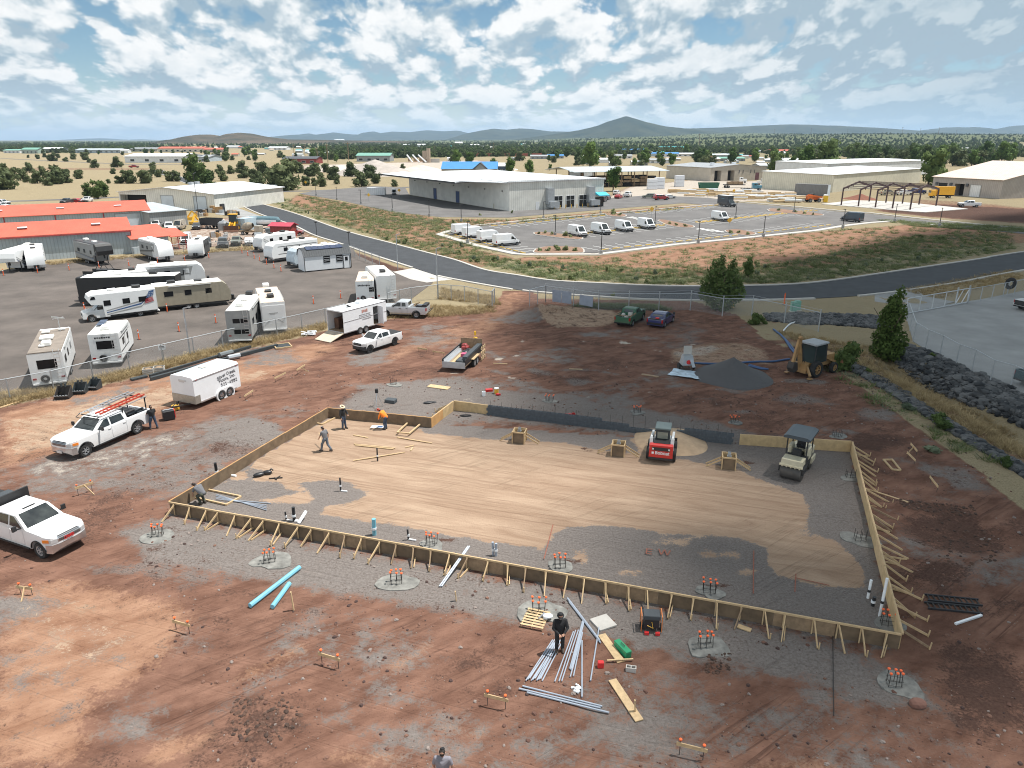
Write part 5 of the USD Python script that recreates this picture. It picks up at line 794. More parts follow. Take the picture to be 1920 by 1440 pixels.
    if nose == 'classc':
        cabm = solid([(hl - 1.8,.45),(hl - 1.8,1.9),(hl - 1.3,1.85),(hl - .75,1.3),(hl + .35,1.12),(hl + .5,.9),(hl + .5,.45)],2.0,[(-1.0,0),(-1.0,1.2),(-.85,2),(.85,2),(1.0,1.2),(1.0,0)],None) - m3.Manifold.cylinder(6,.5,circular_segments=24).rotate((90,0,0)).translate((hl - .35,3,.42))
        part(t,'cab',arr(cabm),rv_white,25); part(t,'windshield',bar((hl - 1.28,0,1.84),(hl - .72,0,1.32),1.6,.06),glass)
        for s in (-1,1): part(t,'cab_window',bx(hl - 1.32,s * .955,1.5,.6,.04,.42),glass); y0,y1 = sorted((s * (hw - .05),s * (hw + .2))); patch('bunk_window',ext_y([(hl - 1.0,Hh - .62),(hl - .95,Hh - .3),(hl - .6,Hh - .3),(hl - .45,Hh - .62)],y0,y1),rv_win,o2)
        part(t,'grille',bx(hl + .5,0,.85,.04,1.1,.3),trim)
        for s in (-1,1): part(t,'headlight',bx(hl + .47,s * .75,.9,.06,.3,.2),headl)
        pairs(t,(hl - .35,-hl + 1.9),.9,.4,.26)
    else:
        pairs(t,(-.15 - L * .06,.75 - L * .06) if L > 6.4 else (0,),hw - .12,.36,.22)
        if nose != 'fifth': part(t,'tongue',cat([bar((hl - .3,y,.5),(hl + 1.1,0,.5),.1) for y in (-.6,.6)] + [cyl((hl + .35,-.2,.5),(hl + .35,-.2,1.05),.17),cyl((hl + .35,.2,.5),(hl + .35,.2,1.05),.17)]),rv_black)
        else: [part(t,'landing_leg',bar((hl - 2.0,s * .9,0),(hl - 2.0,s * .9,1.7),.12),rv_black) for s in (-1,1)]; part(t,'hitch_pin',bar((hl - .7,0,1.15),(hl - .7,0,1.75),.2),rv_black)
    return t
RV_OLD = rv('old white trailer with a brown roof and antenna, nearest the fence on the left',(61,721),(127,713),'rear',8.8,3.15,'box',roof=rv_brown,units=1,deco='none')
part(RV_OLD,'antenna',cat([bar((2.6,-.6,3.2),(2.7,-.6,4.4),.05),bar((2.5,-1.1,4.35),(2.9,-.1,4.5),.05,.12),bar((2.45,-.2,4.38),(2.95,-1.0,4.4),.04)]),alu); [part(RV_OLD,'skylight',m_,rv_roof) for m_ in ([bx(.2,.2,3.32,1.3,1.0,.16),bx(2.6,.5,3.28,.8,.6,.1),bx(-2.6,.3,3.28,.5,.4,.1),bx(3.2,-.7,3.27,.6,.5,.08)])]
SV = rv('short white trailer with solar panels on its roof and a ladder behind',(171,681),(233,676),'rear',5.9,3.2,'travel',deco='lines',units=1)
for k in range(2): part(SV,'solar_panel',bx(.2 + k * 1.1,.7,3.38,1.0,.62,.04),solar)
scribble(SV,-2.98,.75,2.8,0,-1,1.3,.12,7,rv_dark)
part(SV,'decal',cat([bar((-2.985,.2,2.98),(-2.985,0,3.08),.05,.01),bar((-2.985,-.2,2.98),(-2.985,0,3.08),.05,.01)]),rv_dark)
rv('grey backed trailer with four small rear windows, left of the beige roofed one',(429,638),(473,636),'rear',8.2,3.5,'box',side=rv_grey,bodym=rv_grey,rear='small',units=3,deco='none',z0=.5,W=2.3)
rv('white toy hauler with a beige roof and a ramp door facing the fence',(494,619),(538,615),'rear',9.2,3.5,'travel',roof=rv_beige,rear='ramp',ladder_=False,units=3)
rv('white trailer with a beige roof and dark lettering on its back, behind the open trailer',(669,565),(702,564),'rear',7.6,3.1,'travel',roof=rv_beige,rear='logo',deco='dark',W=2.2,units=2)
rv('plain backed white trailer parked closest to the gate',(705,561),(746,558),'rear',8.6,3.5,'travel',rear='plain',units=1)
MH = rv('white motorhome with a flag decal, parked among the trailers',(184,596),(281,584),'left',7.2,3.2,'classc',deco='swoosh',z0=.5,name='motorhome',rear='plain',ladder_=False)
flag = mat('flag_red',(.40,.04,.05),.4); fy = 1.255
part(MH,'flag_decal',cat([bar((-2.3 - k * .05,fy,1.55 + k * .14),(-3.3 + k * .02,fy,1.75 + k * .14),.02,.07) for k in range(4)]),flag); part(MH,'flag_field',arr(ext_y([(-2.5,2.1),(-3.3,2.35),(-3.45,3.0),(-2.9,2.9)],fy - .01,fy + .012)),rv_blue); part(MH,'flag_stars',cat([bx(-2.75 - i * .17 - j * .02,fy + .016,2.32 + j * .18,.06,.01,.06) for i in range(4) for j in range(3)]),rv_white)
rv('tan travel trailer parked in front of the long black one',(314,576),(414,566),'right',8.6,3.1,'travel',side=rv_tan,capm=rv_tan,deco='none',bodym=rv_tan,z0=.5,rear='plain')
rv('long black sided trailer with a white roof behind the motorhome',(174,567),(311,563),'left',11.5,3.6,'box',side=rv_black,bodym=rv_black,deco='none',rear='plain',z0=.5,ladder_=False)
rv('white trailer with a dark roof unit, behind the long black one',(184,549),(268,541),'left',7.8,3.2,'travel',z0=.5,rear='plain',sc=.9)
rv('white and grey trailer with a row of dark windows, right of the middle row',(274,535),(374,528),'right',8.8,3.2,'travel',deco='dark',z0=.5,rear='plain',sc=.97)
rv('grey fifth wheel camper with a black nose by the red roofed building',(184,494),(218,490),'front',9.6,3.5,'fifth',side=rv_grey,capm=rv_black,roof=rv_dark,deco='stripe',rear='plain',ladder_=False)
rv('white camper with a rounded front beside the small red roofed annexe',(299,487),(327,484),'front',9.0,3.3,'travel',deco='dark',rear='plain',ladder_=False)
rv('small white camper facing the viewer in front of the impounded cars',(351,480),(384,479),'front',6.2,3.0,'travel',side=rv_dark,deco='none',rear='plain',ladder_=False)
rv('white fifth wheel camper cut off by the left edge of the picture',(-10,507),(42,506),'front',9.0,3.4,'fifth',rear='plain',ladder_=False); rv('white camper with black lower front, second from the left edge',(50,504),(88,501),'front',8.0,3.2,'travel',side=rv_dark,deco='none',rear='plain',ladder_=False)
rv('white camper at the far end of the row by the office shed',(480,470),(566,457),'left',8.0,3.0,'travel',rear='plain',ladder_=False); rv('white camper with bold black outlines on its side, near the office shed',(508,488),(600,475),'left',9.2,3.2,'travel',deco='lines',rear='plain',ladder_=False); rv('silver fronted camper half hidden by the office shed',(551,498),(640,486),'left',8.5,3.1,'travel',capm=tr_roof,deco='stripe',rear='plain',ladder_=False)
t = thing('utility_trailer','black utility trailer with a machine on it behind the white campers','trailer',on(200,524),3.05)
part(t,'deck',bx(0,0,.7,5.5,2.2,.12),rv_black); part(t,'side_rail',cat([bx(0,s * 1.1,1.1,5.5,.06,.6) for s in (-1,1)]),rv_black); part(t,'buggy',cat([bx(0,0,1.3,2.4,1.3,.5)] + [tube([(-1.0,y,1.5),(-.5,y,2.3),(.5,y,2.3),(1.1,y,1.5)],.05,5) for y in (-.6,.6)]),rv_black); pairs(t,(.2,-.6),1.1,.35)
# the office shed with solar panels
p0,p1,p2 = G(572.5,511),G(659,502.5),G(560,500); d = U(p1 - p0); n = np.array([-d[1],d[0]]); Ls = float(np.linalg.norm(p1 - p0)); Ws = 3.2
ks = thing('office_shed','white wooden office shed with solar panels on its dark roof','shed',np.append((p0 + p1) / 2 + n * Ws / 2,0),math.atan2(d[1],d[0])); hl,hw = Ls / 2,Ws / 2
shed_w = mat('shed_white',(.66,.68,.70),.6,var=.04); shed_roof = mat('shed_roof',(.045,.05,.055),.5,.2)
part(ks,'wall',arr(ext_x([(-hw,.1),(-hw,2.4),(-hw + .5,3.2),(0,3.55),(hw - .5,3.2),(hw,2.4),(hw,.1)],-hl,hl)),shed_w)
for s in (-1,1): part(ks,'roof',arr(ext_x([(s * (hw + .1),2.36),(s * (hw - .45),3.28),(0,3.66),(0,3.58),(s * (hw - .5),3.2),(s * (hw + .02),2.33)][::s],-hl - .12,hl + .12)),shed_roof)
for i in range(20): part(ks,'roof_rib',bar((-hl + .2 + i * (Ls - .4) / 19,-hw - .08,2.42),(-hl + .2 + i * (Ls - .4) / 19,-hw + .42,3.28),.03,.03),shed_roof)
for i in range(6): x = -hl + .6 + i * (Ls - 1.6) / 6; part(ks,'solar_panel',cat([bar((x + .48,-hw + .4,3.36),(x + .48,-.05,3.72),.92,.04)]),solar)
for x in (-hl * .05,hl * .5): f = part(ks,'window',bx(x,-hw - .02,1.75,1.05,.05,1.05),trim); part(f,'pane',cat([bx(x + k,-hw - .05,1.75,.42,.02,.9) for k in (-.24,.24)]),rv_win); part(f,'grid',cat([bx(x,-hw - .065,z,.9,.015,.04) for z in (1.5,1.75,2.0)]),shed_w)
dr = part(ks,'door',bx(hl - .75,-hw - .03,1.1,.9,.06,1.95),shed_w); part(dr,'pane',bx(hl - .75,-hw - .07,1.6,.45,.02,.6),rv_win); part(dr,'frame',cat([bx(hl - .75 + s * .5,-hw - .03,1.1,.08,.08,2.0) for s in (-1,1)] + [bx(hl - .75,-hw - .03,2.12,1.08,.08,.08)]),trim)
part(ks,'corner_trim',cat([bx(s * hl,-hw - .01,1.25,.1,.06,2.3) for s in (-1,1)] + [bx(0,-hw - .015,.15,Ls,.05,.1)]),trim)
# orange delineator posts
def delineator(px,py,label,src=[]):
    o = on(px,py)
    if src: return copy(src[0],o,RNG.uniform(0,3),label)
    t = thing('traffic_post',label,'traffic post',o,0,'orange posts marking the storage lot'); part(t,'base',lathe([(.001,.0),(.24,0),(.22,.07),(.001,.07)],10),rubber); part(t,'post',cyl((0,0,.05),(0,0,1.08),.06,.05,8),cap_m); part(t,'band',lathe([(.062,.75),(.062,.9)],8),pvc_white); src.append(t); return t
for px,py,l in [(7,517,'at the far left in front of the cut off camper'),(71,512,'in front of the second camper from the left'),(130,507,'left of the grey fifth wheel'),(186,502,'just in front of the grey fifth wheel'),(242,499,'between the grey fifth wheel and the rounded white camper'),(296,494,'in front of the rounded white camper'),(347,490,'in front of the small white camper'),(392,484,'right of the small white camper'),(252,513,'behind the middle row of campers'),(376,524,'right of the grey camper with dark windows'),
                  (146,536,'topmost of the line left of the motorhome'),(149,547,'second from the top in the line left of the motorhome'),(151,556,'third from the top in the line left of the motorhome'),(154,565,'fourth from the top in the line left of the motorhome'),(157,574,'fourth from the bottom in the line left of the motorhome'),(159,583,'third from the bottom in the line left of the motorhome'),(162,592,'second from the bottom in the line left of the motorhome'),(165,601,'lowest in the line left of the motorhome'),
                  (261,637,'right of the solar panel trailer'),(336,622,'alone in the open middle of the lot'),(405,606,'left of the grey backed trailer'),(301,574,'left one behind the motorhome'),(314,585,'right one behind the motorhome'),(588,570,'right of the beige roofed toy hauler'),(639,560,'left of the lettered trailer near the gate'),
                  (454,475,'farthest in the row beside the office shed'),(465,480,'second farthest in the row beside the office shed'),(477,485,'third farthest in the row beside the office shed'),(487,489,'middle one in the row beside the office shed'),(500,496,'third nearest in the row beside the office shed'),(514,503,'second nearest in the row beside the office shed'),(527,509,'nearest in the row beside the office shed')]: delineator(px,py,'orange post ' + l)
# ---------------------------------------------------------------- machines
mach_white = mat('machine_white',(.62,.63,.63),.45,dirt=.5); mach_red = mat('machine_red',(.50,.025,.022),.4,dirt=.15); mach_cream = mat('machine_cream',(.52,.47,.34),.5,dirt=.3); mach_grey = mat('machine_grey',(.13,.145,.15),.5); case_yel = mat('machine_ochre',(.33,.19,.075),.65,var=.35,dirt=.7); drum_m = mat('drum_steel',(.09,.085,.08),.5,.4,var=.3); clear_grey = mat('cab_glass',(.025,.035,.035),.12)
def edge_pose(a,b,mode,fwd):
    p,q = G(*a),G(*b); e = U(q - p); n = np.array([-e[1],e[0]]); f = n if mode == 'rear' else -n; c = (p + q) / 2 + n * fwd
    return (c[0],c[1],zat(*c)),math.atan2(f[1],f[0])
loc,rz = edge_pose((1217,868),(1258,872.5),'rear',1.35); sk = thing('skid_steer','white and red skid steer loader seen from behind by the sand pile','skid steer',loc,rz)
part(sk,'body',arr(rbox(-1.1,1.1,-.55,.55,.35,1.05,.08)),mach_white); part(sk,'rear_door',arr(m3.Manifold.batch_hull([box3(-1.32,-1.05,-.74,.74,.4,1.25),box3(-1.2,-1.05,-.7,.7,1.25,1.32)])),mach_red); part(sk,'grille',bx(-1.33,0,1.02,.03,1.1,.22),trim)
for s in (-1,1): part(sk,'taillight',bx(-1.35,s * .5,1.02,.03,.12,.1),headl)
part(sk,'lettering',text_on('Bobcat',.2,(-1.33,.38,.66),(0,-1,0),(0,0,1),.012),pvc_white); part(sk,'emblem',bx(-1.335,.5,.74,.02,.14,.14),pvc_white); part(sk,'counterweight',bx(-1.3,0,.36,.12,1.5,.14),trim)
part(sk,'engine_hood',bx(-.75,0,1.28,.75,1.0,.12),trim); cabm = m3.Manifold.batch_hull([box3(-.4,.7,-.45,.45,1.0,1.02),box3(-.38,.55,-.43,.43,1.98,2.0)])
part(sk,'cab',arr(cabm),machine_dark := mat('machine_dark',(.035,.042,.045),.5)); part(sk,'cab_roof',arr(rbox(-.5,.7,-.5,.5,2.0,2.1,.05)),mat('cab_roof_green',(.085,.115,.115),.5)); part(sk,'rear_window',bx(-.4,0,1.6,.04,.66,.44),mat('window_pale',(.22,.22,.18),.3))
for s in (-1,1):
    part(sk,'lift_arm',cat([bar((-1.05,s * .66,.9),(-.95,s * .66,1.62),.2,.16),bar((-1.0,s * .66,1.6),(1.15,s * .66,1.2),.14,.18),bar((1.1,s * .66,1.25),(1.5,s * .66,.4),.14,.16)]),mach_white); part(sk,'cylinder',cyl((-.9,s * .55,.8),(.1,s * .6,1.35),.05),galv)
    for x in (-.62,.62): wheel(sk,x,s * .78,.42,.3,rim_m,s)
part(sk,'bucket',arr(ext_y([(1.45,.1),(2.2,.06),(1.5,.16),(1.45,.75),(1.4,.75)],-.9,.9)),steel_dark)
loc,rz = edge_pose((1458,896),(1502,907),'front',1.5); ro = thing('road_roller','cream tandem road roller under a dark canopy, seen from the front','roller',loc,rz)
for x in (1.05,-1.05): part(ro,'drum',mv(rx(lathe([(.001,-.62),(.5,-.62),(.53,-.6),(.53,.6),(.5,.62),(.001,.62)],28),math.pi / 2),(x,0,.53)),drum_m,40); part(ro,'yoke',cat([bx(x,s * .68,.7,.9,.1,.35) for s in (-1,1)]),mach_cream if x < 0 else trim)
part(ro,'hood',arr(m3.Manifold.batch_hull([box3(.55,1.62,-.62,.62,.98,1.0),box3(.65,1.5,-.6,.6,1.3,1.35)])),mach_cream); part(ro,'water_bar',cat([bx(1.58,0,1.02,.12,1.35,.1)] + [bx(1.62,k * .25,.98,.1,.06,.12) for k in range(-2,3)]),mach_cream); part(ro,'lower_hood',bx(.4,0,.95,.7,1.25,.6),trim); part(ro,'rear_hood',arr(rbox(-1.6,-.35,-.6,.6,.95,1.45,.1)),mach_cream)
part(ro,'platform',bx(0,0,.8,1.2,1.3,.25),trim); part(ro,'seat',cat([bx(-.3,0,1.25,.5,.5,.15),bx(-.55,0,1.6,.12,.5,.6)]),black); part(ro,'console',cat([bx(.45,0,1.45,.3,.5,.5),bar((.3,0,1.7),(.15,0,1.85),.04),mv(lathe([(.16,0),(.2,.02),(.16,.04)],14),(.12,0,1.85))]),black)
for s in (-1,1): part(ro,'fender',arr(rbox(-.6,.1,s * .5 - .13,s * .5 + .13,1.0,1.75,.1)),mach_cream,30)
for x in (-.85,.62):
    for s in (-1,1): part(ro,'canopy_post',bar((x,s * .58,1.0),(x,s * .58,2.55),.07),trim)
part(ro,'canopy',arr(ext_x([(-.78,2.5),(-.78,2.62),(-.55,2.72),(.55,2.72),(.78,2.62),(.78,2.5)],-1.15,.95)),mat('canopy_blue_grey',(.04,.055,.068),.5))
c = on(1522,700); hd = G(1556,690) - G(1496,706); bh = thing('backhoe_loader','ochre backhoe loader with a grey cab roof parked by the bushes','backhoe',c,math.atan2(hd[1],hd[0]))
part(bh,'chassis',cat([bx(.3,0,.95,4.2,.8,.5),bx(1.6,0,1.35,1.5,.85,.5)]),case_yel); part(bh,'cab',arr(m3.Manifold.batch_hull([box3(-.95,.65,-.75,.75,1.2,1.25),box3(-.85,.5,-.7,.7,2.75,2.8)])),clear_grey); part(bh,'cab_roof',arr(rbox(-1.1,.75,-.82,.82,2.8,2.95,.08)),mat('roof_grey',(.26,.30,.33),.5)); part(bh,'cab_pillar',cat([bar((x,s * .74,1.2),(x * .92,s * .7,2.8),.08) for x in (-.95,.65) for s in (-1,1)]),trim)
for s in (-1,1): wheel(bh,-.75,s * .85,.72,.45,case_yel,s); wheel(bh,1.75,s * .85,.48,.32,case_yel,s); part(bh,'stabiliser',cat([bar((-1.7,s * .6,1.0),(-1.9,s * 1.15,.35),.16),bx(-1.9,s * 1.15,.15,.4,.35,.08)]),case_yel); part(bh,'loader_arm',bar((.9,s * .6,1.5),(2.8,s * .6,.6),.16,.22),case_yel)
part(bh,'bucket',arr(ext_y([(2.6,.2),(3.5,.1),(3.5,.18),(2.85,.35),(2.75,1.1),(2.65,1.1)],-1.15,1.15)),mat('bucket_rust',(.24,.12,.06),.7,var=.3)); part(bh,'swing_frame',bx(-1.75,0,.85,.35,1.3,.8),case_yel)
part(bh,'boom',cat([bar((-1.85,0,1.0),(-2.2,.1,3.4),.22,.34,up=(1,0,0)),bar((-2.2,.1,3.4),(-2.0,.1,3.55),.26,.3)]),case_yel); part(bh,'dipper',bar((-2.25,.1,3.4),(-2.75,.1,1.4),.2,.28,up=(1,0,0)),case_yel); part(bh,'boom_cylinder',cyl((-1.75,.0,1.4),(-2.0,.1,2.8),.07),galv); part(bh,'hoe_bucket',arr(ext_y([(-2.95,1.5),(-2.5,1.45),(-2.35,.75),(-2.9,.6),(-3.1,1.0)],-.2,.4)),steel_dark); part(bh,'hoses',cat([tube([(-1.5,y,1.3),(-1.8,y,2.0),(-2.05,y + .1,3.0)],.035,5) for y in (-.15,.0,.2)]),black)
# digging buckets by the fence
for px,py,s,lab in ((120,746,1.0,'large grey digging bucket lying on its side by the fence'),(151,737,.9,'dark toothed digging bucket in the middle of three by the fence'),(177,729,.85,'dark digging bucket with worn pale edge, right one of three by the fence')):
    t = thing('digging_bucket',lab,'bucket',on(px,py),-1.4 + RNG.uniform(-.3,.3),scale=s); part(t,'shell',arr(ext_y([(-.5,.02),(.35,.02),(.5,.3),(.42,.33),(.28,.1),(-.38,.1),(-.45,.9),(-.55,.9)],-.5,.5) + ext_y([(-.5,.02),(.35,.02),(.5,.3),(-.5,.9)],-.52,-.48) + ext_y([(-.5,.02),(.35,.02),(.5,.3),(-.5,.9)],.48,.52)),machine_dark if s < 1 else steel_dark)
    for k in range(5): part(t,'tooth',bar((.42,-.42 + k * .21,.28),(.6,-.42 + k * .21,.42),.07),galv)
    part(t,'ear',cat([bx(-.35,y,.98,.3,.06,.3) for y in (-.15,.15)]),machine_dark)
t = thing('compressor','black and red portable machine by the trailer tongue','machine',on(317,786),.6); part(t,'body',arr(rbox(-.4,.4,-.3,.3,.08,.75,.06)),black); part(t,'side_panel',bx(.42,0,.45,.05,.6,.55),red_m); part(t,'handle',tube([(-.35,-.25,.75),(-.35,-.25,.88),(.35,-.25,.88),(.35,-.25,.75)],.025,5),alu)
for px,py,l in ((279,700,'left'),(299,697,'right')): t = thing('crate',f'{l} one of two weathered wooden crates by the fence','crate',on(px,py),.3); [part(t,'slat',bx(0,s * .38,z,.85,.03,.13),mat_crate) for s in (-1,1) for z in (.1,.27,.44)] if (mat_crate := wood_dark if 0 else concrete) else 0; [part(t,'slat',bx(s * .42,0,z,.03,.74,.13),concrete) for s in (-1,1) for z in (.1,.27,.44)]; part(t,'contents',ell((0,0,.35),(.35,.3,.2),1),wood_dark)
lie('steel_beam','nearer long dark steel beam lying along the fence behind the lettered trailer','beam',(283,713),(520,650),machine_dark,.3,.28); lie('steel_beam','farther long dark steel beam lying along the fence behind the lettered trailer','beam',(281,707),(470,652),machine_dark,.25,.25); lie('steel_beam','short dark steel beam below the two crates','beam',(246,713),(275,706),machine_dark,.5,.15); lie('steel_pipe','thick grey pipe end lying right of the steel beams','pipe',(428,676),(450,671),galv,r=.25); lie('steel_pipe','thick grey pipe lying on the steel beams','pipe',(412,671),(436,664),mach_grey,r=.25)
t = thing('grate','square steel grate in a wooden frame lying by the fence','grate',on(530,650),.5); part(t,'frame',cat([bx(s * .75,0,.1,.1,1.6,.12) for s in (-1,1)] + [bx(0,s * .75,.1,1.4,.1,.12) for s in (-1,1)]),wood); part(t,'plate',bx(0,0,.08,1.4,1.4,.06),machine_dark)
solo('scrap',mv(cat([tube([(RNG.uniform(-.9,.9),RNG.uniform(-.5,.5),RNG.uniform(.05,.4)) for _ in range(3)],.05,5) for _ in range(14)]),on(578,628)),pvc_white,'tangled heap of white scrap by the fence left of the open trailer','scrap')
t = thing('sign','small white notice on a post inside the fence','sign',on(308,677),.35); part(t,'post',bar((0,0,0),(0,0,1.3),.07),galv); part(t,'board',bx(0,-.05,1.35,.62,.03,.45),pvc_white); part(t,'print',cat([bx(0,-.07,1.47,.4,.006,.07),bx(0,-.07,1.36,.45,.006,.03)]),letter)
# ---------------------------------------------------------------- chain link fences
link = usdkit.material(stage,'/World/Looks/chain_link',{'a': ('attribute',{'attribute': 'fence_sz'}),'s': ('separate_xyz',{}),'p': ('math',{'math_type': 'add'}),'m': ('math',{'math_type': 'subtract'}),'f1': ('math',{'math_type': 'fraction'}),'f2': ('math',{'math_type': 'fraction'}),'l1': ('math',{'math_type': 'less_than','value2': .085}),'l2': ('math',{'math_type': 'less_than','value2': .085}),'mx': ('math',{'math_type': 'maximum'}),'t': ('transparent_bsdf',{'color': (1,1,1)}),'d': ('principled_bsdf',{'base_color': (.40,.42,.43),'roughness': .5,'metallic': .3}),'x': ('mix_closure',{})},
    [('a.vector','s.vector'),('s.x','p.value1'),('s.y','p.value2'),('s.x','m.value1'),('s.y','m.value2'),('p.value','f1.value1'),('m.value','f2.value1'),('f1.value','l1.value1'),('f2.value','l2.value1'),('l1.value','mx.value1'),('l2.value','mx.value2'),('mx.value','x.fac'),('t.BSDF','x.closure1'),('d.BSDF','x.closure2')],surface='x.closure')
def fence(label,pts,h=1.85,gap=3.0,world=False,rail=True,posts=True,mat_=galv,thick=.05,barbed=False):
    q = np.array([on(*p) for p in pts]) if not world else np.asarray(pts); t = thing('chain_link_fence',label,'fence',q[0]); q = q - q[0]; v,f,uvs,s0 = [],[],[],0.
    for a,b in zip(q[:-1],q[1:]):
        L = float(np.linalg.norm((b - a)[:2])); n = max(1,round(L / gap)); k = len(v)
        for i in range(n + (b is q[-1] or np.array_equal(b,q[-1]))):
            c = a + (b - a) * i / n
            if posts: part(t,'post',cyl(c + (0,0,-.2),c + (0,0,h + (.35 if barbed else .04)),thick,n=6),mat_)
        if rail: part(t,'top_rail',cyl(a + (0,0,h),b + (0,0,h),thick * .7,n=6),mat_)
        v += [a + (0,0,.04),b + (0,0,.04),b + (0,0,h - .02),a + (0,0,h - .02)]; f += [[k,k + 1,k + 2],[k,k + 2,k + 3]]; uvs += [[s0 / .11,.04 / .11,0],[(s0 + L) / .11,.04 / .11,0],[(s0 + L) / .11,h / .11,0],[s0 / .11,h / .11,0]]; s0 += L
        if barbed: part(t,'wire',cyl(a + (0,0,h + .3),b + (0,0,h + .3),.012,n=4),mat_)
    m = part(t,'wire_mesh',(np.array(v),np.array(f)),link); primvar3(m,'fence_sz',np.array(uvs)); return t
fence('long chain link fence between the storage lot and the haul road',[(-90,770),(20,749),(102,733),(176,714),(244,695),(419,652),(520,629),(611,607),(648,597)],1.75)
fence('chain link fence and gate behind the silver pickup',[(728,577),(772,567),(822,561)],1.9,2.6,thick=.06)
fence('chain link gate panel right of the storage lot gate',[(822,561),(871,565),(923,576)],1.95,2.4,thick=.06); fence('short return of chain link fence left of the red dirt entrance',[(923,576),(927,570)],2.0,2.0,thick=.09)
fence('chain link fence leaf standing open at the red dirt entrance',[(993,581),(1008,571),(1023,567)],2.1,2.6,thick=.06)
fe = fence('chain link fence between the red yard and the curving road',[(1023,567),(1075,576),(1122,582),(1235,583),(1294,582),(1354,592),(1409,593),(1470,606),(1534,622)],2.1,3.0,thick=.06,barbed=True)
for a,b,l in (((1035,569),(1071,575),'large grey blue panel hung on the fence by the entrance'),((1086,577),(1111,581),'smaller grey blue panel hung on the fence by the entrance')):
    p,q = on(*a),on(*b); off = np.array([0,-.1,0]); t = thing('fence_panel',l,'panel',p + off); d = q - p; [part(t,'sheet',bar(d * (i / 2 + .01) + (0,0,1.05),d * ((i + 1) / 2 - .01) + (0,0,1.05),.03,1.5),mat('panel_blue_grey',(.24,.27,.33),.6)) for i in range(2)] if l[0] == 'l' else part(t,'sheet',bar(d * 0 + (0,0,.95),d + (0,0,.95),.03,1.25),mat('panel_blue_pale',(.24,.27,.33),.6))
fence('chain link fence along the rocky ditch and the grey yard',[(1700,601),(1712,640),(1735,655),(1762,667),(1792,685),(1822,696),(1856,717),(1894,728),(1940,750)],2.0,4.2,thick=.05)
fence('chain link fence along the road side of the grey yard',[(1815,569),(1880,557),(1960,540)],1.9,3.0)
fence('chain link fence behind the office shed',[(655,478),(685,490),(712,500)],1.8,2.6); fence('low chain link fence before the impounded cars',[(250,481),(345,473),(470,466)],1.6,4)
p,q = on(1697,590),on(1815,568.5); t = thing('sliding_gate','galvanised sliding gate with diagonal bracing at the grey yard','gate',p); d = q - p
part(t,'bottom_rail',bar((0,0,.15),d + (0,0,.15),.09),alu); part(t,'top_rail',bar((0,0,1.95),d * .98 + (0,0,1.95),.09),alu)
for u in (0,.2,.4,.6,.78,.98): part(t,'upright',bar(d * u + (0,0,.15),d * u + (0,0,1.95),.08),alu)
for u in (.78,.88): part(t,'brace',bar(d * u + (0,0,.15),d * (u + .1) + (0,0,1.95),.08),alu)
vm = np.array([(0,0,.15),d * .78 + (0,0,.15),d * .78 + (0,0,1.95),np.array((0,0,1.95))]); Lg = np.linalg.norm(d) * .78; m = part(t,'wire_mesh',(vm,np.array([[0,1,2],[0,2,3]])),link); primvar3(m,'fence_sz',np.array([[0,0,0],[Lg / .11,0,0],[Lg / .11,17,0],[0,17,0]]))
for u,l in ((.8,'left'),(1.0,'right')): solo('gate_post',cyl(p + d * u + (.1,.35,-.1),p + d * u + (.1,.35,2.2),.1,n=8),galv,f'{l} one of the two posts holding the sliding gate','post')
# ---------------------------------------------------------------- people
skin = mat('skin',(.40,.22,.15),.55,var=.06); denim = mat('denim',(.045,.065,.105),.85,var=.2,sc=8); cloth_black = mat('cloth_black',(.014,.014,.016),.9,var=.2,sc=8); cloth_grey = mat('cloth_grey',(.13,.13,.14),.9,var=.12,sc=6); hi_orange = mat('cloth_orange',(.85,.22,.02),.8,var=.08); tan_hat = mat('hat_tan',(.5,.4,.28),.8); boot = mat('boot',(.06,.045,.035),.8); hair_m = mat('hair',(.02,.015,.012),.8); denim_grey = mat('denim_grey',(.10,.12,.15),.85,var=.15,sc=8); olive = mat('cloth_olive',(.07,.075,.055),.9); lilac_grey = mat('cloth_lilac_grey',(.20,.19,.215),.9)
def ball(p,r): return m3.Manifold.sphere(float(r),circular_segments=14).translate(tuple(map(float,p)))
def limb(pts,rs): return m3.Manifold.batch_boolean([m3.Manifold.batch_hull([ball(a,ra),ball(b,rb)]) for a,b,ra,rb in zip(pts[:-1],pts[1:],rs[:-1],rs[1:])],m3.OpType.Add)
def smoothed(m,n=4):
    v,f = arr(m.refine_to_length(.035)); q = trimesh.Trimesh(v,f,process=True); trimesh.smoothing.filter_taubin(q,iterations=n); return np.array(q.vertices),np.array(q.faces)
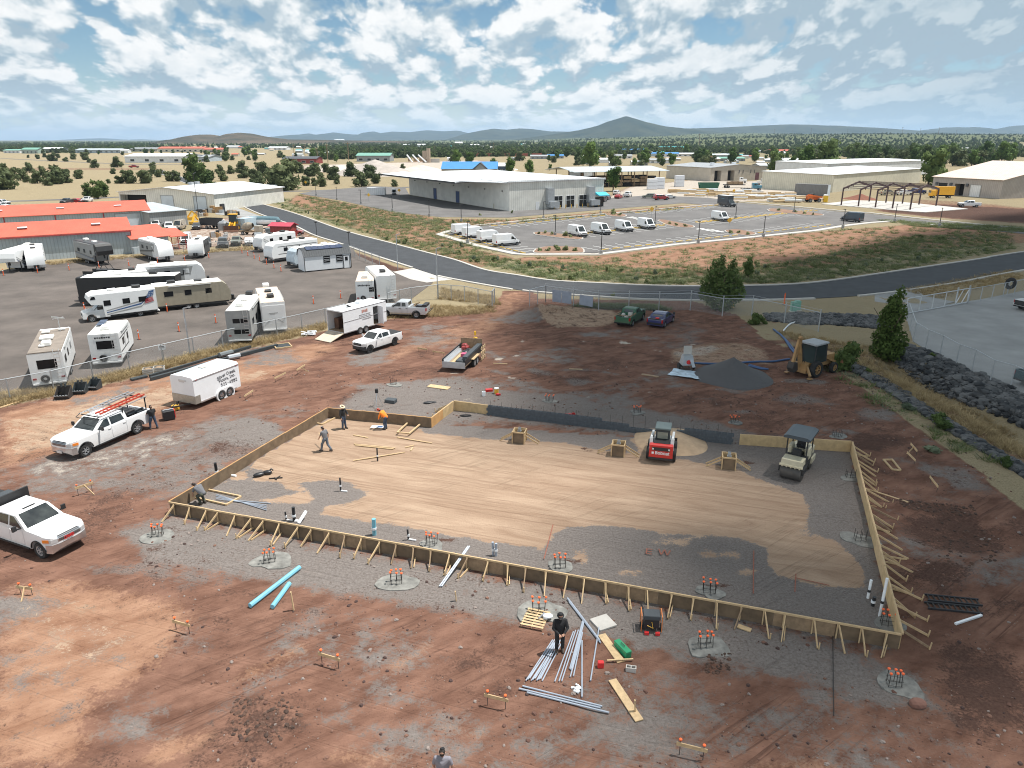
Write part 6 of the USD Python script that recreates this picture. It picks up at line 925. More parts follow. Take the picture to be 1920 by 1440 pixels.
def person(label,loc,rz,J,shirt,pants,hat=None,hatm=None,sleeve='long',tool=None,scale=1.0):
    """J: joints in metres, facing +x: pel, chest, neck, head, and for l / r: sh, el, wr, hip, kn, an."""
    J = {k: np.asarray(v,float) for k,v in J.items()}; t = thing('person',label,'person',loc,rz,scale=scale); up = U(J['neck'] - J['pel']); fwd = np.array([1.,0,0]); hd = U(J['head'] - J['neck']); face = U(np.array(J.get('look',(1,0,-.15))))
    bodies = [m3.Manifold.batch_hull([ball(J['hip' + s] ,.085) for s in 'lr'] + [ball(J['pel'] + up * .1,.11)]),m3.Manifold.batch_hull([ball(J['pel'] + up * .08,.115),ball(J['chest'],.135),ball(J['shl'],.06),ball(J['shr'],.06)]),limb([J['chest'] + up * .12,J['neck'],J['head'] - hd * .06],[.085,.056,.055])]
    e1 = U(np.cross((0,0,1),face)) if abs(face[2]) < .95 else np.array([0,1.,0]); cr = J['head']; bodies.append(m3.Manifold.batch_hull([ball(cr + hd * .025,.092),ball(cr + hd * .03 - face * .03,.092),ball(cr - hd * .06 + face * .035,.06),ball(cr - hd * .095 + face * .055,.03)])); bodies += [m3.Manifold.batch_hull([ball(cr + face * .1 + hd * .01,.012),ball(cr + face * .115 - hd * .03,.017)])] + [ball(cr + e1 * s * .092 - hd * .01,.022) for s in (-1,1)]
    for s in 'lr':
        bodies += [limb([J['sh' + s],J['el' + s],J['wr' + s]],[.062,.045,.031]),limb([J['hip' + s],J['kn' + s],J['an' + s]],[.095,.062,.045]),m3.Manifold.batch_hull([ball(J['an' + s] + (-.03,0,-.035),.045),ball(J['an' + s] + (.15,0,-.05),.034)])]
        fa = U(J['wr' + s] - J['el' + s]); side = U(np.cross(fa,(0,1,0)) + 1e-6); pal = J['wr' + s] + fa * .055; lat = U(np.cross(fa,side)); bodies.append(m3.Manifold.batch_hull([ball(J['wr' + s],.026),ball(pal + lat * .03,.017),ball(pal - lat * .03,.017)]))
        for k in range(4): b = pal + lat * (-.03 + .02 * k); ln = (.055,.065,.062,.048)[k]; m = b + fa * ln * .6 + side * .008; bodies.append(limb([b,m,m + fa * ln * .35 + side * .025],[.0095,.009,.008]))
        bodies.append(limb([J['wr' + s] + fa * .02 + lat * .025,J['wr' + s] + fa * .05 + lat * .055 + side * .01,J['wr' + s] + fa * .085 + lat * .058 + side * .02],[.012,.011,.009]))
    part(t,'body',smoothed(m3.Manifold.batch_boolean(bodies,m3.OpType.Add),3),skin,True)
    sh = [m3.Manifold.batch_hull([ball(J['pel'] + up * .02 ,.135),ball(J['hipl'] + up * .08,.09),ball(J['hipr'] + up * .08,.09),ball(J['chest'],.158),ball(J['shl'],.078),ball(J['shr'],.078)]),limb([J['chest'] + up * .16,J['neck'] - up * .04],[.1,.075])]
    for s in 'lr': sh.append(limb([J['sh' + s],J['el' + s],J['el' + s] * .15 + J['wr' + s] * .85],[.08,.063,.046]) if sleeve == 'long' else limb([J['sh' + s],J['sh' + s] * .3 + J['el' + s] * .7],[.08,.066]))
    part(t,'shirt',smoothed(m3.Manifold.batch_boolean(sh,m3.OpType.Add),2),shirt,True)
    pa = [m3.Manifold.batch_hull([ball(J['hip' + s],.108) for s in 'lr'] + [ball(J['pel'] + up * .06,.12)])] + [limb([J['hip' + s],J['kn' + s],J['an' + s] + (0,0,.02)],[.112,.082,.066]) for s in 'lr']; part(t,'trousers',smoothed(m3.Manifold.batch_boolean(pa,m3.OpType.Add),2),pants,True)
    for s in 'lr': part(t,'boot',arr(m3.Manifold.batch_hull([ball(J['an' + s] + (-.035,0,-.03),.058),ball(J['an' + s] + (.16,0,-.045),.045),ball(J['an' + s] + (0,0,.06),.056)])),boot,True)
    part(t,'hair',arr(m3.Manifold.batch_hull([ball(cr + hd * .035 - face * .02,.098),ball(cr - hd * .03 - face * .05,.075)]) - m3.Manifold.batch_hull([ball(cr + face * .14,.09),ball(cr + face * .1 - hd * .2,.12)])),hair_m,True)
    for s in (-1,1): part(t,'eye',ell(cr + face * .088 + e1 * s * .032 + hd * .012,(.011,.011,.011),1),pvc_white); 
    part(t,'mouth',ell(cr + face * .092 - hd * .062,(.01,.02,.006),1),mat_lip)
    if hat == 'cap': part(t,'cap',arr((ball(cr + hd * .05,.108) ^ m3.Manifold.sphere(.3).translate(tuple(cr + hd * .33))) + m3.Manifold.batch_hull([ball(cr + hd * .055 + face * .09 + e1 * s * .05,.012) for s in (-1,1)] + [ball(cr + hd * .04 + face * .19,.012)])),hatm,True)
    if hat == 'helmet': part(t,'hard_hat',arr((ball(cr + hd * .045,.128) ^ m3.Manifold.sphere(.3).translate(tuple(cr + hd * .32))) + m3.Manifold.batch_hull([ball(cr + hd * .04 + U(face * math.cos(a) + e1 * math.sin(a)) * .135,.012) for a in np.arange(0,6.2,.8)] + [ball(cr + hd * .035 + face * .19,.012)])),hatm,True)
    if hat == 'brim': part(t,'hat',arr((ball(cr + hd * .05,.108) ^ m3.Manifold.sphere(.3).translate(tuple(cr + hd * .33))) + m3.Manifold.batch_hull([ball(cr + hd * .05 + U(face * math.cos(a) + e1 * math.sin(a)) * .19,.012) for a in np.arange(0,6.2,.6)])),hatm,True)
    return t
mat_lip = mat('lip',(.25,.1,.08),.5)
def pose(**k):
    J = dict(pel=(0,0,.97),chest=(.0,0,1.28),neck=(0,0,1.5),head=(.02,0,1.65),shl=(0,.2,1.43),shr=(0,-.2,1.43),ell=(.0,.27,1.14),elr=(0,-.27,1.14),wrl=(.1,.27,.9),wrr=(.1,-.27,.9),hipl=(0,.1,.93),hipr=(0,-.1,.93),knl=(.03,.11,.51),knr=(.03,-.11,.51),anl=(0,.12,.09),anr=(0,-.12,.09)); J.update(k); return J
person('worker in dark clothes at the tail of the white pickup',on(289,803),2.5,pose(ell=(.12,.3,1.2),wrl=(.35,.22,1.2),elr=(.1,-.32,1.2),wrr=(.32,-.25,1.15),anl=(.12,.2,.09),knl=(.1,.16,.51),anr=(-.12,-.2,.09),knr=(-.02,-.16,.51),look=(1,0,-.3)),cloth_black,denim,'cap',cloth_black,'short')
person('worker in grey shirt walking across the sand with a stick',on(612,847),2.75,pose(chest=(.06,0,1.27),neck=(.1,0,1.49),head=(.15,0,1.63),shl=(.08,.2,1.42),shr=(.07,-.2,1.42),ell=(.2,.26,1.16),wrl=(.33,.24,.95),elr=(-.05,-.28,1.15),wrr=(0,-.3,.9),knl=(.22,.1,.52),anl=(.3,.1,.09),knr=(-.08,-.1,.5),anr=(-.35,-.1,.13),look=(1,.1,-.4)),cloth_grey,denim_grey,'cap',concrete,'short')
lie('rake_handle','wooden handle carried by the worker walking on the sand','tool',(604,842),(600,832),wood,.04,.04,lift=.25,lift2=.75)
person('worker in black shirt and tan hat by the back left lumber frame',on(645,804),-.5,pose(ell=(.1,.3,1.16),wrl=(.28,.2,1.05),elr=(.02,-.3,1.16),wrr=(.1,-.3,.92),anl=(.05,.14,.09),look=(1,0,-.5)),cloth_black,denim,'brim',tan_hat)
person('worker in bright orange shirt and red hard hat bending down',on(723,805),2.85,pose(pel=(-.1,0,.96),chest=(.12,0,1.2),neck=(.3,0,1.34),head=(.43,0,1.4),shl=(.22,.2,1.3),shr=(.22,-.2,1.3),ell=(.32,.26,1.03),wrl=(.4,.2,.82),elr=(.3,-.26,1.03),wrr=(.38,-.2,.8),hipl=(-.08,.1,.92),hipr=(-.08,-.1,.92),look=(.9,0,-.7)),hi_orange,denim,'helmet',mat('helmet_red',(.75,.06,.02),.35))
person('worker in grey shirt crouching over the lumber frame in the left corner',on(381,945),2.7,pose(pel=(-.15,0,.72),chest=(.15,0,.98),neck=(.36,0,1.08),head=(.5,0,1.1),shl=(.25,.2,1.04),shr=(.25,-.2,1.04),ell=(.4,.25,.76),wrl=(.5,.18,.5),elr=(.4,-.25,.76),wrr=(.52,-.18,.48),hipl=(-.12,.1,.68),hipr=(-.12,-.1,.68),knl=(.22,.14,.52),knr=(.2,-.14,.5),anl=(.02,.13,.09),anr=(-.02,-.13,.09),look=(.8,0,-.8)),cloth_grey,olive,'cap',cloth_black,'short')
person('worker dressed all in black standing over the grey conduits',on(1049,1222),-1.45,pose(ell=(.1,.28,1.16),wrl=(.3,.1,1.02),elr=(.1,-.28,1.16),wrr=(.3,-.08,1.0),look=(1,0,-.55)),cloth_black,cloth_black,'helmet',cloth_black,scale=1.02)
g7 = G(829,1410,1.68); person('person in a grey shirt and black cap cut off by the bottom edge',(g7[0],g7[1],0),1.5,pose(look=(1,0,-.2),ell=(.02,.3,1.15),elr=(.02,-.3,1.15)),lilac_grey,denim,'cap',cloth_black,'short')
# ---------------------------------------------------------------- buildings
def siding(name,c,r=.5,k=20.0,strength=.35,m=0.0):
    n = {'tc': ('texture_coordinate',{}),'s': ('separate_xyz',{}),'a': ('math',{'math_type': 'add'}),'k': ('math',{'math_type': 'multiply','value2': k}),'w': ('math',{'math_type': 'sine'}),'pw': ('map_range',{'from_min': .5,'from_max': 1.0,'clamp': True}),'geo': ('geometry',{}),'n': ('noise_texture',{'scale': .5,'detail': 5}),'rp': ('rgb_ramp',{'ramp': [(.25,tuple(np.array(c) * .86)),(.75,tuple(np.clip(np.array(c) * 1.08,0,1)))]}),'dk': ('mix_color',{'blend_type': 'multiply','b': (.80,.80,.80)}),'b': ('bump',{'strength': strength,'distance': .05}),'p': ('principled_bsdf',{'roughness': r,'metallic': m})}
    return usdkit.material(stage,f'/World/Looks/{name}',n,[('tc.object','s.vector'),('s.x','a.value1'),('s.y','a.value2'),('a.value','k.value1'),('k.value','w.value1'),('w.value','pw.value'),('pw.result','b.height'),('geo.position','n.vector'),('n.fac','rp.fac'),('pw.result','dk.fac'),('rp.color','dk.a'),('dk.result','p.base_color'),('b.normal','p.normal')],surface='p.BSDF')
s_pale = siding('siding_pale',(.66,.65,.60),k=9); s_blue = siding('siding_blue_grey',(.40,.46,.50),k=12); s_grey = siding('siding_grey',(.27,.285,.29),k=12); s_cream = siding('siding_cream',(.56,.53,.43),k=8); s_tan = siding('siding_tan',(.42,.38,.32),k=9); s_beige = siding('siding_beige',(.36,.325,.30),k=9); s_white = siding('siding_white',(.66,.67,.68),k=9)
r_red = siding('roof_red',(.54,.115,.07),.5,12); r_white = siding('roof_white',(.66,.68,.70),.5,6); r_galv = siding('roof_galvanised',(.47,.52,.55),.45,10,.3,.2); r_beige = siding('roof_beige',(.62,.50,.42),.5,9); r_grey = siding('roof_grey',(.30,.315,.33),.5,9); r_teal = siding('roof_teal',(.06,.38,.40),.5,6); r_blue = siding('roof_blue',(.05,.22,.50),.45,9); r_green = siding('roof_green',(.16,.34,.27),.5,9); r_dark = siding('roof_dark',(.07,.075,.085),.5,8); s_navy = siding('siding_navy',(.05,.08,.13),.5,8); s_redw = siding('siding_red',(.24,.035,.03),.6,8)
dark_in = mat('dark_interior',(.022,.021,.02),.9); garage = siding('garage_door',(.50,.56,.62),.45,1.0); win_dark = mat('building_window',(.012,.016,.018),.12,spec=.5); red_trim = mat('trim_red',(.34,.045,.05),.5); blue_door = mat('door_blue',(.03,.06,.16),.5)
def bld(name,label,cat_,A,B,depth,eave,rise,wall,roof,ridge='x',cuts=(),ov=.35,group=None,hip=False,z0=0.0):
    """A metal building: A to B its front wall on the ground, depth away from the viewer's side (left of A to B); cuts: openings (side, x, w, zlo, zhi)."""
    A,B = np.asarray(A,float),np.asarray(B,float); L = float(np.linalg.norm(B - A)); t = thing(name,label,cat_,(A[0],A[1],z0),math.atan2(B[1] - A[1],B[0] - A[0]),group); D = depth
    if ridge == 'x': sec = [(0,-.1),(0,eave),(D / 2,eave + rise),(D,eave),(D,-.1)]; w = ext_x(sec,0,L)
    elif ridge == 'y': sec = [(0,-.1),(0,eave),(L / 2,eave + rise),(L,eave),(L,-.1)]; w = ext_y(sec,0,D)
    else: sec = [(0,-.1),(0,eave),(D,eave + rise),(D,-.1)]; w = ext_x(sec,0,L)
    for side,x,ww,a,b in cuts:
        dp = 3.0
        w = w - (box3(x - ww / 2,x + ww / 2,-1,dp,a,b) if side == 'f' else box3(L - dp,L + 1,x - ww / 2,x + ww / 2,a,b) if side == 'r' else box3(-1,dp,x - ww / 2,x + ww / 2,a,b))
    part(t,'wall',arr(w),wall); th = .12
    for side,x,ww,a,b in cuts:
        part(t,'opening_back',bx(x,2.9,(a + b) / 2,ww - .02,.1,b - a - .02) if side == 'f' else bx(L - 2.9,x,(a + b) / 2,.1,ww - .02,b - a - .02) if side == 'r' else bx(2.9,x,(a + b) / 2,.1,ww - .02,b - a - .02),dark_in)  # near-black panel puts the deep shade inside an opening into its colour
    if ridge == 'x':
        for s in (0,1): y0,y1 = (-ov,D / 2) if s == 0 else (D + ov,D / 2); e = eave - ov * rise / (D / 2); p = [(y0,e + .01),(y1,eave + rise + .01),(y1,eave + rise + th),(y0,e + th)]; part(t,'roof',arr(ext_x(p if s == 0 else p[::-1],-ov,L + ov)),roof)
    elif ridge == 'y':
        for s in (0,1): x0,x1 = (-ov,L / 2) if s == 0 else (L + ov,L / 2); e = eave - ov * rise / (L / 2); part(t,'roof',arr(ext_y([(x0,e + .01),(x1,eave + rise + .01),(x1,eave + rise + th),(x0,e + th)],-ov,D + ov)),roof)
    else: e = rise / D * ov; part(t,'roof',arr(ext_x([(-ov,eave - e + .01),(D + ov,eave + rise + e + .01),(D + ov,eave + rise + e + th),(-ov,eave - e + th)],-ov,L + ov)),roof)
    return t
def panel(t,nm,x,z,w,h,m,side='f',L=0,fr=None,proud=.06,mull=0):
    def at(px,pz,pw,ph,d0,d1): return bx(px,-(d0 + d1) / 2,pz,pw,d1 - d0,ph) if side == 'f' else bx(L + (d0 + d1) / 2,px,pz,d1 - d0,pw,ph)
    p = part(t,nm,at(x,z,w,h,.0,proud),m)
    if fr is not None:
        part(p,'frame',cat([at(x + s * (w / 2 + .06),z,.12,h + .24,0,proud + .05) for s in (-1,1)] + [at(x,z + s * (h / 2 + .06),w,.12,0,proud + .05) for s in (-1,1)]),fr)
        if mull: part(p,'mullion',cat([at(x,z,.08,h,proud,proud + .03),at(x,z + h * .12,w,.08,proud + .005,proud + .035)]),fr)
    return p
# the delivery warehouse
wl,wn = G(768,365),G(955,396); L = float(np.linalg.norm(wn - wl)); D = 33.5
wh = bld('warehouse','long pale metal warehouse with white roof and deep side canopy','warehouse',wl,wn,D,8.0,.25,s_pale,r_white,'mono')
part(wh,'canopy',arr(ext_x([(-9.5,7.2),(-.3,7.9),(-.3,8.2),(-9.5,7.5)],-4.5,L - 16)),r_white); part(wh,'canopy_fascia',bx((L - 20.5) / 2,-9.55,7.35,L - 11.5,.1,.5),trim); part(wh,'canopy_soffit',arr(ext_x([(-9.4,7.1),(-.4,7.8),(-.4,7.85),(-9.4,7.14)],-4.4,L - 16.1)),r_dark); part(wh,'canopy_end',arr(ext_z([(L - 16,-9.4),(L - 15.9,-9.4),(L - .4,-.4),(L - 16,-.4)],7.75,7.95)),r_white)
part(wh,'parapet',cat([bx(L + .1,D / 2,8.2,.12,D + .7,.55)]),s_white)
for x,l in ((L - 52,'farther'),(L - 34,'nearer')): panel(wh,'dock_door',x,1.8,2.6,3.6,blue_door,fr=concrete)
for k in range(7): part(wh,'wall_lamp',bx(6 + k * (L - 10) / 6,-.12,5.4,.5,.22,.3),trim)
for x in (D * .50,D * .63,D * .77): panel(wh,'window',x,1.95,2.9,3.3,win_dark,'r',L,s_white,.05,1)
for x in (D * .39,D * .83): part(wh,'duct',cat([bx(L + .8,x + .3,3.8,1.5,2.2,4.6),bx(L + 1.2,x + 1.2,1.4,2.2,3.2,1.6)]),galv)
panel(wh,'door',D * .285,1.15,1.1,2.3,s_white,'r',L); part(wh,'awning',arr(ext_y([(L + .05,4.3),(L + .05,3.6),(L + 2.2,3.3),(L + 2.2,3.45)],D * .905,D * 1.02)),mat('awning_cyan',(.04,.42,.58),.5)); part(wh,'entrance',bx(L + .08,D * .95,1.4,.1,3.4,2.8),win_dark)
for k in range(9): solo('bollard',cyl(np.append(wn + (G(1120,386) - wn) * (.45 + k * .065),0) + (1.0,-1.6,0),np.append(wn + (G(1120,386) - wn) * (.45 + k * .065),0) + (1.0,-1.6,1.1),.12,n=8),yel_m,f'{["first", "second", "third", "fourth", "fifth", "sixth", "seventh", "eighth", "ninth"][k]} yellow bollard from the left before the warehouse windows','bollard','yellow bollards before the warehouse')
tp = thing('transformer','pale electrical cabinet at the near corner of the warehouse','cabinet',on(930,391)); part(tp,'box',arr(rbox(-.8,.8,-.6,.6,0,1.5,.05)),s_cream); part(tp,'base',bx(0,0,.05,2,1.6,.1),concrete)
# workshop with the white roof
A,B = G(227,390),G(394,395.5); B = A + U(B - A) * 34
ws = bld('workshop','pale workshop with a bright white roof and an open bay on its left','workshop',A,B,34,4.7,1.6,s_pale,r_white,'y',[('f',5.2,9.6,.0,4.0)],.5); Lw = 34
for x in (17.5,29.0): panel(ws,'garage_door',x,2.0,4.3,3.9,garage,fr=s_grey)
for k in range(4): part(ws,'post',cyl((.3 + k * .2,2 + k * 8,0),(.3 + k * .2,2 + k * 8,4.6),.12),trim)
part(ws,'roof_unit',cat([bx(12,20,6.4,1.2,1.2,1.0),bx(8,22,6.1,1.2,1.2,.9)]),r_grey)
# red roofed storage buildings
A,B = G(-130,503),G(251,475); R1 = bld('storage_building','blue-grey metal building with a red roof, nearer of two','building',A,B,11,4.2,1.7,s_blue,r_red); L1 = float(np.linalg.norm(B - A))
for k in range(5): part(R1,'skylight',bx(L1 - 5 - k * 11,3.0,5.33,1.4,1.6,.12),pvc_white) if k < 3 else 0
part(R1,'corner_trim',cat([bx(L1 + .04,.0,2.05,.12,.16,4.3)]),red_trim); part(R1,'downspout',cat([bx(L1 - 16 * k - 17,-.08,2.1,.12,.1,4.1) for k in range(2)]),galv); part(R1,'gutter',bx(L1 / 2,-.42,4.0,L1,.14,.14),red_trim)
A,B = G(252,476.5),G(319,469); AN = bld('annexe','low annexe with a red roof joined to the nearer red roofed building','building',A,B,9,2.7,1.7,s_blue,r_red); la = float(np.linalg.norm(B - A))
cp = thing('carport','small red carport on thin posts beside the low annexe','carport',np.append(B,0),math.atan2(*(B - A)[::-1])); part(cp,'roof',arr(ext_x([(-.2,2.3),(4.5,3.4),(9,2.3),(9,2.42),(4.5,3.52),(-.2,2.42)],.3,3.6)),r_red); [part(cp,'post',bar((x,y,0),(x,y,2.4),.12),red_trim) for x in (.6,1.8,3.2) for y in (.1,8.8)]
A,B = G(-130,450),G(284,425.5); R2 = bld('storage_building','long red roofed metal building with garage doors, farther of two','building',A,B,13,3.9,1.8,s_blue,r_red); L2 = float(np.linalg.norm(B - A))
for k in range(4): part(R2,'skylight',bx(L2 - 6 - k * 11.5,3.6,5.02,1.5,1.6,.14),pvc_white)
for k in range(6): part(R2,'frame_post',bx(L2 - .1 - k * 9.4,-.06,1.95,.22,.14,3.9),red_trim)
for x in (L2 - 4.6,L2 - 33,L2 - 43): panel(R2,'garage_door',x,1.7,5.2,3.2,garage if x > L2 - 10 else dark_in,fr=s_grey)
A,B = G(284,428),G(353,421.5); bld('shed','grey metal shed with a pale blue roof beside the parked cars','shed',A,B,16,3.5,.9,s_grey,r_galv,'mono')
# small red shed, white container, machinery of the impound yard
bld('shed','small red shed at the back of the impound yard by the road','shed',G(508,444),G(545,445),3.0,2.3,.5,s_redw,mat('shed_roof_red',(.42,.05,.08),.5))
t = thing('shipping_container','pale blue shipping container beside the yellow wheel loader','container',on(458,431),1.25); part(t,'body',bx(2,0,1.35,6,2.4,2.6),siding('container_blue',(.42,.52,.58),k=18,strength=.8)); part(t,'door_frame',cat([bx(-1.03,s * 1.1,1.35,.08,.1,2.6) for s in (-1,0,1)]),galv)
c = on(440,432); t = thing('wheel_loader','yellow wheel loader with a brown bucket facing the viewer','wheel loader',c,-1.45,scale=1.05)
part(t,'body',cat([bx(-1.5,0,1.6,2.8,1.7,1.0),bx(.5,0,1.2,2.0,1.2,.7)]),yel_m); part(t,'cab',arr(m3.Manifold.batch_hull([box3(-.6,.8,-.8,.8,1.9,1.95),box3(-.5,.6,-.75,.75,3.3,3.35)])),clear_grey); part(t,'cab_roof',bx(.05,0,3.45,1.5,1.8,.16),yel_m); part(t,'lift_arm',cat([bar((.8,s * .5,1.8),(2.8,s * .5,.8),.2,.3) for s in (-1,1)] + [bar((1.0,0,1.6),(2.4,0,1.7),.2,.3)]),yel_m); part(t,'bucket',arr(ext_y([(2.7,.2),(3.7,.1),(3.7,.2),(3.0,.4),(2.9,1.3),(2.7,1.3)],-1.5,1.5)),mat('bucket_brown',(.10,.045,.025),.8,var=.3))
for x in (-1.7,1.2):
    for s in (-1,1): wheel(t,x,s * 1.05,.78,.55,yel_m,s)
t = thing('tanker_trailer','long dark boat shaped tank on a trailer beside the road','tank',on(497,428),-.15); part(t,'tank',mv(ry(lathe([(.05,-4.0),(.8,-3.6),(.95,0),(.8,3.4),(.1,4.0)],14),math.pi / 2),(0,0,1.9)),mat('tank_teal',(.10,.17,.20),.4)); part(t,'stripe',mv(ry(lathe([(.82,-3.5),(.97,0),(.82,3.3)],14),math.pi / 2),(0,0,1.8),s=1.0),pvc_white); part(t,'frame',bx(0,0,.8,7,1.4,.3),rubber); pairs(t,(2,-2),.8,.4)
t = thing('mixer_truck','rusty old mixer truck parked below the long tank','truck',on(470,440),-.2,scale=.9); part(t,'drum',mv(ry(lathe([(.3,-1.6),(.9,-.6),(.95,.5),(.5,1.5)],14),1.35),(-.6,0,2.0)),mat('rusty_drum',(.26,.22,.17),.6,var=.3)); part(t,'chassis',bx(0,0,.85,5.6,1.2,.35),wood_dark); part(t,'cab',arr(rbox(1.6,3.0,-.95,.95,.7,2.3,.15)),car_tan); pairs(t,(2.2,-1.5),.9,.45)
t = thing('dump_trailer','black high sided dump trailer in the impound yard','trailer',on(398,428),-.3); part(t,'body',cat([bx(0,s * 1.15,1.6,4.6,.1,1.5) for s in (-1,1)] + [bx(s * 2.3,0,1.6,.1,2.3,1.5) for s in (-1,1)] + [bx(0,0,.85,4.6,2.3,.12)]),black); pairs(t,(.4,-.5),1.2,.38)
t = thing('water_tank','pale grey tank between the dump trailer and the wheel loader','tank',on(421,431)); part(t,'tank',lathe([(.001,0),(1.3,0),(1.35,.3),(1.3,1.6),(.8,2.0),(.001,2.1)],16),car_grey); part(t,'top',lathe([(.3,2.0),(.35,2.25),(.001,2.3)],10),pvc_white)
for px,py,k,l in ((360,412,0,'upper'),(366,420,1,'lower')): t = thing('excavator_arm',f'{l} yellow machine part leaning at the corner of the grey shed','machine',on(px,py),.4 + k); part(t,'boom',cat([bar((-1.2,0,.4),(.2,0,2.2),.35),bar((.2,0,2.2),(1.4,0,.9),.3)]),yel_m); part(t,'base',bx(-.6,0,.4,2,1.2,.7),yel_m)
for px,py,s,l in ((378,405,1.0,'dark heap of machine parts behind the black dump trailer'),(405,398,1.3,'heap of orange and grey salvage by the drive'),(430,404,1.0,'row of rusty poles and drums by the workshop drive'),(412,444,.8,'scattered scrap below the wheel loader')): t = thing('scrap_heap',l,'scrap',on(px,py),scale=s); [part(t,'piece',bx(RNG.uniform(-2,2),RNG.uniform(-1.2,1.2),z := RNG.uniform(.3,.9),RNG.uniform(.5,1.6),RNG.uniform(.4,1.0),z * 2,RNG.uniform(0,3)),[wood_dark,concrete,trim,case_yel,galv][k % 5]) for k in range(10)]
# ---------------------------------------------------------------- parked vehicles of the yards and lots
PROTO = {}
def park(kind,paint,pname,label,cat_,px,py,rz,group=None,scale=1.0,name=None):
    loc = on(px,py); key = (kind,pname)
    if key in PROTO: return copy(PROTO[key],loc,rz,label,group,scale)
    PROTO[key] = vehicle(kind,name or f'{pname}_{kind}',label,cat_,loc,rz,paint,group=group,scale=scale,simple=True); return PROTO[key]
for a in [('suv',car_white,'white','white people carrier by the grey shed','car',293,427,-1.2),('suv',car_grey,'grey','grey estate car behind the white ones by the grey shed','car',312,424,-1.2),('suv',car_white,'white','white car with its bonnet towards the viewer by the grey shed','car',318,431,-1.15),('sedan',car_white,'white','white saloon half hidden by the red annexe roof','car',325,437,-1.2),('van',car_tan,'tan','old tan van at the wall of the grey shed','van',337,430,-1.45,None,.85),('sedan',car_dark,'dark','black saloon at the corner of the grey shed','car',370,429,-1.3),
          ('van',van_white,'white','white van beside the small white camper','van',350,456,-1.3,None,.8),('pickup',car_dark,'dark','dark pickup with a flapping cover in the impound row','pickup truck',388,461,-1.2,None,.85),('suv',car_dark,'dark','dark off-roader in the impound row','car',419,463,-1.25),('pickup',car_olive,'olive','faded green pickup in the impound row','pickup truck',444,459,-1.3,None,.85),('sedan',car_white,'white','white saloon at the right of the impound row','car',468,459,-1.2),('sedan',car_grey,'grey','grey car behind the white saloon in the impound row','car',485,449,-1.1),('suv',car_red,'red','dark red car behind the small red shed','car',551,441,.2,None,.95),('suv',car_dark,'dark','dark car at the left end of the small red shed','car',505,441,-1.2,None,.8),
          ('suv',car_white,'white','white car at the far left behind the red roofs, upper','car',6,384,-.2),('suv',car_white,'white','white car at the far left behind the red roofs, lower','car',4,390,-.2),('pickup',car_dark,'dark','dark pickup facing the viewer on the dirt behind the red roofs','pickup truck',125,382,-1.5,None,.9),('sedan',car_red,'red','red car on the dirt behind the red roofs','car',146,380,-.2),('pickup',car_white,'white','white pickup on the dirt left of the workshop','pickup truck',164,379,-1.4,None,.9),('pickup',car_red,'red','red pickup alone far out on the dry grassland','pickup truck',252,314.5,.1,None,1.1),
          ('van',van_white,'white','white van parked by the big juniper at the end of the road','van',506,358.5,3.3,None,1.0),
          ('suv',car_dark,'dark','dark blue car nearest the cyan awning','car',1131,378,1.2),('suv',car_grey,'grey','silver car second from the cyan awning','car',1138,374,1.2),('sedan',car_red,'red','red car in the row beyond the cyan awning','car',1160,372,1.1),('pickup',car_white,'white','white pickup in the row beyond the cyan awning','pickup truck',1177,369,1.2),('suv',car_white,'white','white car behind the red one beyond the cyan awning','car',1156,365,1.2),('suv',car_olive,'olive','dark green car with a load, left of the dark red one','car',1216,372,3.0),('suv',car_red,'red','dark red car at the yard fence right of the awning','car',1240,375,.2,None,1.15),('sedan',car_white,'white','white car behind the dark red one at the yard fence','car',1255,372,.2)]: park(*a)
VG = 'white delivery vans'
def van_at(a,b,side,label,paint=van_white,pn='delivery'):
    loc,rz,wb = by_wheels(a,b,side,.88,.9); key = ('van',pn)
    if key in PROTO: return copy(PROTO[key],loc,rz,label,VG if pn == 'delivery' else None,.93)
    PROTO[key] = vehicle('van','delivery_van',label,'van',loc,rz,paint,group=VG if pn == 'delivery' else None,scale=.93,simple=True); part(PROTO[key],'lower_cladding',cat([bx(.0,s * 1.03,.55,5.6,.04,.22) for s in (-1,1)]),trim); return PROTO[key]
v4 = ((969,460),(939,462.5))
for (dx,dy),l in zip(((0,0),(-30,-7.5),(-59,-15),(-80,-21.5)),('nearest of the four white vans backed to the left sidewalk','second nearest of the four white vans backed to the left sidewalk','third nearest of the four white vans backed to the left sidewalk','farthest of the four white vans backed to the left sidewalk')): van_at((v4[0][0] + dx,v4[0][1] + dy),(v4[1][0] + dx,v4[1][1] + dy),-1,l)
for a,b,l in (((1088,446),(1067,441.5),'leftmost of the four white vans facing right, by the planted island'),((1132,441),(1111,437),'second from the left of the four white vans facing right'),((1176,436),(1154,431.5),'third from the left of the four white vans facing right'),((1217.5,431),(1196,426.5),'rightmost of the four white vans facing right'),((1357.5,416),(1334.6,412.5),'white van parked alone by the yellow wheel stops')): van_at(a,b,-1,l)
van_at((1578,414),(1606.5,417),1,'dark navy van at the right end of the parking lot',car_navy,'navy')
loc,rz,_ = by_wheels((1373,389),(1347,386),-1,.9); bt = vehicle('van','box_truck','dark navy step van with a tall box in the upper parking lot','truck',loc,rz,car_navy,simple=True); part(bt,'box',arr(rbox(-3.6,1.2,-1.1,1.1,.8,3.3,.08)),car_navy); part(bt,'roof_cap',bx(-1.2,0,3.32,4.6,2.1,.06),pvc_white); part(bt,'logo',tube([(-1.8,-1.12,2.5),(-1.2,-1.12,2.38),(-.5,-1.12,2.45)],.035,5),pvc_blue)
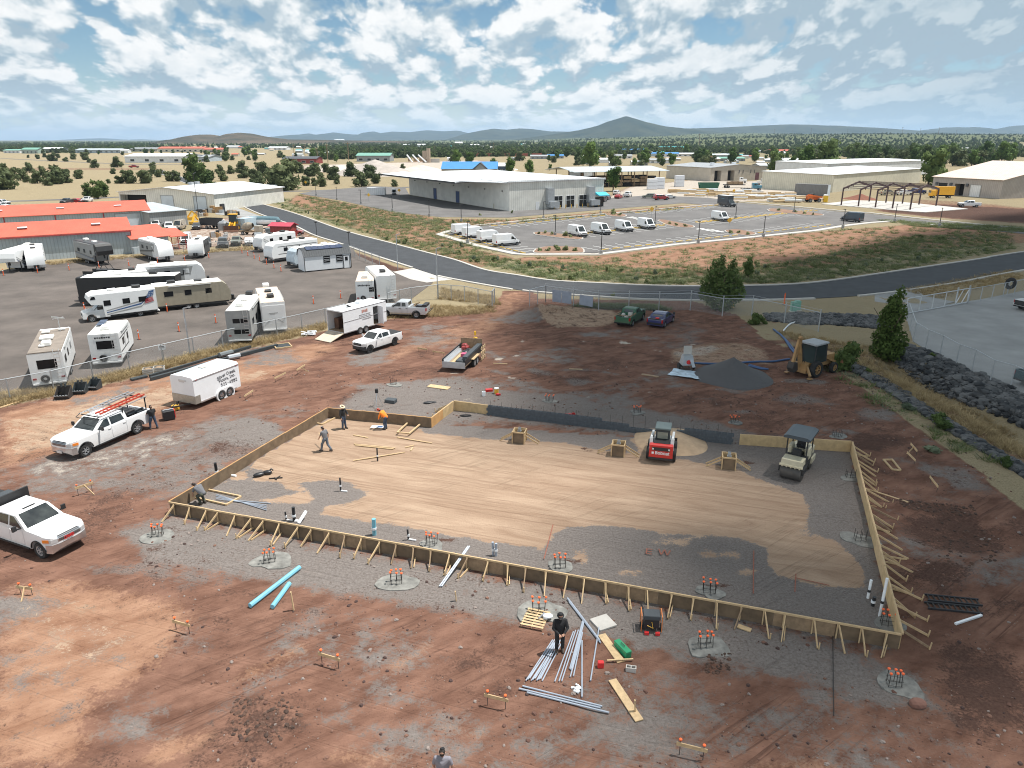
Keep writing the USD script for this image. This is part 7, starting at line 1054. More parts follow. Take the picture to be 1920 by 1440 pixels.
# markings, wheel stops, islands, lamps
e1 = U(G(1582,424) - G(1120,476)); sA = U(G(1092,465) - G(1125,471)); L_ = []
def stripe(p,d,n=5.3,w=.13): q = p + d * n; L_.append(bar(np.append(p,.045),np.append(q,.045),w,.02))
ws_ = None; WSN = [0]
def stops(p,d,label):
    global ws_
    a = math.atan2(d[1],d[0]) + math.pi / 2; WSN[0] += 1
    if ws_ is None: ws_ = thing('wheel_stop',label,'wheel stop',np.append(p,.034),a,'yellow wheel stops of the parking lot'); part(ws_,'bar',arr(rbox(-.9,.9,-.09,.09,0,.14,.03)),paint_yellow); part(ws_,'bolt',cat([bx(k,0,.14,.06,.06,.03) for k in (-.6,.6)]),galv)
    else: copy(ws_,np.append(p,.034),a,label)
def row(p0,e,s,n,pitch,where,both=False,skip=()):
    for i in range(n):
        if i in skip: continue
        p = p0 + e * pitch * i; stripe(p + s * .4,s); both and stripe(p - s * .4,-s)
        if i < n - 1:
            stops(p + e * pitch * .5 + s * .7,s,f'{ordw(i)} yellow wheel stop from the left {where}')
            if both: stops(p + e * pitch * .5 - s * .7,-s,f'{ordw(i)} yellow wheel stop from the left, far side {where}')
row(G(1128,470.5),e1,sA,27,2.85,'along the near sidewalk')
eT = U(G(1385,380) - G(880,426)); row(G(915,424),eT,-sA,34,2.85,'along the far kerb',skip=(16,17))
eM = U(G(1480,399.5) - G(1300,418)); row(G(1085,439.5),U(G(1235,423) - G(1085,439.5)),-sA,12,2.85,'in the middle van row',True); row(G(1305,417.5),eM,-sA,20,2.85,'in the right middle row',True)
eL = U(G(963,473) - G(850,443)); sL = U(G(994,459) - G(960,462)); row(G(845,441),eL,sL,13,2.6,'along the left sidewalk')
for k in range(5): c0 = G(1306 + k * 9,430 + k * 1.3); L_.append(bar(np.append(c0,.045),np.append(c0 + e1 * 2.6,.045),.6,.02)); c0 = G(1175 + k * 6,408 + k * 1.2); L_.append(bar(np.append(c0,.045),np.append(c0 + e1 * 2.4,.045),.6,.02))
for k in range(4): c0 = G(1745 + k * 12,422 - k * .5); L_.append(bar(np.append(c0,.045),np.append(c0 + e1 * 2.2,.045),.5,.02))
solo('parking_lines',cat(L_),paint_white,'white painted stall lines of the parking lot','marking',kind='structure')
solo('lot_edge_line',cat([bar(np.append(G(a,b),.046),np.append(G(c,d),.046),.3,.02) for a,b,c,d in ((1305,417.3,1482,399.3),)]),paint_yellow,'yellow line along the right middle row of stalls','marking',kind='structure')
soil_plain = mat('island_soil',(.20,.12,.08),.95,var=.3,sc=2,bump=.5)
for pts,l in (([(1000,437),(1015,436),(1055,440),(1092,446),(1085,450),(1050,447),(1005,441)],'planted island left of the middle vans'),([(1003,468),(1030,463),(1085,465),(1096,471),(1085,475.5),(1005,475.5)],'planted island at the near left corner of the lot'),([(1133,401),(1150,399.5),(1175,404),(1165,407.5),(1140,405)],'planted island at the far kerb'),([(1232,414),(1245,413),(1300,424),(1290,428),(1255,424)],'planted island right of the middle vans'),([(1358,433),(1380,431),(1418,438),(1400,442.5),(1365,437)],'planted island at the near sidewalk'),([(1438,394),(1455,392),(1540,402),(1525,405),(1450,398)],'planted island in the right of the lot')):
    c = smooth_line(np.vstack([GP(pts),GP(pts[:1])]),4)[:-1]; t = thing('planted_island',l,'traffic island',(0,0,0)); part(t,'kerb',arr(ext_z(c,0,.16) - cross(c).offset(-.25).extrude(1)),concrete); part(t,'soil',arr(cross(c).offset(-.25).extrude(.2)),soil_plain)
LAMP = None
for px,py,l in ((1127,477,'at the near sidewalk left of the middle'),(1041,442,'in the planted island left of the vans'),(1019,410,'at the far kerb near the warehouse corner'),(1126,401.5,'at the far kerb right of the awning'),(877,457,'at the left sidewalk among the vans'),(865,416,'on the orange dirt behind the left vans'),(805,406,'on the dirt left of the warehouse'),(1309,456,'at the near sidewalk in the middle'),(1431,444,'at the near sidewalk right of the middle'),(1379,410,'in the yellow middle row beside the lone van'),(1228,421,'in the planted island right of the vans'),(1580,428,'in front of the dark navy van'),(1677,416,'beyond the right end of the lot'),(1761,425,'farthest right beside the access road'),(1488,399,'in the right planted island'),(593,367,'at the left end of the driveway'),(632,375,'second along the driveway from the left'),(677,382,'third along the driveway from the left'),(736,396,'fourth along the driveway from the left')):
    lab = 'dark lamp post on a concrete base ' + l
    if LAMP is None: LAMP = thing('lamp_post',lab,'lamp post',on(px,py),0,'parking lot lamp posts'); part(LAMP,'base',lathe([(.001,0),(.32,0),(.32,.8),(.001,.82)],12),concrete_grey); part(LAMP,'pole',cyl((0,0,.8),(0,0,4.3),.085,.07,8),trim); part(LAMP,'lamp_head',bx(.25,0,4.3,.7,.3,.12),trim)
    else: copy(LAMP,on(px,py),RNG.uniform(0,6),lab)
for px,py,l in ((1221,410,'among the vans at the far kerb'),(1366,434,'in front of the lone white van'),(574,353,'by the left end of the driveway'),(692,380,'at the bend of the driveway'),(749,370,'at the far left corner of the warehouse'),(1326,372,'left of the dark step van'),(1375,371,'right of the dark step van')): t = thing('road_sign','yellow diamond sign ' + l,'sign',on(px,py),RNG.uniform(-.3,.3)); part(t,'post',cyl((0,0,0),(0,0,2.6),.04,n=6),galv); part(t,'plate',arr(ext_y([(-.6,2.5),(0,1.9),(.6,2.5),(0,3.1)],-.03,.03)),yel_m)
# ---------------------------------------------------------------- the yards behind the parking lot
A,B = G(1092,352),G(1235,348.5); LS = thing('lumber_shed','open lumber shed with a grey roof and crowded racks','shed',np.append(A,0),math.atan2(*(B - A)[::-1])); ll = float(np.linalg.norm(B - A))
for s in (0,1): part(LS,'roof',arr(ext_x([(-2,6.4),(14,8.0),(14,8.15),(-2,6.55)] if s == 0 else [(30,6.4),(30,6.55),(14,8.15),(14,8.0)],-5,ll + 4)),r_galv)
for k in range(7): [part(LS,'post',bar((k * ll / 6,y,0),(k * ll / 6,y,6.8),.35),wood_dark) for y in (0,14,28)]
for j,y in enumerate((3.5,11)):
    for k in range(9):
        for z in (.2,1.7,3.2): part(LS,'lumber_bundle',bx((k + .5) * ll / 9,y,z + .6,ll / 9 - .5,2.5,RNG.uniform(.7,1.2)),[wood_dark,dark_in,wood,dark_in,ply_dark][RNG.integers(5)])
A,B = G(1331,340),G(1435,337); TW = bld('warehouse','tan warehouse with two open bays behind the parked trucks','warehouse',A,B,36,6.4,1.4,s_tan,r_grey,'y',[('f',4.6,4.2,0,5.0),('f',13.0,4.2,0,5.0)]); panel(TW,'door',30,1.9,2.4,3.6,mat('door_maroon',(.12,.05,.06),.6)); [part(TW,'vent',bx(x,-.08,4.3,.3,.15,1.6),r_dark) for x in (18,20.5,25.5,28)]; [part(TW,'roof_unit',bx(x,9,7.9,1.6,1.6,1.4),pvc_white) for x in (8,22)]
A,B = G(1560,361),G(1724,343); bld('warehouse','long cream warehouse with a sharp pale roof edge','warehouse',A,B,30,6.6,.5,s_cream,r_white,'mono'); A,B = G(1548,338),G(1738,327); bld('warehouse','white warehouse standing behind the long cream one','warehouse',A,B,30,8.0,.6,s_white,r_white,'mono')
A,B = G(1745,363),G(1874,373); BG = bld('warehouse','beige metal barn with a broad pink-beige roof at the right edge','warehouse',A,B,60,6.3,5.4,s_beige,r_beige,'x',[('f',11.5,4.0,0,4.2)],.5); lb = float(np.linalg.norm(B - A)); panel(BG,'garage_door',18.0,2.1,4.0,4.0,s_white,fr=s_grey); panel(BG,'garage_door',4.6,3.4,3.6,1.6,dark_in); [part(BG,'vent',bx(x,-.2,3.9,1.0,.4,1.0),r_dark) for x in (2,8,14.6)]; [part(BG,'roof_unit',bx(x,21,9.4,1.1,1.1,1.3),r_dark) for x in (4,11,18.5)]
# steel frame under construction
steel_red = mat('primer_brown',(.055,.03,.03),.6); SF = thing('building_skeleton','brown steel skeleton of a new building on a concrete slab','steel frame',(0,0,0)); base_l = [(1577,385),(1609,387.5),(1641,389.5),(1673,391.5),(1706,394)]; bk = 18.0
solo('concrete_slab',arr(ext_z(GP([(1540,383),(1715,397.5),(1735,398.5),(1815,392),(1690,379),(1600,376)]),-.05,.12)),concrete,'pale concrete slab under the steel skeleton','slab',kind='structure')
pr_ = U(np.array([.75,.66])); tops = []
for i,p in enumerate(base_l):
    a = np.append(G(*p),.1); b = a + np.append(pr_ * 20,0); m_ = (a + b) / 2 + (0,0,6.6); ta,tb = a + (0,0,5.0),b + (0,0,5.0); tops.append((ta,m_,tb))
    for q in (a,b): part(SF,'column',bar(q,q + (0,0,5.0),.34,.34),steel_red)
    part(SF,'rafter',bar(ta,m_,.3,.5),steel_red); part(SF,'rafter',bar(m_,tb,.3,.5),steel_red)
    for u in (.33,.66): part(SF,'tie',bar(ta + (m_ - ta) * u,ta + (m_ - ta) * u - (0,0,.8),.15),steel_red)
for u in np.linspace(0,1,5): part(SF,'purlin',bar(tops[0][0] + (tops[0][1] - tops[0][0]) * u + (0,0,.3),tops[-1][0] + (tops[-1][1] - tops[-1][0]) * u + (0,0,.3),.16),steel_red); part(SF,'purlin',bar(tops[0][2] + (tops[0][1] - tops[0][2]) * u * .98 + (0,0,.3),tops[-1][2] + (tops[-1][1] - tops[-1][2]) * u * .98 + (0,0,.3),.16),steel_red)
t = thing('box_truck','yellow box truck parked before the beige barn','truck',on(1765,371),3.05); part(t,'box',arr(rbox(-3.6,2.2,-1.25,1.25,1.1,4.0,.06)),car_yellow); part(t,'cab',arr(rbox(2.3,4.2,-1.1,1.1,.7,2.8,.2)),car_yellow); part(t,'windshield',bx(4.2,0,2.2,.08,1.8,.8),glass); part(t,'chassis',bx(0,0,.85,7.6,1.0,.3),trim); pairs(t,(3.2,-2.2),1.0,.48)
park('pickup',car_white,'white','white flatbed pickup on the dark dirt before the beige barn','pickup truck',1815,388,3.0,None,1.0); park('pickup',car_tan,'tan','tan pickup seen through the steel skeleton','pickup truck',1665,366,.1); park('pickup',car_white,'white','white pickup seen through the steel skeleton','pickup truck',1695,366,.15); park('pickup',car_blue,'blue','blue truck seen through the steel skeleton','pickup truck',1718,364,.1,None,1.15)
t = thing('telehandler','orange telehandler beside the yellow portable toilet','telehandler',on(1524,379),.1); org = mat('machine_orange',(.62,.14,.025),.5,dirt=.3); part(t,'body',cat([bx(0,.4,1.3,4.2,1.0,1.0),bx(-1.4,0,1.6,1.4,2.0,1.2)]),org); part(t,'cab',bx(-.2,.8,2.1,1.2,.9,1.3),clear_grey); part(t,'boom',bar((-2.2,-.4,2.4),(2.8,-.4,1.6),.4,.5),org); part(t,'forks',cat([bx(3.3,y,.9,1.2,.12,.08) for y in (-.7,-.1)]),trim); pairs(t,(1.5,-1.5),1.1,.65,.4)
t = thing('portable_toilet','yellow portable toilet by the steel skeleton','toilet',on(1547,379)); part(t,'cabin',arr(rbox(-.6,.6,-.6,.6,.1,2.2,.08)),mat('toilet_yellow',(.72,.46,.02),.4)); part(t,'roof',arr(m3.Manifold.batch_hull([box3(-.62,.62,-.62,.62,2.2,2.25),box3(-.3,.3,-.5,.5,2.45,2.5)])),pvc_white); part(t,'door',bx(0,-.62,1.15,.8,.03,1.9),mat('toilet_door',(.62,.38,.02),.4))
t = thing('shipping_container','long grey container by the lumber stacks','container',np.append(G(1489,365),0),math.atan2(*(G(1550,368) - G(1489,365))[::-1])); lc = float(np.linalg.norm(G(1550,368) - G(1489,365))); part(t,'body',bx(lc / 2,1.4,2.0,lc,2.8,4.0),siding('container_grey',(.15,.15,.15),k=12,strength=.8)); part(t,'door',bx(lc + .05,1.4,2.0,.1,2.6,3.8),siding('container_door',(.50,.56,.62),k=8))
t = thing('dumpster','dark green dumpster in the lumber yard','dumpster',on(1328,355),.05); part(t,'body',arr(m3.Manifold.batch_hull([box3(-3.6,3.6,-1.2,1.2,.2,.3),box3(-4.2,4.2,-1.3,1.3,2.7,2.8)]) - box3(-4,4,-1.15,1.15,.5,4)),mat('dumpster_green',(.02,.10,.06),.6)); part(t,'rib',cat([bx(x,-1.3,1.5,.15,.12,2.2) for x in np.arange(-3,3.1,1)]),mat('dumpster_rib',(.02,.09,.055),.6))
def semi(px,py,rz,paint,label,bed=None,sc=1.0):
    t = thing('truck',label,'truck',on(px,py),rz,scale=sc); part(t,'hood',arr(rbox(1.2,3.2,-.85,.85,.9,2.1,.15)),paint,30); part(t,'cab',arr(rbox(-.6,1.3,-1.15,1.15,.9,3.0,.15)),paint,30); part(t,'windshield',bx(1.3,0,2.5,.1,1.9,.7),glass); part(t,'side_window',cat([bx(.5,s * 1.16,2.4,.9,.04,.6) for s in (-1,1)]),glass); part(t,'chassis',bx(-1.8,0,.85,6.5,1.0,.3),trim); part(t,'bumper',bx(3.3,0,.7,.2,2.2,.4),chrome); pairs(t,(2.3,-2.0,-3.2),1.0,.52,.35)
    if bed: part(t,'flatbed',bx(-bed / 2 - .8,0,1.3,bed,2.5,.25),trim)
    return t
semi(1412,357,-.1,car_teal,'teal road tractor parked in the lumber yard'); t = thing('flatbed_trailer','flatbed trailer loaded with lumber behind the teal tractor','trailer',on(1376,352),0); part(t,'bed',bx(0,0,1.3,9,2.5,.3),trim); part(t,'load',cat([bx(-2 + k * 2.2,0,2.0,2.0,2.3,1.1) for k in range(3)]),wood_dark); pairs(t,(-2.5,-3.6),1.0,.5)
semi(1388,343,-.3,car_white,'white truck cab behind the lumber trailer',None,.9); semi(1432,348,3.0,car_white,'white flatbed truck right of the teal tractor',6); semi(1478,347,3.0,car_white,'white flatbed truck farthest right in the lumber yard',5); park('pickup',car_grey,'grey','grey pickup at the back of the lumber yard','pickup truck',1464,342,.1)
STK = []
wood_new = mat('lumber_new',(.60,.46,.27),.8,var=.2,sc=1)
def stack(px,py,rz,label,w=4.0,h=1.0,n=3,m=None):
    t = thing('lumber_stack',label,'lumber stack',on(px,py),rz); 
    for k in range(n): part(t,'bundle',bx(RNG.uniform(-.15,.15),0,.15 + (k + .5) * h / n,w,1.2 + RNG.uniform(0,.3),h / n - .05),m or [wood_new,wood,pvc_white][RNG.integers(3)])
    part(t,'bearer',cat([bx(x,0,.07,.12,1.2,.14) for x in (-w * .35,w * .35)]),wood_dark)
names_row = ['nearest','second','third','fourth']
for j,(py,x0,x1,nn) in enumerate(((379,1452,1500,5),(373,1385,1490,10),(367.5,1300,1480,14),(361.5,1262,1420,10))):
    for k in range(nn): stack(x0 + (x1 - x0) * k / max(nn - 1,1) + RNG.uniform(-3,3),py + RNG.uniform(-1.5,1.5),RNG.uniform(-.25,.25),f'lumber stack, {ordw(k)} from the left in the {names_row[j]} row of the yard',RNG.uniform(3.5,6.5),RNG.uniform(.5,1.4))
wrap = mat('white_wrap',(.62,.64,.68),.4,var=.06)
for px,py,h,l in ((1222,355,4.2,'leftmost of the tall white wrapped stacks'),(1236,354,4.6,'second of the tall white wrapped stacks'),(1273,350,4.8,'rightmost of the tall white wrapped stacks')): t = thing('wrapped_stack',l,'pallet stack',on(px,py),.1); [part(t,'pack',arr(rbox(-1.9,1.9,-1.2,1.2,.1 + k * h / 3,(k + 1) * h / 3,.06)),wrap) for k in range(3)]; part(t,'pallet',bx(0,0,.06,3.8,2.4,.12),wood_dark)
# right-hand yard: two vehicles at the edge of the picture, a wheel on a stick
loc,rz = edge_pose((1900,578),(1936,586),'rear',2.6); vehicle('pickup','pickup_truck','dark backed white pickup cut off by the right edge in the grey yard','pickup truck',loc,rz,car_white,scale=.95); part(stage.GetPrimAtPath(f'/World/pickup_truck_{_used[("/World", "pickup_truck")] - 1:03d}'),'tailgate',bx(-3.36,0,1.0,.05,1.7,.6),trim)
loc,rz = edge_pose((1896,716),(1950,735),'rear',2.9); vehicle('pickup','pickup_truck','dark teal pickup bed cut off by the right edge behind the ditch fence','pickup truck',loc,rz,mat('car_teal_dark',(.02,.05,.06),.5))
t = thing('tyre_marker','black tyre hung on a post by the yard gate','tyre',on(1888,553)); part(t,'post',cyl((0,0,0),(0,0,2.0),.07,n=6),galv); part(t,'tyre',mv(rx(lathe([(.35,-.12),(.7,-.15),(.8,0),(.7,.15),(.35,.12),(.35,-.12)],20),math.pi / 2),(0,-.2,1.6)),rubber)
for px,py,l in ((1487,584,'left'),(1494,582,'right')): t = thing('utility_box',f'{l} one of two grey green utility cabinets by the road','cabinet',on(px,py)); part(t,'cabinet',arr(rbox(-.32,.32,-.3,.3,0,1.15,.04)),mat_util if (mat_util := r_green) else 0); part(t,'pad',bx(0,0,.03,.9,.9,.06),concrete)
t = thing('marker_post','orange marker post between the road and the utility cabinets','post',on(1470,572)); part(t,'post',cyl((0,0,0),(0,0,1.5),.07,n=8),cap_m); part(t,'base',lathe([(.001,0),(.2,0),(.2,.06),(.001,.06)],10),rubber)
t = thing('fire_hydrant','tall yellow post wrapped in tape beside the big tree by the fence','post',on(1373,577)); part(t,'post',cyl((0,0,0),(.05,0,2.0),.14,n=8),yel_m); part(t,'cap',lathe([(.16,2.0),(.18,2.1),(.001,2.2)],10),pvc_white)
for px,py,h,l in ((764 * 0 + 594,441,2.6,'left'),(655,463,2.6,'right')): t = thing('street_lamp',f'{l} one of two small black lamps beside the curving road','lamp post',on(px,py)); part(t,'pole',cyl((0,0,0),(0,0,h),.06,n=6),trim); part(t,'lamp_head',lathe([(.05,h),(.45,h + .25),(.4,h + .35),(.001,h + .35)],10),trim)
for px,py,h,l in ((357,666,4.6,'tall thin pole inside the storage lot fence'),(821,561,6.5,'tall camera pole at the storage lot gate'),(746,505,5.5,'tall grey pole behind the gate by the concrete apron'),(375,421,12,'tall dark mast in front of the workshop doors')): t = thing('mast',l,'pole',on(px,py)); part(t,'pole',cyl((0,0,0),(0,0,h),.07,n=6),galv if h < 10 else trim); part(t,'arm',bar((0,0,h),(.6,.2,h + .1),.08),galv)
# ---------------------------------------------------------------- far town: houses, sheds, plant
def far(px,py,wpx,hpx,wall,roof,label,cat_='building',depth=None,rise=.35,ridge='x',name='building',win=0,group=None):
    A,B = G(px - wpx / 2,py),G(px + wpx / 2,py); Y = A[1]; L = float(np.linalg.norm(B - A)); sc = F / (Y * math.cos(PITCH)); h = hpx / sc * .96; D = depth or min(L * .8,60); r = min(h * rise,7)
    t = bld(name,label,cat_,A,B,D,h - r * .4,r,wall,roof,ridge,ov=min(.8,L * .03),group=group)
    for k in range(win): x = L * (k + .5) / win; panel(t,'window',x,(h - r) * .5,min(3.5,L / win * .45),(h - r) * .45,win_dark,fr=s_white)
    return t
FAR = [(562,307,62,11,s_redw,r_dark,'dark red barn with a grey roof'),(700,303,62,13,s_grey,r_green,'long building with a pale green roof left of the concrete plant'),(598,292,40,6,s_white,r_white,'white roofed shed behind the red barn'),(290,305,110,14,s_white,r_white,'long white and pale blue hangar on the dry grassland'),(352,303,80,10,s_blue,r_grey,'low blue-grey shed right of the white hangar'),(22,287,30,6,s_white,r_green,'pale shed at the far left'),(56,288,30,9,s_green_w if (s_green_w := siding('siding_green',(.30,.38,.33),k=6)) else 0,r_green,'green gabled hangar at the far left'),(96,286,34,8,s_grey,r_white,'white roofed hangar at the far left'),(165,287,46,7,s_blue,r_galv,'pale blue hangar left of the grassland trees'),(205,287,40,7,s_blue,r_galv,'blue-grey hangar in the middle of the far left row'),(232,287,16,6,s_white,r_white,'small white shed in the far left row'),(270,284,50,6,s_tan,r_grey,'tan store far left with a flat roof'),(318,285,42,8,s_cream,r_red,'cream store with a red roof edge, far left of the hills'),(362,285,40,8,s_cream,r_red,'cream store with a red roof edge, right neighbour'),(400,286,36,7,s_tan,r_red,'tan store with a red roof edge at the right of its row'),
       (436,278,22,4,s_white,r_white,'small white roofed house below the dark hill'),(520,281,34,5,s_white,r_white,'white roofed hall below the dark hill'),(636,265,18,3,s_white,r_white,'tiny white hall before the blue ranges'),(700,269,16,3,s_blue,r_blue,'tiny blue roofed hall before the blue ranges'),
       (945,325,32,16,s_navy,r_white,'dark blue shed with a white roof behind the warehouse'),(1000,333,0,0,None,None,''),(1012,298,34,6,s_grey,r_grey,'low grey house row on the far field, left'),(1042,297,30,6,s_grey,r_blue,'low grey house row on the far field, right'),(968,301,20,5,s_grey,r_grey,'grey house below the red brown bank'),(846,302,14,6,s_white,r_white,'white cabin among the trees right of the concrete plant'),(1080,330,26,9,s_grey,r_galv,'grey shed left of the lumber shed'),(1104,330,18,11,s_white,r_white,'white tank house behind the warehouse roof'),
       (1192,288,44,7,s_navy,r_blue,'dark blue office block in the town'),(1222,293,26,6,s_blue,r_blue,'bright blue roofed shop in the town, left one'),(1256,294,34,7,s_white,r_blue,'bright blue roofed shop in the town, right one'),(1270,281,60,5,s_blue,r_teal,'long turquoise roofed school'),(1395,271,40,6,s_tan,r_teal,'turquoise roofed school on the bare hillside'),(1290,293,40,5,s_white,r_white,'white roofed store right of the blue shops'),(1345,296,70,6,s_grey,r_galv,'long grey roofed store in the town'),(1372,302,50,6,s_grey,r_green,'grey green store in the town'),(1330,303,40,6,s_tan,r_white,'pale store before the grey green one'),(1478,288,60,6,s_cream,r_red,'row of stores with a red roof in the town'),(1518,292,36,9,s_white,r_white,'white gabled hall right of the red roofed row'),(1565,290,18,6,s_cream,r_red,'small red roofed house behind the tall trees'),(1130,305,26,7,s_white,r_white,'white roofed store behind the tree left of the lumber shed'),(1165,297,40,6,s_white,r_grey,'pale store at the left of the town'),(1240,306,44,7,s_white,r_grey,'pale apartment row before the blue shops'),(1200,310,30,7,s_tan,r_white,'tan store in front of the town'),(1455,317,60,8,s_grey,r_white,'grey shed with a bright roof behind the big trees'),(1500,309,60,10,s_grey,r_white,'bigger grey shed with a bright roof behind the big trees'),
       (1720,293,34,5,s_white,r_white,'white low hall among the trees on the right, left one'),(1755,293,40,7,s_tan,r_white,'tan hall with a white roof among the trees on the right'),(1780,284,18,6,s_white,r_white,'white gabled barn among the trees on the right'),(1815,282,16,4,s_white,r_white,'small white house among the trees on the right'),(1848,287,14,4,s_white,r_white,'small pale house at the far right'),(1880,296,14,4,s_tan,r_beige,'small beige house at the far right'),(1160,281,14,3,s_white,r_white,'tiny white house on the wooded slope'),(985,272,10,3,s_white,r_white,'tiny white house left of the mast on the wooded slope'),(1008,268,14,3,s_white,r_white,'tiny white hall on the wooded slope'),(1070,271,10,2.5,s_white,r_white,'tiny white roof on the wooded slope'),(890,275,16,4,s_white,r_white,'white house at the bare quarry'),(790,276,14,5,s_white,r_white,'white house left of the quarry'),(762,275,12,4,s_white,r_white,'small white house at the quarry, left'),(860,272,14,5,s_cream,r_white,'pale hall in the middle of the quarry'),(925,280,12,4,s_white,r_white,'small white house right of the quarry')]
for f_ in FAR:
    if f_[4] is not None: far(*f_,win=0 if f_[2] < 30 else 4)
A,B = G(822,333),G(900,333)
for k,(x0,x1,ty,dp,l) in enumerate(((828,932,312,22,'blue roofed lodge behind the warehouse'),)):
    A,B = G(x0,330),G(x1,330); lg = bld('lodge',l,'building',A,B,24,3.8,3.6,s_tan,r_blue,'x'); Lg = float(np.linalg.norm(B - A)); part(lg,'dormer',arr(ext_y([(Lg * .58,3.6),(Lg * .7,7.0),(Lg * .82,3.6)],-2,10)),s_grey); part(lg,'dormer_roof',cat([bar((Lg * .56,4,3.7),(Lg * .7,4,7.3),13,.2,up=(0,0,1)),bar((Lg * .7,4,7.3),(Lg * .84,4,3.7),13,.2,up=(0,0,1))]),r_dark)
t = thing('concrete_plant','concrete plant with a tall tan silo and slanting white conveyors','plant',np.append(G(790,305),0),scale=.56)
part(t,'silo',cat([cyl((12,0,0),(12,0,22),3.0,n=14),bx(5,3,9,6,5,18)]),mat('silo_tan',(.36,.28,.21),.8,var=.2)); [part(t,'conveyor',bar((-22 + k * 9,-4,12),(-13 + k * 11,-10,1),1.6),pvc_white) for k in range(3)]; part(t,'bin',cat([bx(-18 + k * 9,0,5,6,5,6) for k in range(3)]),wood_dark); part(t,'wall',bx(18,4,3,22,1,6),concrete)
for px,py,r,h,l in ((705,327,26,8.5,'large pale grey aggregate heap behind the dry grassland'),(790,325,22,5,'low white heap at the pit behind the warehouse'),(640,318,20,3,'flat pale heap by the red barn'),(900,318,28,5,'long white heap behind the blue lodge')): solo('aggregate_heap',heap(np.append(G(px,py),0),r,h,px * .01,30,10,1.0),mat(f'aggregate_{px}',(.50,.43,.37) if px != 705 else (.34,.30,.27),.95,var=.2,sc=.3),l,'heap',smooth=True)
solo('dirt_pile',heap(on(1613,373),6,1.8,4.4,24,8),mat('dirt_red',(.16,.06,.035),.95,var=.25),'red brown dirt pile beside the steel skeleton','dirt pile',smooth=True)
solo('red_bank',bx(*np.append(G(955,293),1.5),90,3,4),mat('bank_red',(.30,.09,.06),.9),'red brown earth bank on the far field','bank',kind='structure')
g9 = np.random.default_rng(9); wm,rm = [s_white,s_tan,s_grey,s_cream,s_blue],[r_white,r_galv,r_grey,r_white,r_beige,r_teal,r_red]
hs = sorted([(g9.uniform(1090,1560),g9.uniform(284,312)) for _ in range(45)] + [(g9.uniform(400,720),g9.uniform(276,294)) for _ in range(24)] + [(g9.uniform(830,1090),g9.uniform(270,292)) for _ in range(18)] + [(g9.uniform(1560,1900),g9.uniform(276,296)) for _ in range(12)])
for i,(px,py) in enumerate(hs): far(px,py,g9.uniform(9,22) * (py - 255) / 40,g9.uniform(3.0,5.5) * (py - 245) / 50,wm[i % 5],rm[g9.integers(7)],f'{ordw(i)} small town building from the left',group='small buildings of the town')
# utility poles
UP = None
for px,py,hp,l in [(615,305,34,'left of the green roofed building'),(654,300,32,'at the green roofed building'),(552,296,24,'left of the red barn, nearest'),(572,292,20,'behind the red barn'),(596,304,26,'right of the red barn'),(815,290,16,'right of the concrete plant'),(926,288,20,'over the red brown bank'),(1028,287,20,'over the grey house rows'),(1310,276,26,'on the ridge above the turquoise school'),(1237,285,24,'above the blue shops')] + [(1450 + 34 * k,262 + RNG.uniform(-1,3),18,f'on the ridge at the right, {ordw(k)} from the left') for k in range(11)]:
    A = G(px,py + (0 if py > 266 else 5)); sc = F / (A[1] * math.cos(PITCH)); h = min(hp / sc,34); z = zat(*A)
    if UP is None: UP = thing('utility_pole','wooden utility pole ' + l,'utility pole',(A[0],A[1],z),0,'utility poles',(h / 10,) * 3); part(UP,'pole',cyl((0,0,0),(0,0,10),.22,.16,6),wood_dark); part(UP,'crossarm',bx(0,0,9.3,2.6,.2,.22),wood_dark)
    else: copy(UP,(A[0],A[1],z),RNG.uniform(-.4,.4),'wooden utility pole ' + l,None,h / 10)
t = thing('cabin','white trailer box by the driveway entrance left of the warehouse','cabin',np.append(G(688,366),0),math.atan2(*(G(722,366) - G(688,366))[::-1])); lc = float(np.linalg.norm(G(722,366) - G(688,366))); part(t,'body',bx(lc / 2,1.3,1.4,lc,2.6,2.6),s_white); part(t,'base',bx(lc / 2,1.3,.1,lc - .4,2.2,.2),trim)
park('van',van_white,'white','white van with a blue front left of the warehouse canopy','van',739,365,-1.4,None,.8)
# ---------------------------------------------------------------- hills, trees, stones, air
def foliage(name,a,b,k=2.0):
    return usdkit.material(stage,f'/World/Looks/{name}',{'oi': ('object_info',{}),'geo': ('geometry',{}),'n': ('noise_texture',{'scale': k,'detail': 3}),'ad': ('math',{'math_type': 'multiply_add','value2': .5}),'sb': ('math',{'math_type': 'subtract','value2': .25}),'r': ('rgb_ramp',{'ramp': [(.25,a),(.75,b)]}),'d': ('principled_bsdf',{'roughness': .7,'specular_ior_level': .2}),'t': ('translucent_bsdf',{}),'x': ('mix_closure',{'fac': .25})},
        [('geo.position','n.vector'),('oi.random','ad.value1'),('n.fac','ad.value3'),('ad.value','sb.value1'),('sb.value','r.fac'),('r.color','d.base_color'),('r.color','t.color'),('d.BSDF','x.closure1'),('t.BSDF','x.closure2')],surface='x.closure')
f_jun = foliage('juniper_leaves',(.060,.080,.032),(.125,.148,.066)); f_dark = foliage('dark_leaves',(.042,.070,.020),(.110,.155,.045)); f_green = foliage('green_leaves',(.045,.085,.016),(.115,.18,.04)); f_weed = foliage('weed_leaves',(.11,.14,.05),(.22,.245,.115),1.0); f_straw = foliage('straw',(.26,.19,.10),(.46,.36,.20),1.0); f_grey = foliage('sage_leaves',(.09,.12,.075),(.18,.21,.13)); bark = mat('bark',(.10,.07,.05),.9)
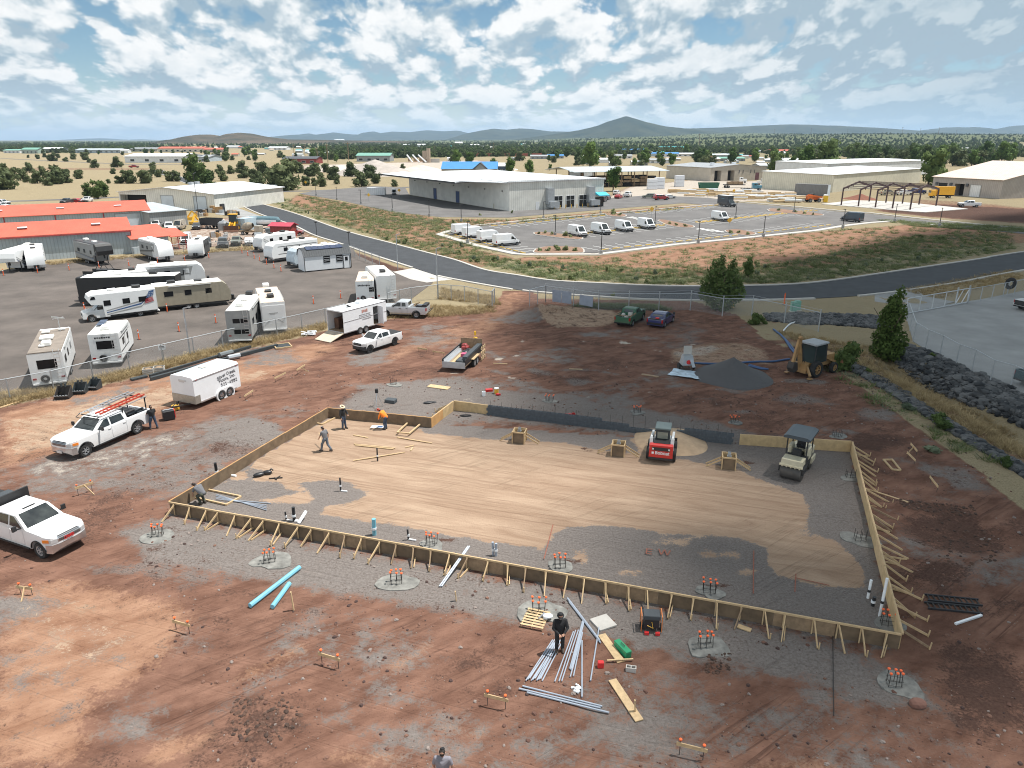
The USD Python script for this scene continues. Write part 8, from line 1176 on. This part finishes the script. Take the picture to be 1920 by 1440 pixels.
def crown(seed,n,lobes,leaf,core=.72):
    """Leaf clumps spread through overlapping lobes (x, y, z, radius, flatness), over a rough added inner core."""
    g = np.random.default_rng(seed); L = np.array(lobes,float); w = L[:,3] ** 2; ix = g.choice(len(L),n,p=w / w.sum()); d = g.normal(size=(n,3)); d /= np.linalg.norm(d,axis=1,keepdims=True); rr = g.uniform(.62,1.08,n)[:,None] * L[ix,3:4]
    c = L[ix,:3] + d * rr * np.column_stack([np.ones(n),np.ones(n),L[ix,4]]); u = g.normal(size=(n,3)); u /= np.linalg.norm(u,axis=1,keepdims=True); t = np.cross(u,d + .4 * g.normal(size=(n,3))); t /= np.linalg.norm(t,axis=1,keepdims=True) + 1e-9; s = leaf * g.uniform(.6,1.5,(n,1)); keep = c[:,2] > .05
    v = np.stack([c + u * s,c - u * s * .6 + t * s * .8,c - u * s * .6 - t * s * .8],1)[keep].reshape(-1,3); out = [(v,np.arange(len(v)).reshape(-1,3))]
    if core:  # leaf-coloured inner shells added to block light through the crown
        for x,y,z,r,fl in L: q = _ICO[1][0] * (1 + .3 * (g.random((len(_ICO[1][0]),1)) - .5)) * core * r * (1,1,fl) + (x,y,z); q[:,2] = np.maximum(q[:,2],.05); out.append((q,_ICO[1][1]))
    return cat(out)
def lobes(seed,k,R,Hh,z0,r0=.5):
    g = np.random.default_rng(seed); return [(R * .55 * math.cos(a := g.uniform(0,6.3)) * (q := g.uniform(.2,1)),R * .55 * math.sin(a) * q,z0 + Hh * (i + .5) / k,R * g.uniform(r0,r0 + .3) * (1 - .45 * (i / k)),.85) for i in range(k)]
def tree(name,label,loc,m,cr,trunk_r,trunk_h,group=None,scale=1.0,rz=0.0,catg='tree'):
    t = thing(name,label,catg,loc,rz,group,scale); part(t,'trunk',cat([tube([(0,0,-.1),(.05,.03,trunk_h * .5),(0,.05,trunk_h)],[trunk_r,trunk_r * .8,trunk_r * .5],6)] + [tube([(0,0,trunk_h * .5),(math.cos(a) * trunk_h * .35,math.sin(a) * trunk_h * .35,trunk_h * .95)],[trunk_r * .5,trunk_r * .2],5) for a in (.5,2.4,4.6)]),bark); part(t,'crown',cr,m); return t
BASE = {}
def plant(kind,label,px,py,wpx,group,catg='tree',stretch=1.0):
    """A tree or bush of a kind, as wide as the photograph shows it at that pixel."""
    A = G(px,py); w = wpx / F * math.hypot(A[1],0) / math.cos(PITCH) * 1.02; v = int(px * 7 + py) % 3; key = (kind,v); sp = (w / 2.0,) * 2 + (w / 2.0 * stretch,); loc = (A[0],A[1],zat(*A)); rz = px % 6.28
    if key in BASE: return copy(BASE[key],loc,rz,label,group,sp)
    nm,m,n,leaf,R,Hh,z0,k,th = {'juniper': ('juniper',f_jun,700,.13,1.0,1.35,.25,7,.7),'broad': ('leafy_tree',f_green,800,.12,1.0,1.6,.75,8,1.1),'dark': ('dark_tree',f_dark,800,.12,1.0,1.7,.5,8,.9),'bush': ('bush',f_dark,900,.09,.95,1.3,.2,7,.5),'shrub': ('shrub',f_weed,260,.13,.95,1.0,.15,5,.4),'sage': ('sage_shrub',f_grey,240,.13,.95,.9,.12,5,.3)}[kind]
    BASE[key] = t = tree(nm,label,loc,m,crown(100 + v + len(nm),n,lobes(v + len(nm),k,R,Hh,z0),leaf),.09,th,group,sp,rz,catg); return t
JUN = [(11,355,40),(22,335,20),(8,328,20),(43,339,20),(52,342,12),(55,324,17),(71,344,20),(80,332,18),(90,348,14),(105,345,32),(122,343,18),(125,333,15),(116,326,8),(150,335,16),(141,326,5),(213,326,10),(245,327,8),(178,315,14),(288,326,13),(300,332,14),(273,344,24),(240,344,24),(226,344,14),(282,335,10),(204,344,8),(316,340,18),(333,340,18),(384,332,14),(396,337,17),(97,302,14),(70,298,8),(108,296,8),(123,303,8),(138,299,11),(158,300,14),(168,305,7),(164,290,9),(221,314,18),(286,314,10),(346,309,9),(365,309,12),(53,296,5),(84,295,7),(413,326,15),(434,326,14),(454,324,20),(416,339,17),(458,334,16),(472,332,14),(483,336,18),(488,346,18),(476,356,18),(485,321,16),(518,319,12),(497,326,20),(537,323,16),(554,320,18),(506,330,8),(562,325,20),(581,331,20),(593,324,18),(612,323,16),(624,337,22),(629,327,14),(602,338,14),(606,350,16),(572,348,17),(591,348,14),(631,345,15),(660,331,24),(677,350,26),(691,334,24),(708,344,18),(755,317,9),(785,324,8),(740,350,12)]
for zone,lo,hi,q in (('left of the workshop',-50,205,JUN),('behind the workshop',205,400,JUN),('behind the street junction',400,520,JUN),('between the big juniper and the warehouse',520,800,JUN)):
    for far_,test in (('near ',lambda y: y >= 322),('far ',lambda y: y < 322)):
        for i,(px,py,w) in enumerate(sorted(p for p in q if lo <= p[0] < hi and test(p[1]))): plant('juniper',f'{far_}juniper {zone}, {ordw(i)} from the left',px,py,w * 1.08,'junipers on the dry grassland','bush',1.0)
for k,px,py,w,l in (('juniper',531,357,56,'broad dark juniper beside the white van at the end of the road'),('dark',367,348,40,'wide dark tree behind the workshop roof'),('dark',392,364,30,'dark tree at the right corner of the workshop'),('dark',166,372,20,'first of three trees with bare trunks left of the workshop'),('dark',184,373,25,'second of three trees with bare trunks left of the workshop'),('dark',199,369,20,'third of three trees with bare trunks left of the workshop'),('broad',1149,359,30,'bright green tree beside the lumber shed'),('broad',1105,318,34,'green tree behind the lumber shed'),('broad',1259,312,16,'pale green tree above the lumber shed roof'),('broad',926,322,16,'green tree at the dark blue shed, left'),('broad',958,326,20,'green tree in front of the dark blue shed'),('broad',992,328,18,'green tree right of the dark blue shed'),('broad',1031,320,8,'slim green tree on the far field'),('dark',1455,324,27,'dark tree left of the bright green one behind the trucks'),('broad',1507,326,34,'bright green tree behind the long cream warehouse'),('dark',1545,327,44,'tall dark tree behind the long cream warehouse'),('broad',1482,324,20,'small green tree between the dark and bright ones'),('dark',1740,348,46,'big dark tree between the cream warehouse and the beige barn')): plant(k,l,px,py,w,None,'tree',1.05)
tw = sorted([(RNG.uniform(840,1920),RNG.uniform(281,312),RNG.uniform(7,20)) for _ in range(150)] + [(RNG.uniform(1590,1900),RNG.uniform(292,312),RNG.uniform(10,26)) for _ in range(50)] + [(RNG.uniform(380,640),RNG.uniform(289,306),RNG.uniform(8,18)) for _ in range(30)] + [(RNG.uniform(170,420),RNG.uniform(286,292),RNG.uniform(6,12)) for _ in range(16)])
for i,(px,py,w) in enumerate(tw): plant(('broad','dark','juniper')[i % 3],f'{ordw(i % 99)} town tree from the left{("", ", middle of the town", ", right of the town")[i // 99]}',px,py,w * (py - 262) / 42,'trees standing among the town buildings')
# the trees and bushes along the site
def big(label,px,py,lb,n,leaf,m,tr=.14,nm='pine_tree'): tree(nm,label,on(px,py),m,crown(px,n,lb,leaf,.36),tr,max(z for _,_,z,_,_ in lb) * .8)
big('big bushy pine by the fence, in front of the road',1350,580,[(0,0,1.1,1.7,.7),(-1.5,.3,2.0,1.2,1),(1.6,-.2,2.2,1.2,1),(0,0,3.0,1.4,1),(-.9,.2,4.5,.9,1.3),(.9,0,4.3,.9,1.3),(-.3,0,5.7,.6,1.5),(1.2,.2,5.4,.45,1.6),(-1.9,0,3.3,.7,1.2),(1.9,0,3.4,.6,1.3),(-1.1,.1,5.5,.35,1.6)],4200,.16,foliage('pine_leaves',(.05,.085,.022),(.125,.175,.055)))
big('tall two tiered tree at the corner of the grey yard',1662,664,[(0,0,1.0,1.5,.8),(.4,0,2.0,1.25,1),(-.5,.2,2.2,1.0,1),(-.2,0,3.7,1.05,1.1),(.3,.1,4.6,.95,1.2),(-.1,0,5.4,.7,1.4),(.35,0,6.4,.45,2.0),(-.7,0,4.6,.5,1.2)],4200,.15,foliage('yellow_green_leaves',(.06,.095,.02),(.14,.20,.05)))
for px,py,w,k,l,st in ((1583,693,62,'bush','large dark bush in front of the backhoe bucket',1.0),(1524,664,34,'bush','dark bush behind the backhoe cab',.95),(1417,609,28,'bush','bush at the fence corner below the road',.9),(1432,608,14,'bush','small bush right of the one at the fence corner',.9),(1765,803,42,'bush','round green bush among the stones on the ditch bank',.85),(1886,876,28,'bush','green bush among the stones near the right edge',.9),(1745,672,15,'bush','small bush on the rocks below the yard fence',.9),(1628,700,15,'bush','little dark bush at the upper end of the stone line',.8),(1700,768,32,'sage','grey green weeds beside the stone line',.7),(1745,845,40,'sage','grey green weed patch below the round bush',.5),(1830,835,14,'shrub','small shrub on the dirt edge of the stone line',.8),(1150,555,10,'shrub','small shrub by the road behind the fence',.9),(1403,520,22,'dark','slim dark young pine beyond the road',1.3)): plant(k,l,px,py,w,None,'bush',st)
def ptfield(n,poly,seed):
    g = np.random.default_rng(seed); q = np.array(poly,float); lo,hi = q.min(0),q.max(0); o = []
    while len(o) < n:
        c = g.uniform(lo,hi,(n,2)); o += list(c[inside(c,q)])
    return np.array(o[:n])
VERGE = [(450,366),(540,372),(640,405),(760,442),(830,452),(960,487),(1120,497),(1320,510),(1500,490),(1700,445),(1900,432),(1900,468),(1672,508),(1484,530),(1250,534),(1033,524),(850,484),(740,455),(560,400)]
for i,(px,py) in enumerate(sorted(ptfield(90,VERGE,3).tolist())): plant('shrub' if i % 3 else 'sage',f'{ordw(i % 45)} roadside shrub from the left, {"left of the middle" if i < 45 else "right of the middle"}',px,py,RNG.uniform(4,10) * (py - 262) / 230 + 2,'shrubs along the far side of the road','shrub',RNG.uniform(.8,1.5))
for i,(px,py,w) in enumerate(((1010,440,8),(1022,439,9),(1035,441,9),(1060,444,14),(1070,446,9),(1012,472,11),(1028,472,12),(1045,471,16),(1060,471,15),(1078,472,12),(1150,403,12),(1162,405,8),(1255,421,8),(1268,424,8),(1285,426,8),(1370,438,10),(1385,438,9),(1402,441,9),(1460,396,8),(1490,399,9),(1508,402,8),(1524,404,5),(1022,437,5),(1059,468,5),(960,400,5),(1150,396,7),(900,404,6),(850,418,8),(1282,424,4))): plant('shrub',f'{ordw(i)} planted shrub of the parking islands',px,py,w,'shrubs planted around the parking lot','shrub',1.6 if w < 6 else 1.0)
# stones
rock_m = foliage('riprap',(.035,.038,.042),(.17,.17,.17),.8)
def stone(seed): g = np.random.default_rng(seed); v = _ICO[1][0] * (1,.8,.6) * g.uniform(.72,1.15,(42,1)); return v,_ICO[1][1]
RK = []
def rocks(n,poly,label,group,r,seed,z=0):
    for px,py in ptfield(n,poly,seed):
        A = G(px,py,z); s = r * RNG.uniform(.6,1.35); o = (A[0],A[1],max(zat(*A),-1.0) + s * .25)
        if len(RK) < 4: t = thing('boulder',label,'rock',o,px % 6,group,s); part(t,'stone',stone(len(RK)),rock_m); RK.append(t)
        else: copy(RK[int(px) % 4],o,px % 6.28,label,group,s)
BANDS = [([(1672,650),(1700,654),(1747,668),(1832,709),(1888,732),(1925,760),(1925,800),(1907,790),(1822,752),(1757,722),(1663,668)],'grey boulder in the wide stone bank below the yard fence','boulders of the stone bank',150,.42,-.4),([(1578,686),(1600,684),(1645,708),(1700,742),(1756,778),(1802,806),(1850,838),(1925,885),(1925,902),(1875,868),(1788,815),(1690,752),(1630,716)],'grey boulder in the narrow stone line along the dirt','boulders of the stone line',95,.34,-.1),([(1434,588),(1600,590),(1660,595),(1665,618),(1600,612),(1500,608),(1440,602)],'grey boulder in the stone band beside the utility cabinets','boulders of the stone band',55,.36,0)]
for i,(poly,l,g_,n,r,z) in enumerate(BANDS): rocks(n,poly,l,g_,r,20 + i,z)
def scatter(name,label,catg,protos,pos,scl,rots=None):
    pi = UsdGeom.PointInstancer.Define(stage,f'/World/{name}'); n = len(pos); rel = []
    for i,(m,mt) in enumerate(protos): usdkit.mesh(stage,f'/World/{name}/kind_{"abcdef"[i]}',m,mt); rel.append(Sdf.Path(f'/World/{name}/kind_{"abcdef"[i]}'))
    pi.CreatePrototypesRel().SetTargets(rel); g = np.random.default_rng(n); a = g.uniform(0,6.28,n) / 2; pi.CreateProtoIndicesAttr(Vt.IntArray.FromNumpy(g.integers(0,len(protos),n).astype(np.int32))); pi.CreatePositionsAttr(Vt.Vec3fArray.FromNumpy(np.asarray(pos,np.float32)))
    pi.CreateOrientationsAttr(Vt.QuathArray([Gf.Quath(float(math.cos(x)),0,0,float(math.sin(x))) for x in a])); s = np.asarray(scl,np.float32); pi.CreateScalesAttr(Vt.Vec3fArray.FromNumpy(np.repeat(s[:,None],3,1) if s.ndim == 1 else s)); tag(pi.GetPrim(),label,catg,None,'stuff')
def field(n,poly,seed,z=0.0,lift=0.0): q = ptfield(n,poly,seed); P = np.array([G(a,b,z) for a,b in q]); return np.column_stack([P,ground_z(P) + lift])
def pick(ch,P): return S[ch].reshape(len(gy),len(gx))[np.clip(np.searchsorted(gy,P[:,1]),0,len(gy) - 1),np.clip(np.searchsorted(gx,P[:,0]),0,len(gx) - 1)]
P = np.vstack([field(1500,b[0],40 + i,b[5],.05) for i,b in enumerate(BANDS)]); scatter('rubble','small dark rubble filling the gaps of the stone banks','rubble',[(stone(11),rock_m),(stone(12),rock_m)],P,RNG.uniform(.14,.40,len(P)))
g5 = np.random.default_rng(5); P = np.column_stack([g5.uniform(-24,30,30000),17 + 45 * g5.random(30000) ** 1.3]); cl = meshkit.fbm(np.column_stack([P * .35,P[:,0] * 0]),3); k = (~inside(P,slab)) & (g5.random(30000) < np.clip((cl - .4) * 5,0.03,.5)) & (pick('orange',P) < .6); P = P[k]
scatter('pebbles','loose stones and clods strewn over the red dirt','pebbles',[(stone(31),mat('clod_red',(.11,.055,.04),.95)),(stone(32),mat('clod_dark',(.06,.035,.03),.95)),(stone(33),mat('clod_grey',(.22,.18,.16),.95)),(stone(34),mat('clod_red_two',(.16,.085,.06),.95))],np.column_stack([P,ground_z(P) + .01]),0.02 + .09 * g5.random(len(P)) ** 6)
P = np.vstack([field(150,[(1750,960),(1860,990),(1870,1060),(1790,1080),(1720,1010)],51),field(110,[(430,1310),(570,1320),(560,1390),(440,1395)],52),field(50,[(1320,1230),(1370,1225),(1372,1262),(1325,1262)],53),field(160,[(1680,938),(1830,948),(1830,966),(1690,958)],54)]); scatter('clods','dark upturned clods where the ground was dug','clods',[(stone(41),mat('clod_moist',(.05,.03,.022),.95)),(stone(42),mat('clod_brown',(.09,.05,.035),.95))],P,RNG.uniform(.03,.11,len(P)))
def tuft(seed,n,h,sp): g = np.random.default_rng(seed); o = g.normal(0,sp,(n,2)); t = o * 1.8 + g.normal(0,sp,(n,2)); z = h * g.uniform(.5,1.1,n); w = np.column_stack([g.normal(0,.03,(n,2)),0 * z]) * h * 2; a = np.column_stack([o,0 * z]); return np.stack([a - w,a + w,np.column_stack([t,z])],1).reshape(-1,3),np.arange(3 * n).reshape(-1,3)
P = np.vstack([field(1800,[(0,738),(100,727),(244,692),(419,649),(611,605),(611,618),(419,664),(244,708),(100,742),(0,762)],61),field(700,[(640,600),(780,575),(925,575),(930,585),(860,592),(780,596)],62),field(1200,[(1450,630),(1640,660),(1700,690),(1900,800),(1925,880),(1760,790),(1600,700)],63,-.5),field(500,[(1690,545),(1900,505),(1920,520),(1760,560)],64),field(500,[(87,492),(345,472),(475,462),(475,469),(345,478),(95,497)],65),field(500,[(830,540),(925,556),(940,572),(825,562)],66)]); scatter('dry_grass','dry straw coloured grass along fences and ditch','grass',[((tuft(1,26,.42,.16)),f_straw),((tuft(2,26,.32,.2)),f_straw)],P,RNG.uniform(.5,1.2,len(P)))
P = np.vstack([field(3600,VERGE,71),field(900,[(985,484),(1120,484),(1330,460),(1560,431),(1700,424),(1900,436),(1700,470),(1480,500),(1240,514),(1000,500)],77),field(900,[(560,364),(700,392),(880,425),(830,442),(940,476),(760,440),(600,396)],78),field(700,[(1100,572),(1230,575),(1250,582),(1080,576)],72),field(900,[(1640,412),(1990,430),(1990,440),(1720,425)],74),field(900,[(560,366),(830,412),(960,412),(1280,388),(1280,393),(950,420),(820,430),(640,410)],75),field(90,[(1450,640),(1600,700),(1760,790),(1900,880),(1800,850),(1640,760)],76)]); scatter('weeds','green weeds along the road and the orange dirt','weeds',[(tuft(3,34,.42,.3),f_weed),(tuft(4,34,.32,.34),f_grey),(tuft(5,30,.5,.26),f_weed)],P,RNG.uniform(.5,1.3,len(P)) * (.62 + P[:,1] / 420))
g6 = np.random.default_rng(6); q = np.column_stack([g6.uniform(-60,1990,26000),265.5 + 44 * g6.random(26000) ** 1.2]); P = np.array([G(a,b) for a,b in q]); k = (pick('weed',P) > .42 + .35 * g6.random(len(P))) & (P[:,1] > 480); P = P[k]; scatter('woodland','scrubby woods on the far rise beyond the town','woods',[(crown(7,150,lobes(3,5,1,1.3,.2),.3),f_jun),(crown(8,150,lobes(4,5,1,1.5,.3),.3),f_dark),(crown(9,150,lobes(5,5,1,1.3,.2),.3),f_jun)],np.column_stack([P,ground_z(P)]),g6.uniform(1.8,4.2,len(P)))
# hills
def hill_mat(n,a,b,k=.004): return usdkit.material(stage,f'/World/Looks/{n}',{'g': ('geometry',{}),'n': ('noise_texture',{'scale': k,'detail': 8,'roughness': .7}),'r': ('rgb_ramp',{'ramp': [(.38,a),(.62,b)]}),'p': ('principled_bsdf',{'roughness': .95,'specular_ior_level': .1})},[('g.position','n.vector'),('n.fac','r.fac'),('r.color','p.base_color')],surface='p.BSDF')
hm,hm2 = hill_mat('wooded_hill',(.016,.028,.018),(.045,.055,.034)),hill_mat('dry_hill',(.035,.036,.022),(.115,.085,.055))
for nm,D,sil,dp,m,l in (('hills',4200,[(318,266),(350,258),(375,252),(395,252),(415,256),(430,251),(450,248.5),(470,250),(500,256),(540,261),(600,262),(660,263),(780,265)],500,hm2,'dark brown twin hills rising behind the left of the town'),('mountains',16000,[(480,265),(530,255),(560,252),(580,250),(600,254),(625,248),(650,251),(680,253),(700,246),(715,250),(740,247),(770,248),(800,244),(830,246),(860,245),(880,250),(920,254),(980,262)],2500,hm,'blue mountain range left of the middle'),('mountains',11000,[(840,262),(870,251),(900,245),(925,241),(950,243),(975,240.5),(1000,242),(1030,246),(1080,247),(1150,252),(1250,260)],1800,hm,'dark blue ridge left of the cone mountain'),('mountain',7500,[(960,262),(1040,251),(1085,244),(1120,236),(1140,228),(1160,222),(1172,218.5),(1184,222),(1200,227),(1225,232),(1250,237),(1290,241),(1340,247),(1450,258)],1300,hm,'broad cone shaped mountain right of the middle'),('hills',9500,[(1180,254),(1280,241),(1350,239),(1420,235.5),(1480,233),(1530,234),(1580,237),(1640,239),(1700,243),(1800,250),(1900,258)],1500,hm,'long flat wooded mesa on the right'),('hills',12000,[(1660,258),(1720,245),(1770,239),(1800,238),(1830,243),(1870,243),(1900,236),(1960,232),(2050,240),(2200,258)],1500,hm,'low blue hills at the right edge'),('mountains',22000,[(130,266),(170,259.5),(190,259),(215,262),(240,264),(262,261),(280,262),(320,266)],2000,hm,'faint blue peaks on the left horizon'),('hills',9000,[(-400,268),(-60,266.5),(0,265),(180,265.5),(330,264),(420,267)],600,hm,'low dark rise along the left horizon')):
    s_ = np.array(sil,float); u = np.linspace(s_[0,0],s_[-1,0],120); hx = np.array([at_depth(a,np.interp(a,s_[:,0],s_[:,1]),D) for a in u]); X = hx[:,0]; V = np.linspace(-1,1,31); jit = meshkit.fbm(np.column_stack([X / 300,X * 0,X * 0 + D]),4) - .5
    vv = []
    for w in V: x = X * (1 + 0 * w); r_ = meshkit.fbm(np.column_stack([x / (dp * .45),x * 0 + w * 2.2,x * 0 + D]),4) - .5; vv.append(np.column_stack([x,np.full(120,D + w * dp),np.maximum(hx[:,1],0) * (1 - abs(w) ** 1.25) * (1 + r_ * 1.1 * min(1,abs(w) * 2.5)) - 4 * abs(w) - 1]))
    i_,j_ = np.meshgrid(np.arange(30),np.arange(119),indexing='ij'); q = (i_ * 120 + j_).ravel(); solo(nm,(np.vstack(vv),np.vstack([np.stack([q,q + 1,q + 121],1),np.stack([q,q + 121,q + 120],1)])),m,l,'hill',kind='structure',smooth=True)
# the cumulus whose shade lies over the right half of the site
lift = SUN / SUN[2] * 1100.0; pc = GP([(1560,1500),(1340,1240),(1130,930),(1030,730),(960,630),(950,580),(1120,548),(1320,505),(1500,470),(1700,440),(1860,402),(2100,385),(2500,420),(2700,700),(2500,1500)]); lo,hi = pc.min(0),np.minimum(pc.max(0),240); g8 = np.random.default_rng(8); balls = []
while len(balls) < 150:
    c = g8.uniform(lo,hi)
    if inside(c[None],pc)[0]: e = seg_dist(c[None],pc)[0]; r = float(np.clip(e * 1.0,5,30) * g8.uniform(.7,1.0)); balls.append(m3.Manifold.sphere(1,circular_segments=20).scale((r,r,min(r,16))).translate(tuple(np.append(c,g8.uniform(0,10)) + lift)))
cl_ = m3.Manifold.batch_boolean(balls,m3.OpType.Add)
solo('cloud',arr(cl_),usdkit.material(stage,'/World/Looks/cloud',{'v': ('principled_volume',{'color': (.97,.97,.97),'density': .3,'anisotropy': .3})},[],volume='v.volume'),'low cumulus drifting over the right side of the building site','cloud',kind='structure')
solo('haze',bb(-23000,23000,-1500,30000,-6.5,320),usdkit.material(stage,'/World/Looks/haze',{'v': ('principled_volume',{'color': (.55,.75,1.0),'density': 4.2e-5,'anisotropy': .2})},[],volume='v.volume'),'thin blue summer haze over the far plain and hills','haze',kind='stuff')
